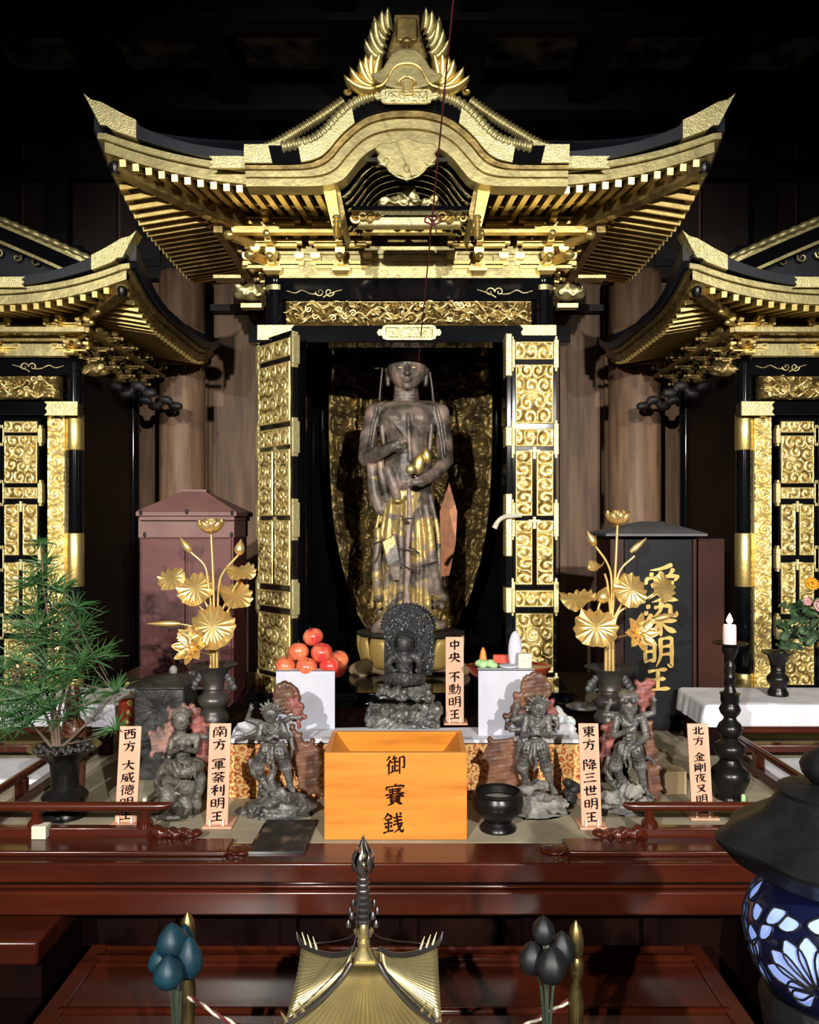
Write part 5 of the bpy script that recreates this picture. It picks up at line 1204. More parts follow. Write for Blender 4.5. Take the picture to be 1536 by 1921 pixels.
standing('many_armed_statue', 'grey statue in skull helmet raising two arms, right of the eastern tablet', 2.22, (1180, 1327, 15), ((1155, 1342), (1206, 1342)), (1180, 1389),
    [dict(p=[(1156, 1342, .006, 7), (1134, 1340, .006, 5), (1143, 1320, 0, 4)], a=70, s=10), dict(p=[(1206, 1342, .006, 7), (1226, 1338, .006, 5), (1226, 1316, 0, 4)], a=95, s=10),
     dict(p=[(1157, 1346, 0, 8), (1152, 1380, -.01, 6), (1184, 1369, -.046, 4.5)], a=25, s=10), dict(p=[(1204, 1346, 0, 8), (1212, 1382, -.01, 6), (1188, 1402, -.04, 4.5)], a=210, s=10)],
    [((1166, 1404, 0, 14), (1155, 1436, -.014, 10.5), (1165, 1466, -.004, 7), (1160, 1474, -.022)), ((1192, 1404, 0, 14), (1200, 1434, -.01, 10.5), (1208, 1478, 0, 6.5), (1222, 1494, -.022))],
    [[(1148, 1440, .01, 5), (1140, 1460, .01, 6), (1160, 1480, 0, 9)], [(1214, 1420, .01, 4), (1224, 1426, .01, 3.5), (1228, 1434, .01, 3)], [(1166, 1466, 0, 12), (1170, 1482, -.005, 12)], [(1142, 1424, .01, 7), (1136, 1446, .01, 6), (1146, 1462, 0, 5)]],
    rk(1122, 1226, 1528, 1468, 20, 14), 'rock',
    [('flame_halo', [(1196, 1282), (1216, 1277), (1228, 1282), (1218, 1292), (1226, 1304), (1220, 1322), (1208, 1334), (1198, 1318), (1194, 1300)], 'flame_red', .02, .016),
     ('flame_halo', [(1132, 1366), (1150, 1352), (1156, 1380), (1148, 1400), (1146, 1440), (1132, 1450), (1126, 1420), (1130, 1390)], 'flame_red', .028, .016),
     ('flame_halo', [(1212, 1350), (1222, 1356), (1224, 1380), (1232, 1410), (1236, 1440), (1240, 1480), (1234, 1500), (1216, 1498), (1214, 1440), (1210, 1400)], 'flame_brown', .03, .02)], (1180, 1528), helmet=True)
# ------------------------------------------------------------------ altar platform and its furniture
PZ = .78; SZ = .944
pf = thing('altar_platform', (0, 2.4, 0), 'wide red lacquered altar platform carrying all the statues and offerings', 'altar')
B = lambda nm, mb, m, root=pf, **k: mb.build(nm, M[m], root, **k)
B('top_board', MB().box(-3.0, 3.0, 1.985, 4.3, PZ - .03, PZ), 'tatami')
B('front_border', MB().box(-3.0, 3.0, 1.862, 1.9845, PZ - .045, PZ + .0005), 'red', bevel=.004)
B('moulding', MB().box(-3.0, 3.0, 1.868, 1.95, PZ - .058, PZ - .045), 'black', bevel=.003)
B('front_beam', MB().box(-3.0, 3.0, 1.845, 1.95, PZ - .062 - .05, PZ - .056), 'red', bevel=.006)
B('moulding', MB().tube([(-3, 1.858, PZ - .050), (3, 1.858, PZ - .050)], .0045, 8), 'red', smooth=180)
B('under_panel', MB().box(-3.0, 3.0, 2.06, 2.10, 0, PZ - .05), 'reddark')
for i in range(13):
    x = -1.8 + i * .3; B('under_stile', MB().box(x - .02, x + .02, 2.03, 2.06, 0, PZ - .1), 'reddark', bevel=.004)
for sg in (-1, 1):          # raised sills with carved scroll ends
    xa = WX(462, 1.95) if sg < 0 else WX(1030, 1.95)
    sill = B('sill', MB().box(xa + (-.035 if sg < 0 else .035), sg * 3.0, 1.90, 1.982, PZ, PZ + .013), 'red', bevel=.004)
    mb = MB().ell((xa + sg * .02, 1.935, PZ + .003), (.045, .03, .008))
    for q in range(3): mb.tube([(xa + sg * .01 + .022 * (1 - t / 16) * math.cos(t * .6 + q) * 1.0 + sg * q * .016, 1.868 + .02 * q, PZ - .012 + .016 * (1 - t / 16) * math.sin(t * .6 + q) + .012) for t in range(16)], .0018, 6)
    mb.build('scroll_end', M['red'], sill, 180)

# railings
def railing(sg):
    xe = WX(322, 2.0) if sg < 0 else WX(1168, 2.0); xc = sg * 1.065
    t = thing('altar_railing', ((xe + xc) / 2, 2.0, PZ), ('left' if sg < 0 else 'right') + ' red lacquer altar railing with rounded rail end, turning back along the platform side', 'railing')
    Bt = lambda nm, mb, **k: mb.build(nm, M['red'], t, **k)
    zt, zl = WZ(1513, 2.0), WZ(1562, 2.0)
    Bt('top_rail', MB().tube([(xe, 2.0, zt + .006), (xe - sg * -.015, 2.0, zt + .001), (xe + sg * .04, 2.0, zt), (sg * 1.6, 2.0, zt)], [.005, .010, .0115, .0115], 14), smooth=60)
    Bt('lower_rail', MB().box(xe + sg * .045, sg * 1.6, 1.988, 2.012, zl - .012, zl + .016), bevel=.003)
    for x in (xe + sg * .065, xe + sg * .33, xc):
        Bt('post', MB().box(x - .016, x + .016, 1.984, 2.016, PZ, zl - .011), bevel=.002); Bt('strut', MB().lathe((x, 2.0, zl + .014), [(.02, 0), (.02, .012), (.012, .022), (.012, zt - .006 - zl - .014)], 12))
    mb = MB()      # carved foot at the free end
    R = random.Random(9)
    for i in range(10): mb.ell((xe + sg * (.048 - .012 * i), 2.0 + R.uniform(-.008, .008), PZ + .016 + R.uniform(-.004, .012) * (1 - i / 12)), (.016, .016, .017 - .0009 * i))
    for i in range(4): mb.tube([(xe + sg * (.03 - .025 * i) + .011 * math.cos(a) * (1 - a / 9), 1.983, PZ + .022 + .011 * math.sin(a) * (1 - a / 9)) for a in np.linspace(0, 7, 16)], .004, 6)
    link('carved_foot', remesh(mb, 'carved_foot', .0028, ROOT[t.name], 1, .001, 120), M['red'], t, 180)
    Bt('side_rail', MB().tube([(xc, 1.95, zt), (xc, 2.72, zt)], .0115, 14)); Bt('side_rail', MB().box(xc - .013, xc + .013, 2.0, 2.72, zl - .012, zl + .014), bevel=.002)
    for y in (2.25, 2.5, 2.70): Bt('post', MB().box(xc - .014, xc + .014, y - .014, y + .014, PZ, zt - .008), bevel=.002)
    Bt('back_rail', MB().tube([(sg * 1.05, 2.70, zt + .012), (sg * 2.2, 2.70, zt + .012)], .012, 12)); Bt('back_rail', MB().box(sg * 1.08, sg * 2.2, 2.66, 2.70, PZ + .03, PZ + .055), bevel=.003)
    return t
railing(-1); railing(1)
tag(MB().box(WX(62, 1.98), WX(89, 1.98), 1.97, 2.0, PZ + .0135, PZ + .0135 + .031).build('block', M['cream'], None, 35, .001), 'small white block under the left railing', 'block')

# step with white cloth and brocade front
stp = thing('altar_step', (0, 2.55, PZ), 'low step behind the offertory box carrying the small seated statue and offerings', 'step')
MB().box(-.515, .49, 2.31, 2.45, PZ, SZ - .004).build('tread', M['reddark'], stp); MB().box(-.655, .655, 2.45, 2.75, PZ, SZ - .004).build('tread', M['reddark'], stp)
def drape(x0, x1, y0, y1, z, drop, seed=0, amp=.004, sides=True, th=.002, n=60):
    """cloth over a table top with hanging front and sides"""
    L = drop; W, D = x1 - x0, y1 - y0; mb = MB()
    def fn(u, v):
        s = -L * (1 if sides else 0) + u * (W + 2 * L * (1 if sides else 0)); t = -L + v * (D + L)
        x = min(max(s, 0), W); y = min(max(t, 0), D); ox = max(-s, s - W, 0); oy = max(-t, 0)
        zz = z - math.hypot(ox, oy) if (ox and oy) else z - ox - oy
        w = amp * (math.sin(s * 46 + seed) + .6 * math.sin(s * 83 + 2 * seed))
        wy = amp * (math.sin(t * 40 + seed) + .6 * math.sin(t * 71 + seed))
        px = x0 + x + ((.004 + ox * .12 + abs(wy) * min(1, ox * 25)) * (1 if s > W else -1) if ox else 0)
        py = y0 + y - ((.004 + oy * .10 + abs(w) * min(1, oy * 25)) if oy else 0)
        return (px, py, zz + (.0012 * (math.sin(s * 21 + seed) * math.sin(t * 33 + 1)) + .0012 if not (ox or oy) else 0))
    mb.grid(n, 40, fn, (0, 0, th)); return mb
tag(drape(-.512, .487, 2.312, 2.448, SZ - .0025, .006, 2, .001, False).build('altar_cloth', M['cloth'], None, 60), 'white cloth covering the top of the low step behind the offertory box', 'cloth')
tag(MB().grid(120, 14, lambda u, v: (-.512 + .999 * u, 2.304 - .003 * math.sin(u * 60), PZ + .001 + (SZ - .012 - PZ) * v), (0, .004, 0)).build('brocade_cloth', M['brocade'], None, 60), 'orange and gold brocade cloth hanging down the front of the low step', 'cloth')
tag(MB().grid(14, 10, lambda u, v: (WX(432 + 68 * u, 2.32), 2.34 + .08 * v, SZ + .003 + .02 * v * (1 - .6 * u) + .005 * math.sin(9 * u + 5 * v)), (0, 0, .003)).build('folded_cloth', M['cloth'], None, 60), 'crumpled white cloth end on the step behind the southern tablet', 'cloth')

# brush lettering: each character as strokes on a 0..100 grid (kind letter, then x,y pairs)
STROKES = {
'三':'h20,20,80,17;h26,48,74,46;h8,84,92,81','王':'h18,18,82,15;v50,18,50,84;h24,50,76,48;h8,86,92,84','中':'v20,28,22,64;h20,28,80,26;v80,26,78,64;h22,62,78,60;v50,5,50,96',
'大':'h10,38,90,34;l52,6,50,40,34,70,10,94;r50,40,66,70,92,92','方':'d50,4,54,16;h10,30,90,26;l44,30,42,55,30,78,12,94;h42,50,76,48;k76,48,74,72,68,92,56,84',
'不':'h10,16,90,13;l56,16,40,42,10,62;v50,34,50,96;d60,44,86,66','西':'h10,14,90,11;v16,36,20,92;h16,36,84,34;v84,34,82,92;l40,14,40,40,26,62;k60,14,60,48,66,56,78,54;h20,88,82,86',
'央':'v22,24,24,52;h22,24,78,22;v78,22,76,52;h8,54,92,51;l50,6,50,52,38,74,10,95;r50,54,68,78,94,94','北':'h8,40,36,37;v34,10,34,90;l34,66,20,78,6,84;l84,24,70,38,56,44;k56,8,56,78,62,88,88,88,92,72',
'世':'h6,38,94,33;v24,12,24,84;h24,84,88,82;v50,8,50,60;v74,8,74,60;h50,60,74,58','叉':'h20,20,76,17;l76,17,60,55,36,78,10,94;r24,26,48,60,90,92;d44,40,56,48',
'夜':'d48,2,52,12;h8,20,92,17;l30,22,22,42,6,62;v20,46,20,96;l54,24,48,42,36,60;h50,38,78,36;l78,36,66,64,36,95;r48,52,64,76,94,94;d54,48,64,58',
'金':'l50,4,32,26,6,46;r50,6,68,26,94,42;h32,40,68,38;h22,58,78,56;v50,40,50,88;d28,68,36,80;d72,66,62,80;h8,91,92,89',
'剛':'v8,12,8,94;h8,12,54,10;k54,10,54,80,52,92,44,88;d20,22,24,34;d42,20,38,34;h16,40,48,38;v31,40,31,72;v18,50,18,74;h18,74,45,72;v45,50,45,74;v70,18,70,66;k90,6,90,80,88,93,78,87',
'利':'l42,6,28,14,10,18;h6,34,54,31;v30,14,30,94;l30,36,20,58,4,74;d32,42,50,60;v68,20,68,66;k88,6,88,80,86,93,76,87',
'軍':'v12,8,10,24;h12,8,88,6;l88,6,86,14,80,22;h26,24,74,22;v28,36,28,66;h28,36,72,34;v72,34,72,66;h28,50,72,49;h28,65,72,64;h6,80,94,77;v50,18,50,98',
'荼':'h8,16,92,13;v32,4,32,26;v68,4,68,26;l50,24,32,42,6,56;r50,26,70,42,94,54;h28,54,72,52;h14,68,86,66;v50,54,50,96;l38,74,28,84,14,92;d62,74,84,92',
'南':'h14,16,86,13;v50,2,50,30;v10,32,10,96;h10,32,90,30;k90,30,90,84,88,95,78,91;d34,38,40,48;d64,38,58,48;h28,56,72,54;h24,72,76,70;v50,54,50,92',
'東':'h10,16,90,13;v22,28,24,60;h22,28,78,26;v78,26,76,60;h24,43,77,42;h24,58,77,57;v50,2,50,98;l48,60,32,78,8,90;r52,60,70,76,94,90',
'降':'v10,10,10,96;h10,10,32,8;l32,8,28,20,20,34;k20,34,34,44,32,58,20,58;l58,4,50,22,38,36;h54,18,82,16;l82,16,66,40,36,52;r54,22,72,38,96,50;h44,60,90,58;v68,50,68,98;v50,68,48,80;h42,82,96,80',
'徳':'l22,4,14,18,4,28;l26,26,16,44,4,58;v18,46,18,96;h36,14,96,12;v66,2,66,22;v42,26,42,44;h42,26,92,24;v92,24,90,44;h42,44,91,43;v58,26,58,43;v75,26,75,43;h36,54,94,53;d42,64,36,84;k54,64,56,84,66,88,80,88,83,74;d62,58,70,68;d84,62,94,78',
'威':'h14,20,90,17;l16,20,14,58,2,94;h26,38,52,36;l40,44,32,60,24,72;d28,64,54,84;l52,54,42,74,22,90;h22,56,56,54;k60,4,66,52,80,86,94,90,96,74;l86,42,74,66,54,86;d76,4,86,12',
'動':'l46,4,30,10,12,13;h6,20,54,18;v12,30,12,54;h12,30,48,28;v48,28,48,54;h12,42,48,41;h12,54,48,53;h8,68,52,66;v30,12,30,84;h4,88,56,82;h58,34,92,32;k92,32,88,76,82,92,70,86;l74,8,74,48,64,76,50,95',
'明':'v10,20,10,76;h10,20,38,18;v38,18,38,76;h10,46,38,45;h10,74,38,73;l56,10,56,60,42,94;h56,10,90,8;k90,8,90,80,88,93,76,87;h56,34,90,33;h56,58,90,57',
'愛':'l76,2,48,10,18,12;d20,18,26,28;d44,16,48,26;l80,14,74,24,66,28;v10,34,8,48;h10,34,92,32;l92,32,88,40,82,46;d30,46,24,58;k40,42,42,56,54,60,64,60,66,50;d50,38,56,46;d72,44,80,54;l40,62,28,78,8,88;h36,68,74,66;l74,66,52,88,22,98;r34,74,58,88,94,97',
'染':'d10,10,20,18;d4,28,14,36;l24,38,16,48,8,58;h34,18,78,16;l52,4,48,28,28,46;k78,16,78,38,86,44,94,42,95,32;h6,62,94,59;v50,46,50,98;l48,62,30,82,6,94;r52,62,70,80,94,92',
'御':'l20,4,12,16,2,26;l24,24,14,42,2,54;v16,42,16,96;l44,4,38,16,30,24;h36,18,58,16;h28,36,64,34;v46,18,46,80;h46,56,62,55;v34,50,34,82;h26,86,64,78;v70,14,70,96;h70,14,94,12;k94,12,94,54,92,65,82,61',
'賽':'d50,0,53,8;v10,14,8,26;h10,14,90,12;l90,12,88,18,84,24;h20,28,80,26;h24,38,76,36;v38,22,38,48;v62,22,62,48;h6,50,94,48;l36,50,24,60,8,66;d64,50,92,64;v30,60,30,86;h30,60,70,59;v70,59,70,86;h30,69,70,68;h30,78,70,77;h30,86,70,85;l42,88,30,94,14,99;d58,88,84,98',
'銭':'l24,2,16,16,2,30;d26,6,46,24;h14,32,42,30;h8,50,46,48;v26,32,26,86;d12,58,18,72;d42,56,36,70;h4,92,50,84;h52,26,90,22;h54,42,90,38;h50,58,94,54;k64,4,72,60,84,88,94,92,96,78;l88,60,74,80,50,96;d78,4,88,12'}
PROF = dict(h=(1.0, .7, .58, .62, .85, 1.15, .5), v=(.7, 1.15, .95, .9, .9, 1.0, .55), l=(1.1, 1.15, .95, .85, .7, .45, .08), r=(.35, .55, .8, 1.05, 1.35, 1.1, .08), d=(.25, .7, 1.1, 1.3, 1.2, .9, .3), k=(.8, 1.1, .9, .95, 1.1, .9, .1))
def glyph(mb, ch, cx, cz, h, y, depth=.0012, wx=1.0, wd=.088, slant=.05, T=None):
    """one brush character in the xz plane, raised by depth toward -y"""
    st_ = STROKES[ch].split(';'); bw = wd * (1.0 if len(st_) < 9 else .86 if len(st_) < 13 else .74)
    for n_, s_ in enumerate(st_):
        v = [float(q) for q in s_[1:].split(',')]; pts = list(zip(v[::2], v[1::2])); pr = PROF[s_[0]]
        q = np.array(cr(pts, 6) if len(pts) > 2 else [tuple(np.array(pts[0]) + (np.array(pts[1]) - np.array(pts[0])) * t) for t in np.linspace(0, 1, 8)])
        if s_[0] == 'h': q[:, 1] -= 1.6 * np.sin(np.linspace(0, math.pi, len(q)))
        t = np.linspace(0, 1, len(q)); w = np.interp(t, np.linspace(0, 1, len(pr)), pr) * bw * 50
        d = np.gradient(q, axis=0); d /= np.linalg.norm(d, axis=1)[:, None] + 1e-9; nn = np.stack([-d[:, 1], d[:, 0]], 1)
        ends = np.vstack([q[:1] - d[:1] * w[0] * .5, q, q[-1:] + d[-1:] * w[-1] * .5]); nn = np.vstack([nn[:1], nn, nn[-1:]]); w = np.r_[w[0] * .45, w, w[-1] * .45]
        L, Rr = ends + nn * w[:, None], ends - nn * w[:, None]; m = len(ends)
        def W(p, dd):
            gx, gz = (p[0] - 50) / 100 * h * wx, (50 - p[1]) / 100 * h; r_ = (cx + gx, y - dd, cz + gz + slant * gx); return T(r_) if T else r_
        vs = []
        dp = depth * (1 + .035 * n_)
        for a, b in zip(L, Rr): vs += [W(a, dp), W(b, dp), W(b, -.0002), W(a, -.0002)]
        fs = [(0, 1, 2, 3), tuple(4 * (m - 1) + k for k in (3, 2, 1, 0))]
        for i in range(m - 1):
            for k in range(4): fs.append((4 * i + k, 4 * i + k + 4, 4 * i + (k + 1) % 4 + 4, 4 * i + (k + 1) % 4))
        mb.add(vs, fs)

# offertory box
Yb = 2.0; x0, x1 = WX(608, Yb), WX(876, Yb); z1 = WZ(1412, Yb); Dp = .215
ob = thing('offertory_box', ((x0 + x1) / 2, Yb + Dp / 2, PZ), 'open orange wooden offertory box with three black characters, front centre of the platform', 'offertory box')
MB().box(x0, x1, Yb, Yb + .014, PZ + .001, z1).build('front_panel', M['wood_orange'], ob, 35, .0015)
MB().box(x0, x1, Yb + Dp - .014, Yb + Dp, PZ + .001, z1).build('back_panel', M['wood_orange'], ob, 35, .0015)
for a in (x0, x1 - .014): MB().box(a, a + .014, Yb + .0142, Yb + Dp - .0142, PZ + .001, z1 - .0005).build('side_panel', M['wood_orange'], ob, 35, .0015)
def plate(a, b, c, d, th=(0, 0, -.008)): return MB().grid(2, 2, lambda u, v: Vector(a).lerp(Vector(b), u).lerp(Vector(d).lerp(Vector(c), u), v), th)
zi = z1 - .062; i0, i1 = x0 + .014, x1 - .014; j0, j1 = Yb + .0145, Yb + Dp - .0145; q0, q1, r0, r1 = x0 + .075, x1 - .075, Yb + .085, Yb + Dp - .085
plate((i0, j1, z1 - .003), (i1, j1, z1 - .003), (q1, r1, zi), (q0, r1, zi)).build('chute_board', M['wood_orange'], ob); plate((i0, j0, z1 - .003), (i1, j0, z1 - .003), (q1, r0, zi), (q0, r0, zi)).build('chute_board', M['wood_orange'], ob)
plate((i0, j0, z1 - .003), (i0, j1, z1 - .003), (q0, r1, zi), (q0, r0, zi)).build('chute_board', M['wood_orange'], ob); plate((i1, j0, z1 - .003), (i1, j1, z1 - .003), (q1, r1, zi), (q1, r0, zi)).build('chute_board', M['wood_orange'], ob)
for ch, py, px, h in (('御', 1435, 742, .048), ('賽', 1490, 741, .052), ('銭', 1544, 738, .052)):
    mb = MB(); glyph(mb, ch, WX(px, Yb), WZ(py, Yb), h, Yb - .0003, .0008, 1, .128, .10); mb.build('character', M['ink_brown'], ob, 0)

# name tablets
def tablet(chars, box, Y, lab, lean=.16):
    l, r, tp_, bt = box; z0 = PZ if Y < 2.3 else SZ; w = WX(r, Y) - WX(l, Y); xc = (WX(l, Y) + WX(r, Y)) / 2; yb = Y + .0
    H = (WZ(tp_, Y + .25 * lean) - z0 - .006) / math.cos(lean) if lean else WZ(tp_, Y) - z0 - .006
    t = thing('name_tablet', (xc, Y, z0), lab, 'tablet', None)
    T = lambda p: (p[0], Y + (p[1] - Y) * math.cos(lean) + (p[2] - z0 - .006) * math.sin(lean), z0 + .006 + (p[2] - z0 - .006) * math.cos(lean) - (p[1] - Y) * math.sin(lean))
    mb = MB().box(xc - w / 2, xc + w / 2, Y, Y + .006, z0 + .0065, z0 + .006 + H); mb.v = [T(v) for v in mb.v]; mb.build('board', M['wood_pale'], t, 35, .0008)
    MB().box(xc - w * .62, xc + w * .72, Y - .014, Y + .06, z0 + .0005, z0 + .006).build('stand_base', M['beige_wood'] if 0 else M['wood_pale'], t, 35, .001)
    for q in (-1, 1): MB().box(xc + q * w * .3 - .0022, xc + q * w * .3 + .0022, Y - .006, Y - .002, z0 + .006, z0 + .022).build('peg', M['peg'], t)
    pos = list(chars); gh = H * min(pos[i + 1][1] - pos[i][1] for i in range(len(pos) - 1)) * .90
    for ch, f_ in pos:
        mb = MB(); glyph(mb, ch, xc, z0 + .006 + H * (1 - f_), gh, Y - .0003, .0006, min(1.35, w * .74 / gh), .125, .08, T); mb.build('character', M['ink'], t, 0)
lay = lambda s1, s2, g, a=.06, b=.95: None
def spread(s, a, b, gap=None):
    n = len(s); out = []; tot = n + (.55 if gap else 0); pos = 0
    for i, ch in enumerate(s):
        if gap and i == gap: pos += .55
        out.append((ch, a + (b - a) * (pos + .5) / tot)); pos += 1
    return out
tablet(spread('西方大威徳明王', .02, .99, 2), (215, 256, 1362, 1545), 2.105, 'pale wooden name tablet beginning with the character for west, leftmost of the tablets')
tablet(spread('南方軍荼利明王', .02, .98, 2), (386, 427, 1357, 1553), 2.085, 'pale wooden name tablet beginning with the character for south, between the two left statues')
tablet(spread('東方降三世明王', .02, .98, 2), (1091, 1129, 1357, 1556), 2.08, 'pale wooden name tablet beginning with the character for east, between the two right statues')
tablet(spread('北方金剛夜叉明王', .02, .98, 2), (1298, 1338, 1357, 1536), 2.145, 'pale wooden name tablet beginning with the character for north, beside the tall candlestick')
tablet(spread('中央不動明王', .02, .98, 2), (836, 870, 1195, 1357), 2.49, 'pale wooden name tablet standing right of the small seated statue', .04)

# round incense burner and flat picture
xb, yb2 = WX(935, 2.06), 2.075; zb0 = PZ
ib = thing('incense_burner', (xb, yb2, PZ), 'round dark bronze incense burner bowl right of the offertory box', 'incense burner')
rw = WX(935 + 49, 2.06) - xb; hb = WZ(1490, 2.06) - PZ
MB().lathe((xb, yb2, PZ), [(rw * .70, 0), (rw * .70, .006), (rw * .58, .014), (rw * .50, .022), (rw * .62, .030), (rw * .92, .048), (rw * 1.0, .068), (rw * .95, .084), (rw * .84, .094), (rw * .84, .099), (rw * .94, hb - .003), (rw * .94, hb), (rw * .80, hb), (rw * .76, hb - .016), (0, hb - .016)], 40).build('bowl', M['bronze'], ib, 50)
MB().lathe((xb, yb2, PZ), [(rw * .77, hb - .0155), (rw * .4, hb - .012), (0, hb - .010)], 32).build('ash', M['rock'], ib, 180)
mb = MB().slab([(WX(500, 2.125), 2.125), (WX(596, 2.125), 2.125), (WX(572, 1.915), 1.915), (WX(464, 1.915), 1.915)], PZ + .001, PZ + .006); pc = thing('picture_print', (WX(530, 2.0), 2.02, PZ), 'dark framed picture lying flat on the platform edge left of the offertory box', 'picture')
mb.build('frame', M['black'], pc); MB().slab([(WX(503, 2.12), 2.12), (WX(593, 2.12), 2.12), (WX(569, 1.92), 1.92), (WX(468, 1.92), 1.92)], PZ + .0061, PZ + .0066).build('picture', M['picture'], pc)

# offering stands, fruit, sweets
def stand(px0, px1, py0, Y, lab, tray):
    xa, xb_ = WX(px0, Y), WX(px1, Y); xc = (xa + xb_) / 2; zt = WZ(py0, Y)
    t = thing('offering_stand', (xc, Y + .08, SZ), lab, 'stand')
    MB().box(xa + .012, xb_ - .012, Y + .012, Y + .16, SZ + .001, zt - .034).build('body', M['reddark'], t)
    MB().box(xa, xb_, Y - .002, Y, SZ + .001 if Y > 2.36 else SZ - .01, zt).grid(2, 2, lambda u, v: (xa + (xb_ - xa) * u, Y - .002 + .04 * v, zt), (0, 0, -.0015)).build('paper', M['white'], t)
    a, b = tray; xa2, xb2 = WX(a, Y + .08), WX(b, Y + .08)
    MB().lathe(((xa2 + xb2) / 2, Y + .09, zt - .034), [((xb2 - xa2) * .40, 0), ((xb2 - xa2) * .44, .004), ((xb2 - xa2) * .51, .032), ((xb2 - xa2) * .49, .032), ((xb2 - xa2) * .47, .028), (0, .0275)], 40, 1, .64).build('tray', M['redlac'], t, 40)
    return zt
za = stand(518, 628, 1258, 2.43, 'offering stand with a white paper front under the heap of apples', (520, 652))
zs = stand(897, 1003, 1257, 2.36, 'offering stand with a white paper front under the sweets and white rice cake', (875, 1035))
def apple(px, py, Y, r, m, lab):
    rr = r / FPX * Y; c = P(px, py, Y); t = thing('apple', tuple(c), lab, 'apple', 'apples heaped on the left offering stand')
    R = random.Random(px)
    pr = []
    for i in range(21):
        a = -math.pi / 2 + math.pi * i / 20; q = rr * math.cos(a) * (1 + .05 * math.sin(a)); z = rr * .90 * math.sin(a) - rr * .24 * math.exp(-(q / rr / .26) ** 2) * (1 if a > 0 else .0) + rr * .14 * math.exp(-(q / rr / .22) ** 2) * (0 if a > 0 else 1)
        pr.append((max(q, 1e-7), z))
    o = MB().lathe(tuple(c), pr, 28, 1, 1, lambda a, r_, z: 1 + .02 * math.cos(5 * a + px)).build('flesh', M[m], t, 180)
    MB().tube([c + Vector((0, 0, rr * .62)), c + Vector((.002, 0, rr * .9)), c + Vector((.005, -.001, rr * 1.08))], .0014, 6).build('stem', M['stem'], t, 60)
    t.rotation_euler = (R.uniform(-.35, .2), R.uniform(-.3, .3), R.uniform(0, 6))
apple(587, 1195, 2.505, 19, 'apple', 'red apple on the very top of the heap')
apple(560, 1223, 2.48, 19.5, 'apple_o', 'orange-red apple in the middle layer of the heap, on the left')
apple(603, 1225, 2.475, 20.5, 'apple', 'deep red apple in the middle layer of the heap, on the right')
apple(535, 1250, 2.47, 19, 'apple_o', 'orange-red apple at the front left bottom corner of the heap')
apple(575, 1252, 2.455, 20, 'apple_o', 'orange-red apple in the middle of the bottom row of the heap')
apple(619, 1250, 2.46, 20, 'apple', 'red apple at the bottom right of the heap')
apple(635, 1238, 2.52, 19, 'apple_o', 'orange apple at the back right, resting against the tray rim')
apple(550, 1242, 2.54, 18, 'apple_o', 'orange apple half hidden at the back left of the heap')
# sweets
c = P(906, 1232, 2.42); tag(MB().lathe((c.x, c.y, WZ(1250, 2.42)), [(.012, 0), (.0125, .006), (.011, .026), (.007, .046), (.002, .056), (0, .057)], 20).build('sweet', M['carrot'], None, 180), 'orange cone-shaped sweet standing beside the green one', 'sweet')
mb = MB(); R = random.Random(1)
for i in range(9): mb.ell((c.x + .008 + R.uniform(-.022, .024), c.y - .02 + R.uniform(-.01, .01), zs + .012 + R.uniform(-.004, .004)), (.014, .013, .010))
tag(link('sweet', remesh(mb, 'sweet', .003, (0, 0, 0), 1, .001, 120), M['green_sweet'], None, 180), 'pale green lumpy sweet on the right offering stand', 'sweet')
c = P(966, 1222, 2.43); tag(MB().ell((c.x, c.y, c.z), (.021, .013, .061)).build('rice_cake', M['white'], None, 180), 'white oval rice cake standing upright on the right offering stand', 'rice cake')
c = P(983, 1245, 2.40); bx = thing('tied_packet', (c.x, c.y, zs), 'small cream packet tied with string on the right offering stand', 'packet')
MB().obox((c.x, c.y, zs + .0215), (.040, .026, .042), (0, 0, .08)).build('packet', M['cream'], bx, 35, .002); MB().obox((c.x, c.y, zs + .0216), (.0415, .0275, .003), (0, 0, .08)).obox((c.x, c.y, zs + .0216), (.003, .0275, .0425), (0, 0, .08)).build('string', M['rope_white'], bx)
c = P(940, 1240, 2.47); tag(MB().obox((c.x, c.y, zs + .014), (.05, .02, .026), (0, 0, -.1)).build('sweet_box', M['coral'], None, 35, .003), 'red box of sweets behind the white rice cake', 'box')
tag(MB().lathe((WX(955, 2.40), 2.40, zs + .0015), [(.026, 0), (.032, .006), (.030, .007), (0, .004)], 28).build('dish', M['white'], None, 180), 'small white dish in front of the rice cake', 'dish')

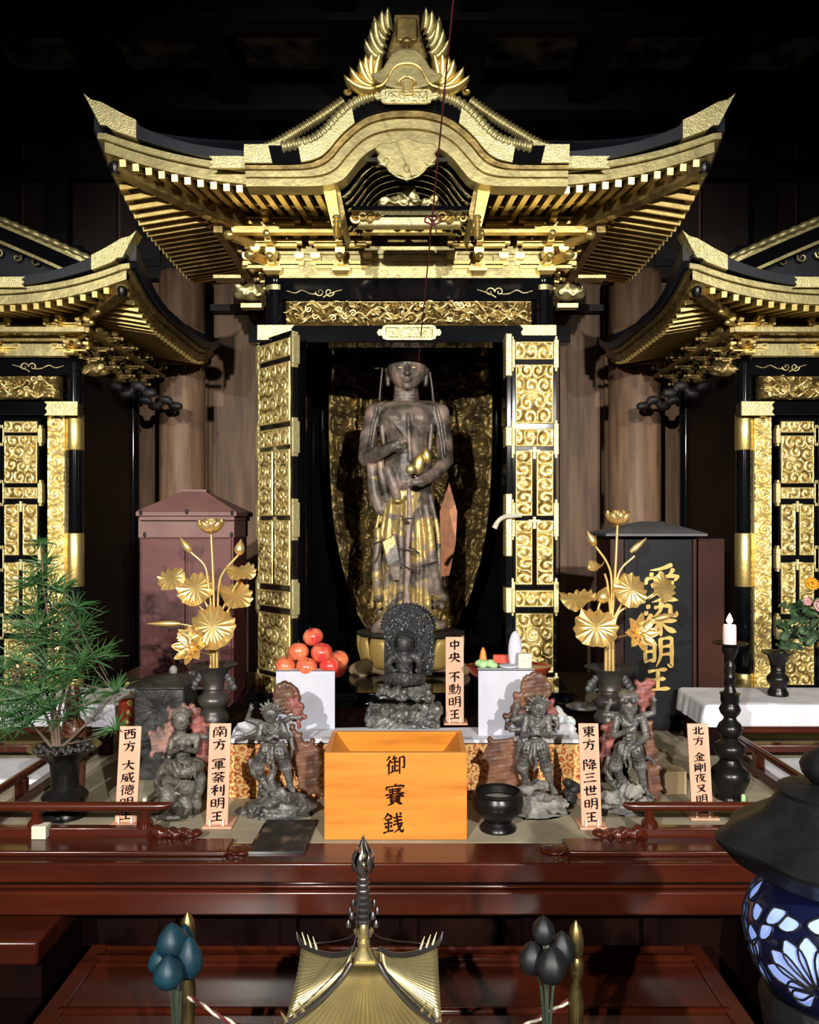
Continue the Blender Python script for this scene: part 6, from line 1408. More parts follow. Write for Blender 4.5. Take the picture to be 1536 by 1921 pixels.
# vases with gilt lotus
def vase(px, py0, py1, Y, rim, lab, handles=True, mm='bronze_gray', z0=SZ):
    x = WX(px, Y); R0 = rim / FPX * Y; H = WZ(py0, Y) - z0
    t = thing('altar_vase', (x, Y, z0), lab, 'vase')
    MB().lathe((x, Y, z0), [(R0 * .62, 0), (R0 * .62, H * .07), (R0 * .52, H * .14), (R0 * .46, H * .22), (R0 * .58, H * .28), (R0 * .68, H * .36), (R0 * .62, H * .44), (R0 * .44, H * .50), (R0 * .40, H * .55), (R0 * .47, H * .57), (R0 * .42, H * .60), (R0 * .48, H * .75), (R0 * .62, H * .90), (R0 * .98, H * .985), (R0 * 1.0, H), (R0 * .93, H), (R0 * .55, H * .92), (R0 * .3, H * .8), (0, H * .8)], 40).build('body', M[mm], t, 60)
    if handles:
        for s in (-1, 1):
            mb = MB(); R = random.Random(3)
            for q in range(8): mb.ell((x + s * (R0 * (.52 + .05 * q)), Y - .005, z0 + H * (.78 - .035 * q + (.05 if q % 2 else 0))), (R0 * .13, .008, R0 * (.16 if q % 2 else .12)), (0, s * .6, 0), 8, 6)
            mb.tube([(x + s * R0 * .5, Y, z0 + H * .8), (x + s * R0 * .85, Y, z0 + H * .72), (x + s * R0 * .75, Y, z0 + H * .56), (x + s * R0 * .42, Y, z0 + H * .58)], .005, 6)
            link('handle', remesh(mb, 'handle', .003, ROOT[t.name], 1), M['stone_dark'], t, 180)
    return x, z0 + H
def lotus_leaf(root, px, py, Y, r, nrm, fold=.0, seed=0):
    c = P(px, py, Y); n = Vector(nrm).normalized(); e1 = n.cross(Vector((0, 0, 1))); e1 = e1.normalized() if e1.length > .1 else Vector((1, 0, 0)); e2 = n.cross(e1); rr = r / FPX * Y; R = random.Random(seed); ph = R.uniform(0, 6)
    nt = 84; nr = 9
    def fn(u, v):
        a = 2 * math.pi * u; q = .02 + .98 * v; pl = math.cos(14 * a)
        rad = rr * q * (1 + .05 * pl * v)
        h = rr * (-.16 * q * q + .075 * pl * q * q + .15 * math.cos(3 * a + ph) * q ** 3 + .06 * math.cos(5 * a - ph) * q ** 4 + fold * q * q * abs(math.cos(a)) ** 1.5 * 1.0)
        return c + e1 * rad * math.cos(a) + e2 * rad * math.sin(a) + n * h
    return MB().grid(nt + 1, nr, fn, -n * .0012).build('leaf', M['lotus_gold'], root, 40)
def petal(mb, c, ax, out, L, W, open_, th=.001, close=.45):
    c, ax, out = Vector(c), Vector(ax).normalized(), Vector(out).normalized(); sd = ax.cross(out)
    def fn(u, v):
        w = W * math.sin(math.pi * min(1, .12 + .88 * v) * .98) ** .8 * (u - .5); an = open_ * (1 - close * v)
        p = c + out * (L * v * math.sin(an)) + ax * (L * v * math.cos(an)); nn = (ax * math.sin(an) - out * math.cos(an))
        return p + sd * w + nn * (W * .9 * (u - .5) ** 2)
    mb.grid(6, 8, fn, out * -th)
def lotus_flower(root, px, py, Y, r, ax, n=8, open_=1.0, nm='flower', ring2=True, m='lotus_gold'):
    c = P(px, py, Y); ax = Vector(ax).normalized(); rr = r / FPX * Y; e1 = ax.orthogonal().normalized(); e2 = ax.cross(e1)
    cen = MB().ell(tuple(c + ax * rr * .12), (rr * .16,) * 3, n=10, m=8).build(nm, M[m], root, 180)
    for k in range(n):
        a = 2 * math.pi * k / n; mb = MB(); petal(mb, c, ax, e1 * math.cos(a) + e2 * math.sin(a), rr, rr * (.62 if ring2 else .5), open_, .001, .45 if ring2 else .12); mb.build('petal', M[m], cen, 180)
    if ring2:
        for k in range(n - 2):
            a = 2 * math.pi * (k + .5) / (n - 2); mb = MB(); petal(mb, c, ax, e1 * math.cos(a) + e2 * math.sin(a), rr * .82, rr * .55, open_ * .55); mb.build('petal', M[m], cen, 180)
def bud(root, px, py, px2, py2, Y, r, m='lotus_gold', nm='bud'):
    a, b = P(px, py, Y), P(px2, py2, Y); rr = r / FPX * Y
    MB().tube([a.lerp(b, t) for t in np.linspace(0, 1, 10)], [rr * v for v in (.45, .75, .95, 1.0, .96, .85, .68, .48, .26, .06)], 10).build(nm, M[m], root, 60)
def stem(root, pts, r=.0038, m='lotus_gold'): MB().tube(cr([P(*p) for p in pts], 7), r, 8).build('stem', M[m], root, 60)

VY = 2.54
vase(401, 1246, 1352, VY, 45, 'dark bronze vase holding the gilt lotus in front of the maroon cabinet')
la = thing('gilt_lotus', (WX(401, VY), VY, WZ(1246, VY)), 'gilt metal lotus spray in the left bronze vase', 'lotus ornament', None)
base = (401, 1275, VY)
for i, (dx, dd) in enumerate(((-6, 0), (0, -.008), (6, 0), (-3, .008), (4, .008))): stem(la, [(401 + dx, 1270, VY + dd), (401 + dx * .9, 1215, VY + dd), (400 + dx * .6, 1150, VY + dd)], .006)
stem(la, [(402, 1180, VY), (400, 1090, VY), (396, 1003, VY)], .0042); lotus_flower(la, 396, 1001, VY, 36, (0, -.12, 1), 9, 1.55)
stem(la, [(397, 1150, VY), (390, 1090, VY), (383, 1060, VY), (358, 1036, VY)]); bud(la, 358, 1036, 338, 1008, VY, 7)
stem(la, [(408, 1150, VY), (411, 1098, VY), (420, 1072, VY), (448, 1040, VY)]); bud(la, 448, 1041, 452, 1011, VY, 10)
stem(la, [(398, 1160, VY + .02), (360, 1125, VY + .02), (322, 1090, VY + .02)]); lotus_leaf(la, 321, 1084, VY + .02, 27, (-.25, -.75, .6), .1, 1)
stem(la, [(400, 1165, VY), (385, 1130, VY), (368, 1106, VY)]); lotus_leaf(la, 366, 1103, VY - .01, 34, (.05, -.8, .55), .0, 2)
stem(la, [(404, 1165, VY), (436, 1110, VY), (452, 1080, VY)]); lotus_leaf(la, 452, 1071, VY, 28, (.2, -.45, .85), .25, 3)
stem(la, [(404, 1175, VY), (425, 1150, VY), (440, 1122, VY)]); lotus_leaf(la, 441, 1116, VY - .01, 33, (.45, -.5, .7), .35, 4)
lotus_leaf(la, 398, 1175, VY - .05, 43, (.05, -.85, .5), .0, 5); stem(la, [(402, 1220, VY), (400, 1195, VY - .02), (398, 1176, VY - .047)])
stem(la, [(398, 1190, VY), (360, 1175, VY - .02), (335, 1170, VY - .02)], .003); bud(la, 338, 1170, 274, 1170, VY - .02, 6)
stem(la, [(400, 1230, VY), (380, 1224, VY - .03), (362, 1216, VY - .05)], .003); lotus_flower(la, 362, 1215, VY - .055, 40, (-.25, -.9, .35), 8, 1.35, 'flower', False)
lotus_leaf(la, 346, 1190, VY + .03, 16, (-.3, -.8, .3), .3, 9)
vase(1143, 1251, 1352, VY, 47, 'dark bronze vase holding the gilt lotus in front of the black signboard')
lb = thing('gilt_lotus', (WX(1143, VY), VY, WZ(1251, VY)), 'gilt metal lotus spray in the right bronze vase', 'lotus ornament', None)
for i, (dx, dd) in enumerate(((-7, 0), (0, -.008), (7, 0), (-3, .008), (4, .008))): stem(lb, [(1143 + dx, 1275, VY + dd), (1143 + dx * .9, 1215, VY + dd), (1144 + dx * .6, 1150, VY + dd)], .006)
stem(lb, [(1146, 1190, VY), (1153, 1090, VY), (1158, 985, VY)], .0042); lotus_flower(lb, 1158, 985, VY, 34, (0, -.15, 1), 8, 1.5)
stem(lb, [(1146, 1170, VY), (1147, 1090, VY), (1138, 1055, VY), (1117, 1025, VY)]); bud(lb, 1116, 1024, 1101, 996, VY, 8)
stem(lb, [(1146, 1170, VY), (1140, 1100, VY), (1134, 1076, VY)]); lotus_leaf(lb, 1121, 1064, VY, 15, (-.3, -.3, .8), .9, 21); bud(lb, 1106, 1070, 1104, 1056, VY, 4)
stem(lb, [(1148, 1150, VY), (1161, 1075, VY), (1190, 1043, VY)]); bud(lb, 1182, 1036, 1213, 1009, VY, 6)
stem(lb, [(1140, 1170, VY + .01), (1110, 1155, VY + .01), (1078, 1135, VY + .01)]); lotus_leaf(lb, 1084, 1122, VY + .01, 33, (-.15, -.4, .9), .3, 22)
stem(lb, [(1140, 1180, VY), (1122, 1150, VY), (1127, 1125, VY)]); bud(lb, 1126, 1131, 1138, 1100, VY, 13, 'lotus_gold', 'seed_pod')
lotus_leaf(lb, 1184, 1106, VY - .02, 33, (.12, -.85, .4), .0, 23); stem(lb, [(1146, 1170, VY), (1165, 1135, VY), (1184, 1107, VY - .018)])
stem(lb, [(1150, 1200, VY), (1160, 1150, VY), (1200, 1130, VY), (1232, 1110, VY)]); lotus_leaf(lb, 1246, 1102, VY, 28, (.55, -.75, .2), .15, 24)
lotus_leaf(lb, 1118, 1176, VY - .05, 40, (-.1, -.85, .5), .0, 25); stem(lb, [(1142, 1225, VY), (1130, 1195, VY - .02), (1119, 1178, VY - .047)])
stem(lb, [(1146, 1200, VY), (1170, 1193, VY - .02), (1196, 1188, VY - .05)], .003); lotus_flower(lb, 1197, 1188, VY - .055, 40, (.25, -.9, .2), 8, 1.35, 'flower', False)
stem(lb, [(1200, 1185, VY - .03), (1225, 1163, VY - .03), (1240, 1158, VY - .03)], .003); bud(lb, 1228, 1162, 1268, 1152, VY - .03, 7)

# maroon cabinet
Yc_ = 3.02; xa, xb_ = WX(263, Yc_), WX(438, Yc_); zt = WZ(968, Yc_); zr_ = WZ(923, 3.12)
cb = thing('shrine_cabinet', ((xa + xb_) / 2, 3.15, PZ), 'maroon wooden cabinet with a low pyramid roof left of the middle shrine', 'cabinet')
C = lambda nm, mb, m, **k: mb.build(nm, M[m], cb, **k)
C('body', MB().box(xa, xb_, Yc_, Yc_ + .24, PZ, zt), 'cabinet_red'); C('frieze', MB().box(xa - .004, xb_ + .004, Yc_ - .008, Yc_ + .246, WZ(1008, Yc_), zt), 'cabinet_roof')
xm = WX(350, Yc_); zd0, zd1 = PZ + .03, WZ(1010, Yc_)
for a, b in ((xa + .006, xm - .004), (xm + .004, xb_ - .006)): C('door', MB().box(a, b, Yc_ - .008, Yc_ - .001, zd0, zd1), 'cabinet_red', bevel=.003)
e0, e1, ey0, ey1 = WX(255, 2.99), WX(444, 2.99), 2.985, 3.30; ze = WZ(962, 2.99)
C('eave', MB().box(e0, e1, ey0, ey1, ze - .012, ze + .004).box(e0 + .01, e1 - .01, ey0 + .01, ey1 - .01, ze - .028, ze - .012), 'cabinet_roof', bevel=.002)
t0, t1, ty = WX(342, 3.12), WX(388, 3.12), 3.13
mb = MB(); vs = [(e0, ey0, ze + .004), (e1, ey0, ze + .004), (e1, ey1, ze + .004), (e0, ey1, ze + .004), (t0, ty - .03, zr_), (t1, ty - .03, zr_), (t1, ty + .03, zr_), (t0, ty + .03, zr_)]
mb.add(vs, [(0, 1, 5, 4), (1, 2, 6, 5), (2, 3, 7, 6), (3, 0, 4, 7), (4, 5, 6, 7), (3, 2, 1, 0)]); C('roof', mb, 'cabinet_roof', smooth=20)
C('roof_cap', MB().box(t0 - .004, t1 + .004, ty - .036, ty + .036, zr_, zr_ + .008), 'cabinet_roof')
for px, py in ((265, 962), (351, 960), (436, 962), (268, 1003), (432, 1003)): C('bracket_plate', MB().ell((WX(px, 2.99), 2.984 if py < 990 else 3.01, WZ(py, 2.99)), (.006, .003, .010)), 'iron')

# black signboard
Ys = 3.05; sb = thing('signboard', (WX(1222, Ys), 3.15, PZ), 'black signboard with four gold characters under a grey pyramid roof', 'signboard')
S = lambda nm, mb, m, **k: mb.build(nm, M[m], sb, **k)
xa, xb_ = WX(1144, Ys), WX(1304, Ys); zt = WZ(1006, Ys)
S('case', MB().box(xa, xb_, Ys + .012, Ys + .22, PZ, zt), 'brown_door'); S('panel', MB().box(WX(1172, Ys), WX(1298, Ys), Ys + .002, Ys + .013, PZ + .01, zt - .01), 'board_black')
for a, b in ((1144, 1170), (1299, 1306)): S('frame_stile', MB().box(WX(a, Ys), WX(b, Ys), Ys - .004, Ys + .012, PZ, zt), 'brown_door', bevel=.002)
S('door', MB().obox(((WX(1308, 3.1) + WX(1358, 3.1)) / 2, 3.10, (PZ + WZ(1010, 3.1)) / 2), (WX(1358, 3.1) - WX(1308, 3.1), .014, WZ(1010, 3.1) - PZ), (0, 0, .05)), 'brown_door', bevel=.002)
e0, e1, ey0, ey1 = WX(1135, 3.0), WX(1326, 3.0), 2.99, 3.32; ze = WZ(1003, 3.0); zr_ = WZ(978, 3.12); t0, t1, ty = WX(1204, 3.14), WX(1240, 3.14), 3.15
S('eave', MB().box(e0, e1, ey0, ey1, ze - .006, ze + .004), 'board_roof', bevel=.002)
mb = MB(); mb.add([(e0, ey0, ze + .004), (e1, ey0, ze + .004), (e1, ey1, ze + .004), (e0, ey1, ze + .004), (t0, ty - .03, zr_), (t1, ty - .03, zr_), (t1, ty + .03, zr_), (t0, ty + .03, zr_)], [(0, 1, 5, 4), (1, 2, 6, 5), (2, 3, 7, 6), (3, 0, 4, 7), (4, 5, 6, 7), (3, 2, 1, 0)])
S('roof', mb, 'board_roof', smooth=20)
for ch, px, py, h in (('愛', 1240, 1095, .140), ('染', 1238, 1160, .132), ('明', 1234, 1224, .122), ('王', 1233, 1275, .104)):
    mb = MB(); glyph(mb, ch, WX(px, Ys), WZ(py, Ys), h, Ys + .002, .008, 1, .138, .08); S('character', mb, 'gold_paint', smooth=0)

# charcoal block with cap, slim slab, red-gold box
Yk = 2.46; xa, xb_ = WX(250, Yk), WX(345, Yk); zt = WZ(1292, Yk); y1 = Yk + .17
ch = thing('stone_box', ((xa + xb_) / 2, Yk + .08, PZ), 'rough charcoal block with a low peaked lid and small knob, behind the riding statue', 'box')
me = remesh(MB().box(xa, xb_, Yk, y1, PZ + .003, zt), 'block', .006, ROOT[ch.name], 1, .003, 60); link('block', me, M['chest'], ch, 50)
mb = MB(); a0, a1, b0, b1 = xa - .02, xb_ + .006, Yk - .015, y1 + .02; xm, ym_ = (xa + xb_) / 2 + .02, (Yk + y1) / 2; zl = WZ(1262, Yk + .08)
mb.add([(a0, b0, zt), (a1, b0, zt), (a1, b1, zt), (a0, b1, zt), (a0, b0, zt + .006), (a1, b0, zt + .006), (a1, b1, zt + .006), (a0, b1, zt + .006), (xm, ym_, zl)], [(3, 2, 1, 0), (0, 1, 5, 4), (1, 2, 6, 5), (2, 3, 7, 6), (3, 0, 4, 7), (4, 5, 8), (5, 6, 8), (6, 7, 8), (7, 4, 8)])
lid = link('lid', remesh(mb, 'lid', .005, ROOT[ch.name], 1, .002, 60), M['chest'], ch, 50)
MB().ell((xm, ym_, zl + .006), (.013, .012, .016)).build('knob', M['rock'], lid, 180)
Yq = 2.62; tag(MB().obox((WX(361, Yq), Yq, (SZ + WZ(1258, Yq)) / 2), (.024, .02, WZ(1258, Yq) - SZ), (0, 0, .1)).build('slab', M['stone_fig'], None, 35, .003), 'slim grey stone slab standing between the charcoal block and the left vase', 'slab')
Yr = 2.62; gx0, gx1 = WX(222, Yr), WX(253, Yr); gb = thing('patterned_box', ((gx0 + gx1) / 2, Yr + .02, PZ), 'tall red and gold patterned box behind the western tablet', 'box')
MB().box(gx0, gx1, Yr, Yr + .05, PZ, WZ(1316, Yr)).build('box', M['redlac'], gb, 35, .002)
mb = MB(); R = random.Random(7)
for i in range(7): mb.ell((gx1 - .018 + R.uniform(-.01, .01), Yr - .001, PZ + .08 + i * .03), (R.uniform(.006, .011), .002, R.uniform(.008, .014)), (0, R.uniform(-1, 1), 0), 8, 6)
mb.build('gold_pattern', M['gold_paint'], gb, 180)
tag(MB().obox((WX(1262, 2.36), 2.36, PZ + .0335), (.062, .05, .066), (0, 0, .03)).build('block', M['beige_wood'], None, 35, .002), 'plain beige wooden block on the platform left of the northern tablet', 'block')
mb = MB().ell((WX(1049, 2.46), 2.46, SZ + .02), (.03, .025, .028)).ell((WX(1062, 2.46), 2.45, SZ + .016), (.028, .022, .02)).ell((WX(1046, 2.46), 2.455, SZ + .043), (.018, .016, .02))
tag(link('crystal_cluster', remesh(mb, 'crystal_cluster', .004, (0, 0, 0), 0, .005, 90), M['crystal'], None, 25), 'pale crystal cluster on the step right of the crowned statue', 'crystal')
tag(link('stone', remesh(MB().ell((WX(1060, 2.40), 2.39, SZ + .012), (.036, .022, .016)), 'stone', .004, (0, 0, 0), 0, .004, 80), M['cloth'], None, 30), 'flat white stone on the step edge below the crystal', 'stone')
mb = MB(); R = random.Random(4)
for i in range(7): mb.ell((WX(1068, 2.26) + R.uniform(-.01, .02), 2.27 + R.uniform(-.02, .02), PZ + .012 + i * .008), (.018, .018, .014))
tag(link('stone', remesh(mb, 'stone', .004, (0, 0, 0), 1, .003, 80), M['stone_dark'], None, 30), 'black stone beside the pale rock of the crowned statue', 'stone')
tag(MB().ell((WX(1096, 2.66), 2.68, SZ + .012), (.06, .05, .013)).build('stone', M['rock_dark'], None, 180), 'flat dark stone on the step in front of the right lotus vase', 'stone')
tag(MB().lathe((WX(1394, 2.22), 2.22, PZ), [(.0062, 0), (.0062, .035), (.004, .040), (0, .041)], 14).build('candle_stub', M['green_sweet'], None, 60), 'short pale green candle stub at the foot of the tall candlestick', 'candle')
tag(MB().box(WX(269, 2.06), WX(275, 2.06), 2.055, 2.065, PZ, WZ(1497, 2.06)).build('marker_stick', M['peg'], None), 'thin white stick rising behind the left rail', 'stick')

# candlestick
Yl = 2.31; x = WX(1369, Yl); cs = thing('candlestick', (x, Yl, PZ), 'tall turned black candlestick carrying the lit candle', 'candlestick'); U = 1 / FPX * Yl
def zc2(py): return WZ(py, Yl) - PZ
MB().lathe((x, Yl, PZ), [(r * U, zc2(py)) for r, py in ((27, 1501), (27, 1493), (24, 1489), (28, 1478), (34, 1464), (36, 1452), (32, 1442), (24, 1436), (20, 1430), (18, 1424), (26, 1414), (29, 1405), (27, 1396), (18, 1390), (14, 1384), (20, 1376), (24, 1368), (20, 1358), (12, 1350), (11, 1345), (17, 1338), (20, 1330), (16, 1322), (15, 1319), (17, 1316), (17, 1304), (19, 1300), (12, 1298), (9, 1290), (7, 1281), (10, 1274), (10, 1268), (7, 1262), (10, 1252), (8, 1244), (6, 1240), (9, 1232), (14, 1222), (15, 1214), (13, 1212), (32, 1207), (33, 1205), (14, 1208), (0, 1208))], 36).build('shaft', M['bronze'], cs, 50)
cd = thing('candle', (x, Yl, WZ(1209, Yl)), 'short white burning candle on the tall black candlestick', 'candle')
MB().lathe((x - .001, Yl, WZ(1209, Yl)), [(12 * U, 0), (12.2 * U, 20 * U), (11.8 * U, 35 * U), (10.5 * U, 37 * U), (0, 34 * U)], 24).build('wax', M['wax'], cd, 50)
MB().tube([(x, Yl, WZ(1175, Yl)), (x, Yl, WZ(1168, Yl))], .001, 6).build('wick', M['ink'], cd)
MB().lathe((x - .001, Yl, WZ(1172, Yl)), [(.001, 0), (5.5 * U, 6 * U), (6.0 * U, 9 * U), (4 * U, 14 * U), (1.5 * U, 19 * U), (0, 22 * U)], 16).build('flame', M['flame'], cd, 180)
pl_ = bpy.data.lights.new('candle_light', 'POINT'); pl_.energy = .35; pl_.color = (1, .62, .32); pl_.shadow_soft_size = .008; plo = bpy.data.objects.new('candle_light', pl_); COL.objects.link(plo); plo.location = (x, Yl, WZ(1152, Yl))

# umbrella pine in a dark vase
Yv = 2.17; x = WX(122, Yv)
pv = thing('altar_vase', (x, Yv, PZ), 'black bronze vase holding the umbrella pine behind the left railing', 'vase'); H = WZ(1400, Yv) - PZ; U = 1 / FPX * Yv
MB().lathe((x, Yv, PZ), [(40 * U, 0), (40 * U, .014), (34 * U, .022), (34 * U, .03), (40 * U, .04), (42 * U, .055), (34 * U, .068), (26 * U, .076), (25 * U, .10), (27 * U, .14), (34 * U, H - .03), (60 * U, H - .004), (66 * U, H), (62 * U, H), (46 * U, H - .012), (0, H - .012)], 40).build('body', M['bronze'], pv, 50)
mb = MB(); R = random.Random(2)
for i in range(90):
    a, q = R.uniform(0, 6.28), math.sqrt(R.random()) * 52 * U; mb.ell((x + q * math.cos(a), Yv + q * math.sin(a), H + PZ - .006 + R.uniform(0, .006)), (R.uniform(.004, .008), R.uniform(.004, .008), R.uniform(.003, .006)), (R.uniform(0, 3),) * 3, 6, 5)
mb.build('gravel', M['pebble'], pv, 180, kind='stuff')
pn = thing('umbrella_pine', (x, Yv, PZ + H), 'leafy green umbrella pine sprays standing in the black vase at the left', 'plant')
stems = [[(108, 1400), (102, 1330), (100, 1250), (95, 1180), (83, 1110), (80, 1065), (76, 1020)], [(100, 1400), (96, 1330), (80, 1280), (60, 1210), (50, 1170)], [(112, 1400), (110, 1340), (125, 1280), (140, 1220), (150, 1180)], [(96, 1400), (70, 1370), (40, 1340), (10, 1310)], [(118, 1400), (150, 1370), (190, 1330), (215, 1300)], [(104, 1400), (85, 1340), (50, 1300), (20, 1270)]]
for i, s_ in enumerate(stems): MB().tube(cr([P(a, b, Yv + (i % 3 - 1) * .03 * k / len(s_)) for k, (a, b) in enumerate(s_)], 6), [.0055 - .0008 * (i > 0), .0016], 7).build('stem', M['bark'], pn, 60)
wh = [(76, 1022, .032, 0), (82, 1062, .05, 0), (62, 1098, .06, 1), (100, 1105, .06, 1), (118, 1112, .055, 0), (66, 1140, .07, 1), (108, 1150, .07, 0), (142, 1140, .055, 1), (42, 1178, .06, 0), (86, 1190, .08, 1), (128, 1185, .075, 0), (150, 1178, .07, 1), (70, 1225, .07, 0), (110, 1232, .08, 1), (158, 1238, .085, 0), (184, 1240, .07, 1), (30, 1240, .06, 0), (132, 1275, .07, 1), (60, 1275, .07, 0), (16, 1300, .075, 1), (62, 1315, .075, 0), (30, 1338, .075, 1), (95, 1330, .06, 0), (218, 1300, .055, 1), (4, 1345, .06, 0), (216, 1372, .05, 1), (150, 1330, .05, 0), (8, 1255, .055, 1), (44, 1365, .06, 0), (120, 1350, .05, 1), (-10, 1320, .07, 0), (170, 1300, .05, 0), (96, 1155, .07, 1), (112, 1205, .08, 0), (140, 1210, .075, 1), (72, 1180, .07, 0), (56, 1205, .07, 1), (96, 1260, .075, 0), (145, 1255, .08, 0), (40, 1290, .07, 0), (80, 1300, .07, 1), (20, 1320, .08, 0), (50, 1350, .07, 1), (10, 1370, .06, 0), (70, 1345, .06, 0), (118, 1290, .06, 0), (78, 1085, .055, 0)]
R = random.Random(12)
for i, (a, b, L, dd) in enumerate(wh):
    c = P(a, b, Yv + R.uniform(-.06, .07)); ax = Vector((R.uniform(-.4, .4), -.35, .75)).normalized(); e1 = ax.orthogonal().normalized(); e2 = ax.cross(e1); mb = MB(); n = 30
    for k in range(n):
        t = 2 * math.pi * k / n + R.uniform(-.1, .1); el = R.uniform(.05, .75); d = (e1 * math.cos(t) + e2 * math.sin(t)) * math.cos(el) + ax * math.sin(el); l = L * R.uniform(.9, 1.35)
        mb.tube([c, c + d * l * .5 + Vector((0, 0, .003)), c + d * l - Vector((0, 0, .006))], [.0013, .0017, .0005], 4)
    par = MB
    mb.build('needle_whorl', M['needle'], pn, 60)
for i in range(26):
    a, b, L, dd = wh[i]; s_ = stems[i % len(stems)]; q = min(s_, key=lambda p: abs(p[1] - b - 14) + abs(p[0] - a) * .4)
    MB().tube([P(q[0], q[1], Yv), P((q[0] + a) / 2, (q[1] + b) / 2 + 4, Yv), P(a, b, Yv)], [.002, .0012], 5).build('twig', M['bark'], pn, 60)
Yo = 2.36; U = 1 / FPX * Yo; x = WX(138, Yo)
tag(MB().lathe((x, Yo, PZ), [(20 * U, 0), (22 * U, .10), (23 * U, WZ(1372, Yo) - PZ), (20 * U, WZ(1356, Yo) - PZ), (12 * U, WZ(1346, Yo) - PZ), (11 * U, WZ(1336, Yo) - PZ), (16 * U, WZ(1328, Yo) - PZ), (13 * U, WZ(1300, Yo) - PZ), (8 * U, WZ(1285, Yo) - PZ), (0, WZ(1284, Yo) - PZ)], 28).build('gourd_bottle', mat('brown_glaze', (.16, .06, .03), (.10, .045, .03), .3, 0, 10), None, 50), 'brown gourd-shaped bottle behind the vase of umbrella pine', 'bottle')

# side altars with white cloths
for sg in (-1, 1):
    w0, w1 = (.99, 2.3)
    xa, xb_ = sorted((sg * w0, sg * w1))
    t = thing('side_altar', (sg * 1.6, 2.86, PZ), ('left' if sg < 0 else 'right') + ' dark red side altar table under a white cloth, in front of the ' + ('left' if sg < 0 else 'right') + 'most shrine', 'table')
    MB().box(xa, xb_, 2.73, 3.0, .935, .95).build('table_top', M['reddark'], t)
    for xx in (xa + .03, xb_ - .03):
        for y in (2.75, 2.97): MB().box(xx - .02, xx + .02, y - .015, y + .015, PZ, .935).build('leg', M['reddark'], t)
    tag(drape(xa, xb_, 2.73, 3.0, .9515, .072, 3 + sg, .004, True, .002, 130).build('altar_cloth', M['cloth'], None, 60), 'white cloth hanging over the ' + ('left' if sg < 0 else 'right') + ' side altar table', 'cloth')
    tag(drape(*sorted((sg * 1.10, sg * 2.3)), 2.43, 2.64, PZ + .014, .012, 5, .002, False).build('floor_cloth', M['cloth'], None, 60), 'white cloth strip spread on the platform below the ' + ('left' if sg < 0 else 'right') + ' side altar', 'cloth')
    tag(MB().box(*sorted((sg * 1.105, sg * 2.28)), 2.445, 2.635, PZ, PZ + .012).build('low_board', M['reddark'], None, 35, .002), 'low red board under the white cloth strip on the ' + ('left' if sg < 0 else 'right'), 'board')
# small vase and bouquet on the right cloth
x, zt = vase(1459, 1222, 1310, 2.86, 30, 'small dark bronze vase with flowers on the right white cloth', False, 'bronze', .9555)
bq = thing('flower_bouquet', (x, 2.86, zt), 'bouquet of dark leaves with yellow and pink flowers in the small right vase', 'flowers')
R = random.Random(6)
mb = MB()
for i in range(5): mb.tube([(x + .004 * i - .01, 2.86, zt - .02), (x + .03 + .012 * i, 2.85, zt + .08), (x + .07 + .02 * i, 2.84, zt + .15)], .002, 5)
mb.build('stem', M['greenstem'], bq, 60)
for i in range(90):
    px, py = R.uniform(1462, 1560), R.uniform(1130, 1222)
    if px < 1475 and py < 1165: continue
    c = P(px, py, 2.85 + R.uniform(-.05, .05)); ax = Vector((R.uniform(-1, 1), R.uniform(-1, -.2), R.uniform(-.3, 1))); o_ = ax.orthogonal(); mb = MB(); petal(mb, c, ax, o_, R.uniform(.03, .05), R.uniform(.022, .034), .4); mb.build('leaf', M['leafdark'], bq, 180)
for px, py, r, m, n in ((1516, 1101, 22, 'petal_yellow', 16), (1545, 1112, 22, 'petal_yellow', 16), (1532, 1142, 22, 'petal_pink', 14), (1510, 1132, 14, 'petal_pink', 12), (1560, 1160, 20, 'petal_pink', 14), (1540, 1215, 20, 'petal_orange', 14)):
    lotus_flower(bq, px, py, 2.80, r, (0, -.9, .45), n, 1.2, 'flower', True, m)

# red cord from the ceiling
a, b = P(785, 676, 3.05), P(850, 0, 1.8); d = b - a; top = a + d * ((CE - .19 - a.z) / d.z)
cd_ = thing('ceiling_rope', tuple(top), 'thin red cord hanging from the ceiling in front of the middle shrine, knotted halfway', 'cord')
MB().tube([a, a + d * .5, top], .0022, 6).build('strand', M['rope_red'], cd_, 60)
c = a + d * ((676 - 415) / 676 * (1 / (1 / 3.05 + (676 - 415) / 676 * (1 / 1.8 - 1 / 3.05)) - 3.05) / (1.8 - 3.05) / ((676 - 415) / 676)) if 0 else None
Yk_ = 1 / (1 / 3.05 + (676 - 418) / 676 * (1 / 1.8 - 1 / 3.05)); kc = P(812, 418, Yk_); mb = MB().ell(kc, (.006, .006, .010))
for s_ in (-1, 1):
    mb.tube(cr([kc, kc + Vector((s_ * .016, 0, .018)), kc + Vector((s_ * .024, 0, .004)), kc + Vector((s_ * .006, 0, -.004))], 6), .0026, 6); mb.tube([kc, kc + Vector((s_ * .008, 0, -.014)), kc + Vector((s_ * .010, 0, -.032))], .0026, 6)
mb.build('knot', M['rope_red'], cd_, 60)
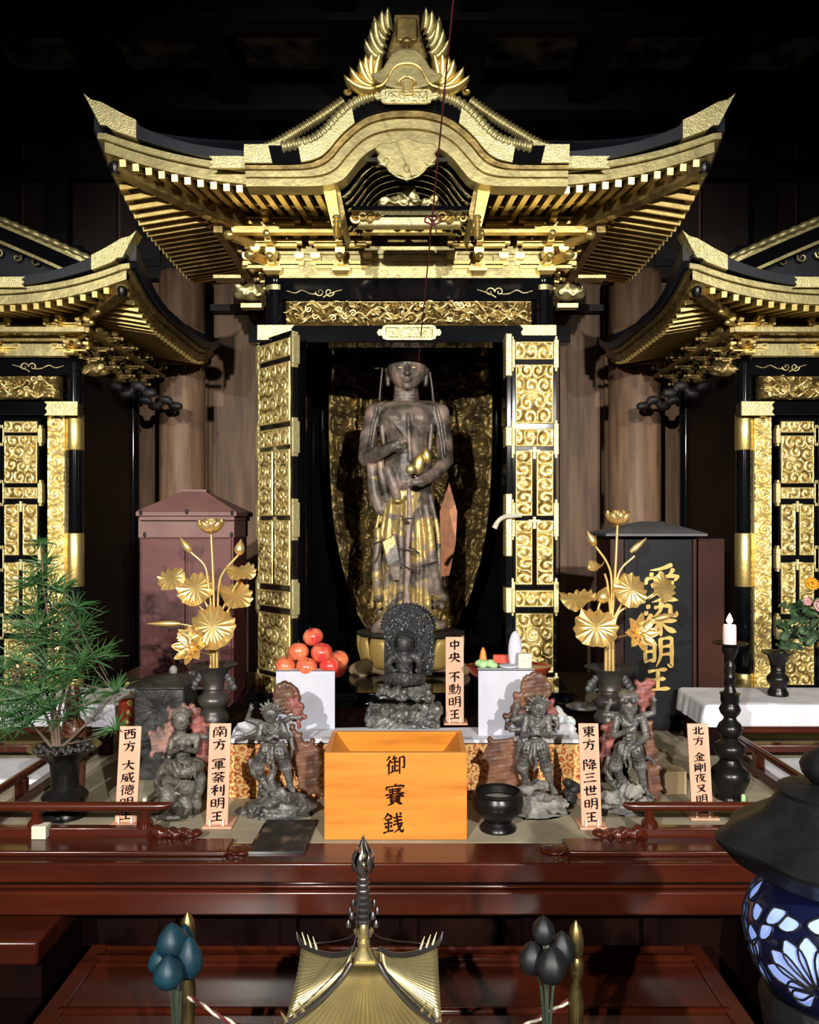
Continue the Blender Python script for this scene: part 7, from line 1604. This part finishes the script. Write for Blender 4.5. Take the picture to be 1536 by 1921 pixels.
# ------------------------------------------------------------------ foreground
dk = thing('altar_desk', (0, 1.75, 0), 'low red lacquer altar desk with moulded top below the platform', 'table')
D = lambda nm, mb, m='red', **k: mb.build(nm, M[m], dk, **k)
dz = .60; xl, xr = -.715, .655
D('desk_top', MB().box(xl, xr, 1.50, 1.85, dz - .04, dz), bevel=.006)
for y, h in ((1.838, .006), (1.792, .011), (1.768, .006), (1.60, .008)):
    D('moulding', MB().tube([(xl + .03, y, dz), (xr - .03, y, dz)], h, 10), smooth=180)
for sx in (xl + .02, xr - .02): D('edge_strip', MB().box(sx - .02, sx + .02, 1.50, 1.845, dz - .004, dz + .006), 'red', bevel=.003)
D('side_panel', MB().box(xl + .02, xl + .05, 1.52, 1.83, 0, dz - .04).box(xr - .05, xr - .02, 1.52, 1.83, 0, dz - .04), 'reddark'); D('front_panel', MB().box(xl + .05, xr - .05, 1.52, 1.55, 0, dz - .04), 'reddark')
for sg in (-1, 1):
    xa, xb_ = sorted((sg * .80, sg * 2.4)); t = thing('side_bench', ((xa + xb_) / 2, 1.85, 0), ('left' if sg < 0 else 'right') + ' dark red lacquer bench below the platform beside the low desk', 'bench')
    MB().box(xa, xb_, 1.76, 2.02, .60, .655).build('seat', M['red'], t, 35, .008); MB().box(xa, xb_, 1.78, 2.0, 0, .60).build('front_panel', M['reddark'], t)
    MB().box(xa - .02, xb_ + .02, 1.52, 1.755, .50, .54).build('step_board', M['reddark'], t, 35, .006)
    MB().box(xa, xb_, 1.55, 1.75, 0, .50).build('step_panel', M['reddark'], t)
# square ritual table carrying the pagoda, posts and buds
rt = thing('ritual_table', (0, 1.15, 0), 'square red ritual table below the frame carrying the gilt pagoda', 'table')
TZ = .62
MB().box(-.40, .40, .82, 1.44, TZ - .05, TZ).build('table_top', M['red'], rt, 35, .005)
for x in (-.36, .36):
    for y in (.87, 1.39): MB().box(x - .03, x + .03, y - .03, y + .03, 0, TZ - .05).build('leg', M['reddark'], rt)

# gilt pagoda
Yp = 1.2; U = Yp / FPX; px0 = 686; xp = WX(px0, Yp); Z = lambda py: WZ(py, Yp)
pg = thing('gilt_pagoda', (xp, Yp, TZ), 'miniature gilt bronze pagoda with tall ringed spire in the foreground', 'pagoda')
G_ = lambda nm, mb, m='pagoda_gold', par=None, **k: mb.build(nm, M[m], par or pg, **k)
z_ap, z_ev = Z(1806), .846; hw = .109
def roof_pt(side, u, v):
    """side 0 front,1 right,2 back,3 left; u along the eave, v down the slope"""
    top = 26 * U; half = top + (hw - top) * v
    lift = .022 * abs(u) ** 3 * v ** 2; z = z_ap + (z_ev - z_ap) * (v ** .72) * .97 + lift + .006
    a, b = u * half, -half
    a, b = [(a, b), (-b, a), (-a, -b), (b, -a)][side]
    return Vector((xp + a, Yp + b, z))
for sd in range(4):
    G_('roof_slope', MB().grid(23 * 8 + 1, 10, lambda u, v: roof_pt(sd, u * 2 - 1, v) + Vector((0, 0, 0.0042 * math.cos(u * 23 * 2 * math.pi) * (.3 + .7 * v))), (0, 0, -.006)), smooth=180)
    # hip ridge and upturned tip
    mb = MB(); q = [roof_pt(sd, 1, v) + Vector((0, 0, .004)) for v in np.linspace(0, 1, 10)]; d = (q[-1] - q[-2]).normalized()
    mb.tube(q + [q[-1] + d * .008 + Vector((0, 0, .006)), q[-1] + d * .012 + Vector((0, 0, .016))], [.0045] * 10 + [.0035, .001], 8); G_('hip_ridge', mb, 'pagoda_gray', smooth=60)
    for t in (.72, .86, .95):
        p = q[int(t * 9)]; G_('roof_crocket', MB().tube([p, p + Vector((d.x * .006, d.y * .006, .010)), p + Vector((d.x * .012, d.y * .012, .020))], [.003, .0022, .0006], 6), smooth=60)
    c = roof_pt(sd, 1, .93) + Vector((0, 0, -.006)); G_('wind_bell', MB().lathe((c.x, c.y, c.z - .018), [(.006, 0), (.005, .004), (.004, .012), (.001, .016)], 12), 'pagoda_gold')
G_('body', MB().lathe((xp, Yp, TZ), [(.09, 0), (.09, .01), (.075, .02), (.07, .06), (.055, .08), (.05, .10), (.05, z_ev - TZ + .004)], 32), 'pagoda_gold', smooth=50)
sp = G_('spire_base', MB().box(xp - 23 * U, xp + 23 * U, Yp - 23 * U, Yp + 23 * U, z_ap - .002, Z(1796)).box(xp - 18 * U, xp + 18 * U, Yp - 18 * U, Yp + 18 * U, Z(1796), Z(1790)).lathe((xp - 4 * U, Yp, 0), [(22 * U, Z(1791)), (14 * U, Z(1781)), (9 * U, Z(1777)), (12 * U, Z(1771)), (12 * U, Z(1765)), (7 * U, Z(1761)), (16 * U, Z(1754)), (19 * U, Z(1746)), (17 * U, Z(1745)), (8 * U, Z(1752)), (9 * U, Z(1738)), (6 * U, Z(1732)), (0, Z(1732))], 28), 'pagoda_gold', smooth=40)
xs = xp - 5 * U
G_('spire_shaft', MB().tube([(xs, Yp, Z(1740)), (xs, Yp, Z(1570))], [.0035, .002], 8), 'pagoda_gray')
for i in range(9):
    r = (17 - .9 * i) * U; z = Z(1724 - 11 * i)
    G_('spire_ring', MB().lathe((xs, Yp, z), [(r * .75, -.0035), (r, -.0022), (r * 1.05, 0), (r, .0022), (r * .75, .0035), (.002, .003), (.002, -.003)], 24), 'pagoda_gray', smooth=50)
G_('spire_bead', MB().ell((xs, Yp, Z(1622)), (7 * U,) * 3).ell((xs, Yp, Z(1606)), (6 * U,) * 3).ell((xs, Yp, Z(1640)), (4 * U,) * 3), 'pagoda_gold', smooth=180)
for i in range(6):
    a = math.pi * 2 * i / 6 + .3; mb = MB()
    def fn(u, v, a=a):
        w = (1 - v) ** .8 * .9 + .1 * math.sin(v * 20) * (1 - v); r = (21 * math.sin(math.pi * (.12 + .60 * (1 - v))) + 2) * U * (1 - v ** 2) * (1 + .12 * math.sin(v * 16 + u * 3)); an = a + (u - .5) * .8 * (1 - v) + .12 * math.sin(v * 14)
        return (xs + r * math.cos(an), Yp + r * math.sin(an), Z(1632) + (Z(1566) - Z(1632)) * v)
    G_('flame_jewel_leaf', mb.grid(5, 10, fn, (-.0012 * math.cos(a), -.0012 * math.sin(a), 0)), 'pagoda_gray', smooth=180)
for sx, sy in ((-1, -1), (1, -1), (-1, 1), (1, 1)):
    e = roof_pt(0 if sy < 0 else 2, sx * (-sy), .9); c = MB().tube(cr([(xs, Yp, Z(1640)), (xs + sx * 10 * U, Yp + sy * .01, Z(1700)), (xs + sx * 24 * U, Yp + sy * .03, Z(1775)), (e.x, e.y, e.z + .008)], 8), .0009, 5); G_('chain', c, 'pagoda_gray')
    for k_ in (.35, .6): p = Vector((xs, Yp, Z(1640))).lerp(e, k_); G_('chain_bell', MB().lathe((xs + sx * (14 + 30 * k_) * U * .8, Yp + sy * .02, Z(1690 + 60 * k_)), [(.004, 0), (.0035, .006), (.001, .010)], 10), 'pagoda_gray')

# corner posts and lotus bud bunches on the ritual table
def post(px, py, Y, lab):
    x = WX(px, Y); t = thing('ritual_post', (x, Y, TZ), lab, 'post'); h = WZ(py, Y) - TZ; U = Y / FPX
    MB().lathe((x, Y, TZ), [(22 * U, 0), (22 * U, .01), (12 * U, .02), (10 * U, h * .28), (16 * U, h * .32), (18 * U, h * .36), (12 * U, h * .40), (14 * U, h * .50), (15 * U, h * .60), (11 * U, h * .66), (8 * U, h * .70), (14 * U, h * .74), (14 * U, h * .80), (9 * U, h * .82), (14 * U, h * .84), (15 * U, h * .90), (11 * U, h * .96), (2 * U, h), (0, h)], 24).build('shaft', M['gold_dark'], t, 50)
    mb = MB()
    for i in range(6):
        a = i * math.pi / 3; mb.ell((x + 15 * U * math.cos(a), Y + 15 * U * math.sin(a), TZ + h * .34), (5 * U, 5 * U, 12 * U), n=8, m=6)
    mb.build('petal_band', M['gold_dark'], t, 180); return t
p1 = post(352, 1711, 1.32, 'gilt ritual post with pointed tip behind the teal buds'); p2 = post(1080, 1727, 1.28, 'gilt ritual post with rounded knob beside the black buds')
def buds(px, py, Y, lst, m, lab, ms):
    x = WX(px, Y); t = thing('lotus_bud_bunch', (x, Y, TZ), lab, 'flower ornament'); U = Y / FPX
    for i, (bx, by, r, h, d) in enumerate(lst):
        c = P(bx, by, Y + d); rr = r * U; hh = h * U
        b_ = MB().lathe((c.x, c.y, c.z - hh / 2), [(.0005, 0), (rr * .6, hh * .06), (rr * .93, hh * .25), (rr, hh * .42), (rr * .86, hh * .65), (rr * .45, hh * .87), (rr * .12, hh * .98), (0, hh)], 24, 1, 1, lambda a, r_, z: 1 + .035 * math.cos(5 * a)).build('bud', M[m], t, 180)
        MB().tube(cr([(c.x, c.y, c.z - hh / 2 + .002), (x + (c.x - x) * .35, Y, WZ(py + 70, Y)), (x, Y, TZ + .05)], 6), [.002, .003], 6).build('stem', M[ms], t, 60)
    MB().lathe((x, Y, TZ), [(.028, 0), (.028, .01), (.016, .02), (.024, .05), (.026, .075), (.014, .09), (.018, .10)], 24).build('holder', M['bronze'], t, 50)
buds(332, 1790, 1.24, [(322, 1764, 28, 66, 0), (304, 1800, 26, 56, .01), (316, 1822, 27, 62, -.03), (355, 1796, 25, 80, .0), (345, 1766, 22, 70, .03)], 'teal', 'bunch of teal metal lotus buds in the foreground, left of the pagoda', 'greenstem')
buds(1025, 1790, 1.24, [(1019, 1744, 22, 54, .01), (998, 1796, 26, 62, .0), (1034, 1810, 27, 66, -.03), (1054, 1780, 24, 70, .015), (1022, 1780, 24, 60, .03)], 'blackbud', 'bunch of black metal lotus buds in the foreground, right of the pagoda', 'greenstem')
# twisted cord between the posts
mb = MB(); a, b = P(352, 1868, 1.31), P(1080, 1868, 1.28); n = 90; pts = [a.lerp(b, t) + Vector((0, 0, -.42 * t * (1 - t))) for t in np.linspace(0, 1, n)]
tc_ = thing('twisted_cord', tuple(a), 'red and white twisted cord slung from the left ritual post', 'cord')
for q, m in ((0, 'rope_red'), (math.pi, 'rope_white')):
    MB().tube([p + Vector((0, .0022 * math.cos(i * 1.1 + q), .0022 * math.sin(i * 1.1 + q))) for i, p in enumerate(pts)], .0024, 6).build('strand', M[m], tc_, 60)

# lantern with blue stained glass
Yn = 1.05; U = Yn / FPX; pxc = 1560; xn = WX(pxc, Yn)
ln = thing('hanging_lantern', (xn, Yn, .62), 'black iron lantern with lit blue stained glass at the right foreground edge', 'lantern')
N = lambda nm, mb, m='iron', par=None, **k: mb.build(nm, M[m], par or ln, **k)
zn = lambda py: WZ(py, Yn)
N('cap', MB().lathe((xn, Yn, 0), [(196 * U, zn(1588)), (199 * U, zn(1580)), (170 * U, zn(1560)), (120 * U, zn(1530)), (100 * U, zn(1500)), (92 * U, zn(1488)), (60 * U, zn(1486)), (0, zn(1484))], 72, 1, 1, lambda a, r, z: 1 + (.06 * math.cos(6 * a + .6) if r > 110 * U else .02 * math.cos(6 * a + .6))).lathe((xn, Yn, 0), [(0, zn(1570)), (120 * U, zn(1592)), (180 * U, zn(1606)), (197 * U, zn(1588))], 72, 1, 1, lambda a, r, z: 1 + .06 * math.cos(6 * a + .6) * (r > 110 * U)), smooth=60)
N('skirt', MB().lathe((xn, Yn, 0), [(196 * U, zn(1588)), (170 * U, zn(1620)), (140 * U, zn(1640)), (118 * U, zn(1650)), (112 * U, zn(1652)), (0, zn(1640))], 60, 1, 1, lambda a, r, z: 1 + .05 * math.cos(6 * a + .6) * (r > 160 * U)), smooth=60)
N('cap_band', MB().lathe((xn, Yn, 0), [(94 * U, zn(1490)), (96 * U, zn(1483)), (80 * U, zn(1478)), (40 * U, zn(1474)), (0, zn(1473))], 40), 'iron', smooth=50)
N('finial', MB().lathe((xn, Yn, 0), [(40 * U, zn(1478)), (36 * U, zn(1470)), (52 * U, zn(1452)), (56 * U, zn(1436)), (48 * U, zn(1420)), (28 * U, zn(1408)), (14 * U, zn(1396)), (0, zn(1384))], 32), smooth=60)
for a in range(6):
    an = a * math.pi / 3 + .9; r = 104 * U
    c = Vector((xn + r * math.cos(an), Yn + r * math.sin(an), zn(1540))); mb = MB()
    for q in range(3): mb.ell(c + Vector((-math.sin(an) * .009 * (q - 1), math.cos(an) * .009 * (q - 1), .007 * (1 if q == 1 else -.5))), (.007, .007, .006), n=10, m=6)
    N('cap_boss', mb, 'blackmat', smooth=180)
prof = [(100, 1652), (118, 1666), (138, 1690), (150, 1722), (152, 1750), (146, 1785), (132, 1820), (110, 1850), (92, 1868)]
fr = lambda py: float(np.interp(py, [p[1] for p in prof], [p[0] for p in prof]))
sm = [(p[1], p[0]) for p in cr([(b, a) for a, b in prof], 4)]
N('glass_globe', MB().lathe((xn, Yn, 0), [(r * U, zn(b)) for r, b in sm][::-1], 60), 'glass_navy', smooth=60)
N('base', MB().lathe((xn, Yn, 0), [(0, zn(2010)), (105 * U, zn(2010)), (110 * U, zn(1980)), (120 * U, zn(1930)), (128 * U, zn(1880)), (118 * U, zn(1858)), (96 * U, zn(1866)), (0, zn(1868))], 48), smooth=50)
N('stand', MB().lathe((xn, Yn, .0), [(.11, .0), (.11, .03), (.03, .06), (.025, .5), (.05, .6), (.07, zn(2005))], 24), smooth=50)
def on(an, py, lift): r = (fr(py) + lift) * U; return Vector((xn + r * math.cos(an), Yn + r * math.sin(an), zn(py)))
def patch(ca, cpy, w, h, ang, nm='glass_petal'):
    pet = nm == 'glass_petal'
    mb = MB(); R_ = fr(cpy) * U
    def fn(u, v):
        t = v; ww = w * (math.sin(math.pi * (.04 + .92 * t ** 1.7)) ** .8 if pet else math.sin(math.pi * (.06 + .90 * t) ** .8)) ; sx_, sy_ = (u - .5) * ww, t * h
        dx = sx_ * math.cos(ang) + sy_ * math.sin(ang); dy = -sx_ * math.sin(ang) + sy_ * math.cos(ang)
        return on(ca + dx / fr(cpy - dy), cpy - dy, 2.2)
    mb.grid(6, 8, fn); p = N(nm, mb, 'glass_blue', smooth=180)
    ring = [fn(0, t) for t in np.linspace(0, 1, 8)] + [fn(1, t) for t in np.linspace(1, 0, 8)]
    MB().tube([r + (r - Vector((xn, Yn, r.z))).normalized() * .0012 for r in ring + ring[:1]], .0014, 5).build('lead_line', M['iron'], p, 60)
c0 = math.radians(-125)
for k_ in range(3):
    ca = c0 + k_ * 2.094
    for i in range(12):
        ag = math.radians(-132 + i * 24); patch(ca + math.sin(ag) * 10 / 148, 1796 - math.cos(ag) * 10, 37, 84 if abs(ag) < 1.7 else 46, ag)
    for i in range(9):
        ag = math.radians(-100 + i * 25 + 0); ox, oy = math.sin(ag) * 108, math.cos(ag) * 100
        if 1796 - oy > 1690: patch(ca + ox / 140, 1796 - oy, 40, 24, ag, 'glass_pane')
    for q in (-1, 1): patch(ca + q * 66 / 130, 1702, 44, 26, q * .7, 'glass_pane')
    cm = ca - 1.047
    for dx, py, w, h, ag in ((-12, 1700, 22, 34, -.2), (12, 1712, 24, 26, .9), (-16, 1738, 26, 28, -.9), (8, 1752, 26, 30, 1.2), (-10, 1776, 24, 34, -.4), (10, 1792, 22, 30, .6), (-4, 1824, 18, 30, 0)):
        patch(cm + dx / 120, py, w * 1.35, h * 1.15, ag, 'glass_pane')
ll = bpy.data.lights.new('lantern_light', 'POINT'); ll.energy = .25; ll.color = (.45, .55, 1); ll.shadow_soft_size = .03; lo_ = bpy.data.objects.new('lantern_light', ll); COL.objects.link(lo_); lo_.location = (xn, Yn - .14, zn(1672))
# ------------------------------------------------------------------ families of repeats
FAM = dict(name_tablet='name tablets on the altar', many_armed_statue='wrathful statues before the step', crowned_statue='wrathful statues before the step', riding_statue='wrathful statues before the step',
           altar_shrine='gilded shrines along the wall', altar_railing='altar railings', gilt_lotus='gilt lotus sprays', offering_stand='white fronted offering stands', side_altar='side altar tables',
           side_bench='benches beside the desk', lotus_bud_bunch='lotus bud bunches in the foreground', ritual_post='ritual posts in the foreground', altar_vase='bronze altar vases', sweet='sweets on the right stand',
           altar_cloth='white altar cloths', floor_cloth='white cloth strips', low_board='low red boards')
for o in list(COL.objects):
    if o.parent is None and 'category' in o.keys():
        g = FAM.get(o.name.split('.')[0])
        if g and 'group' not in o.keys(): o['group'] = g
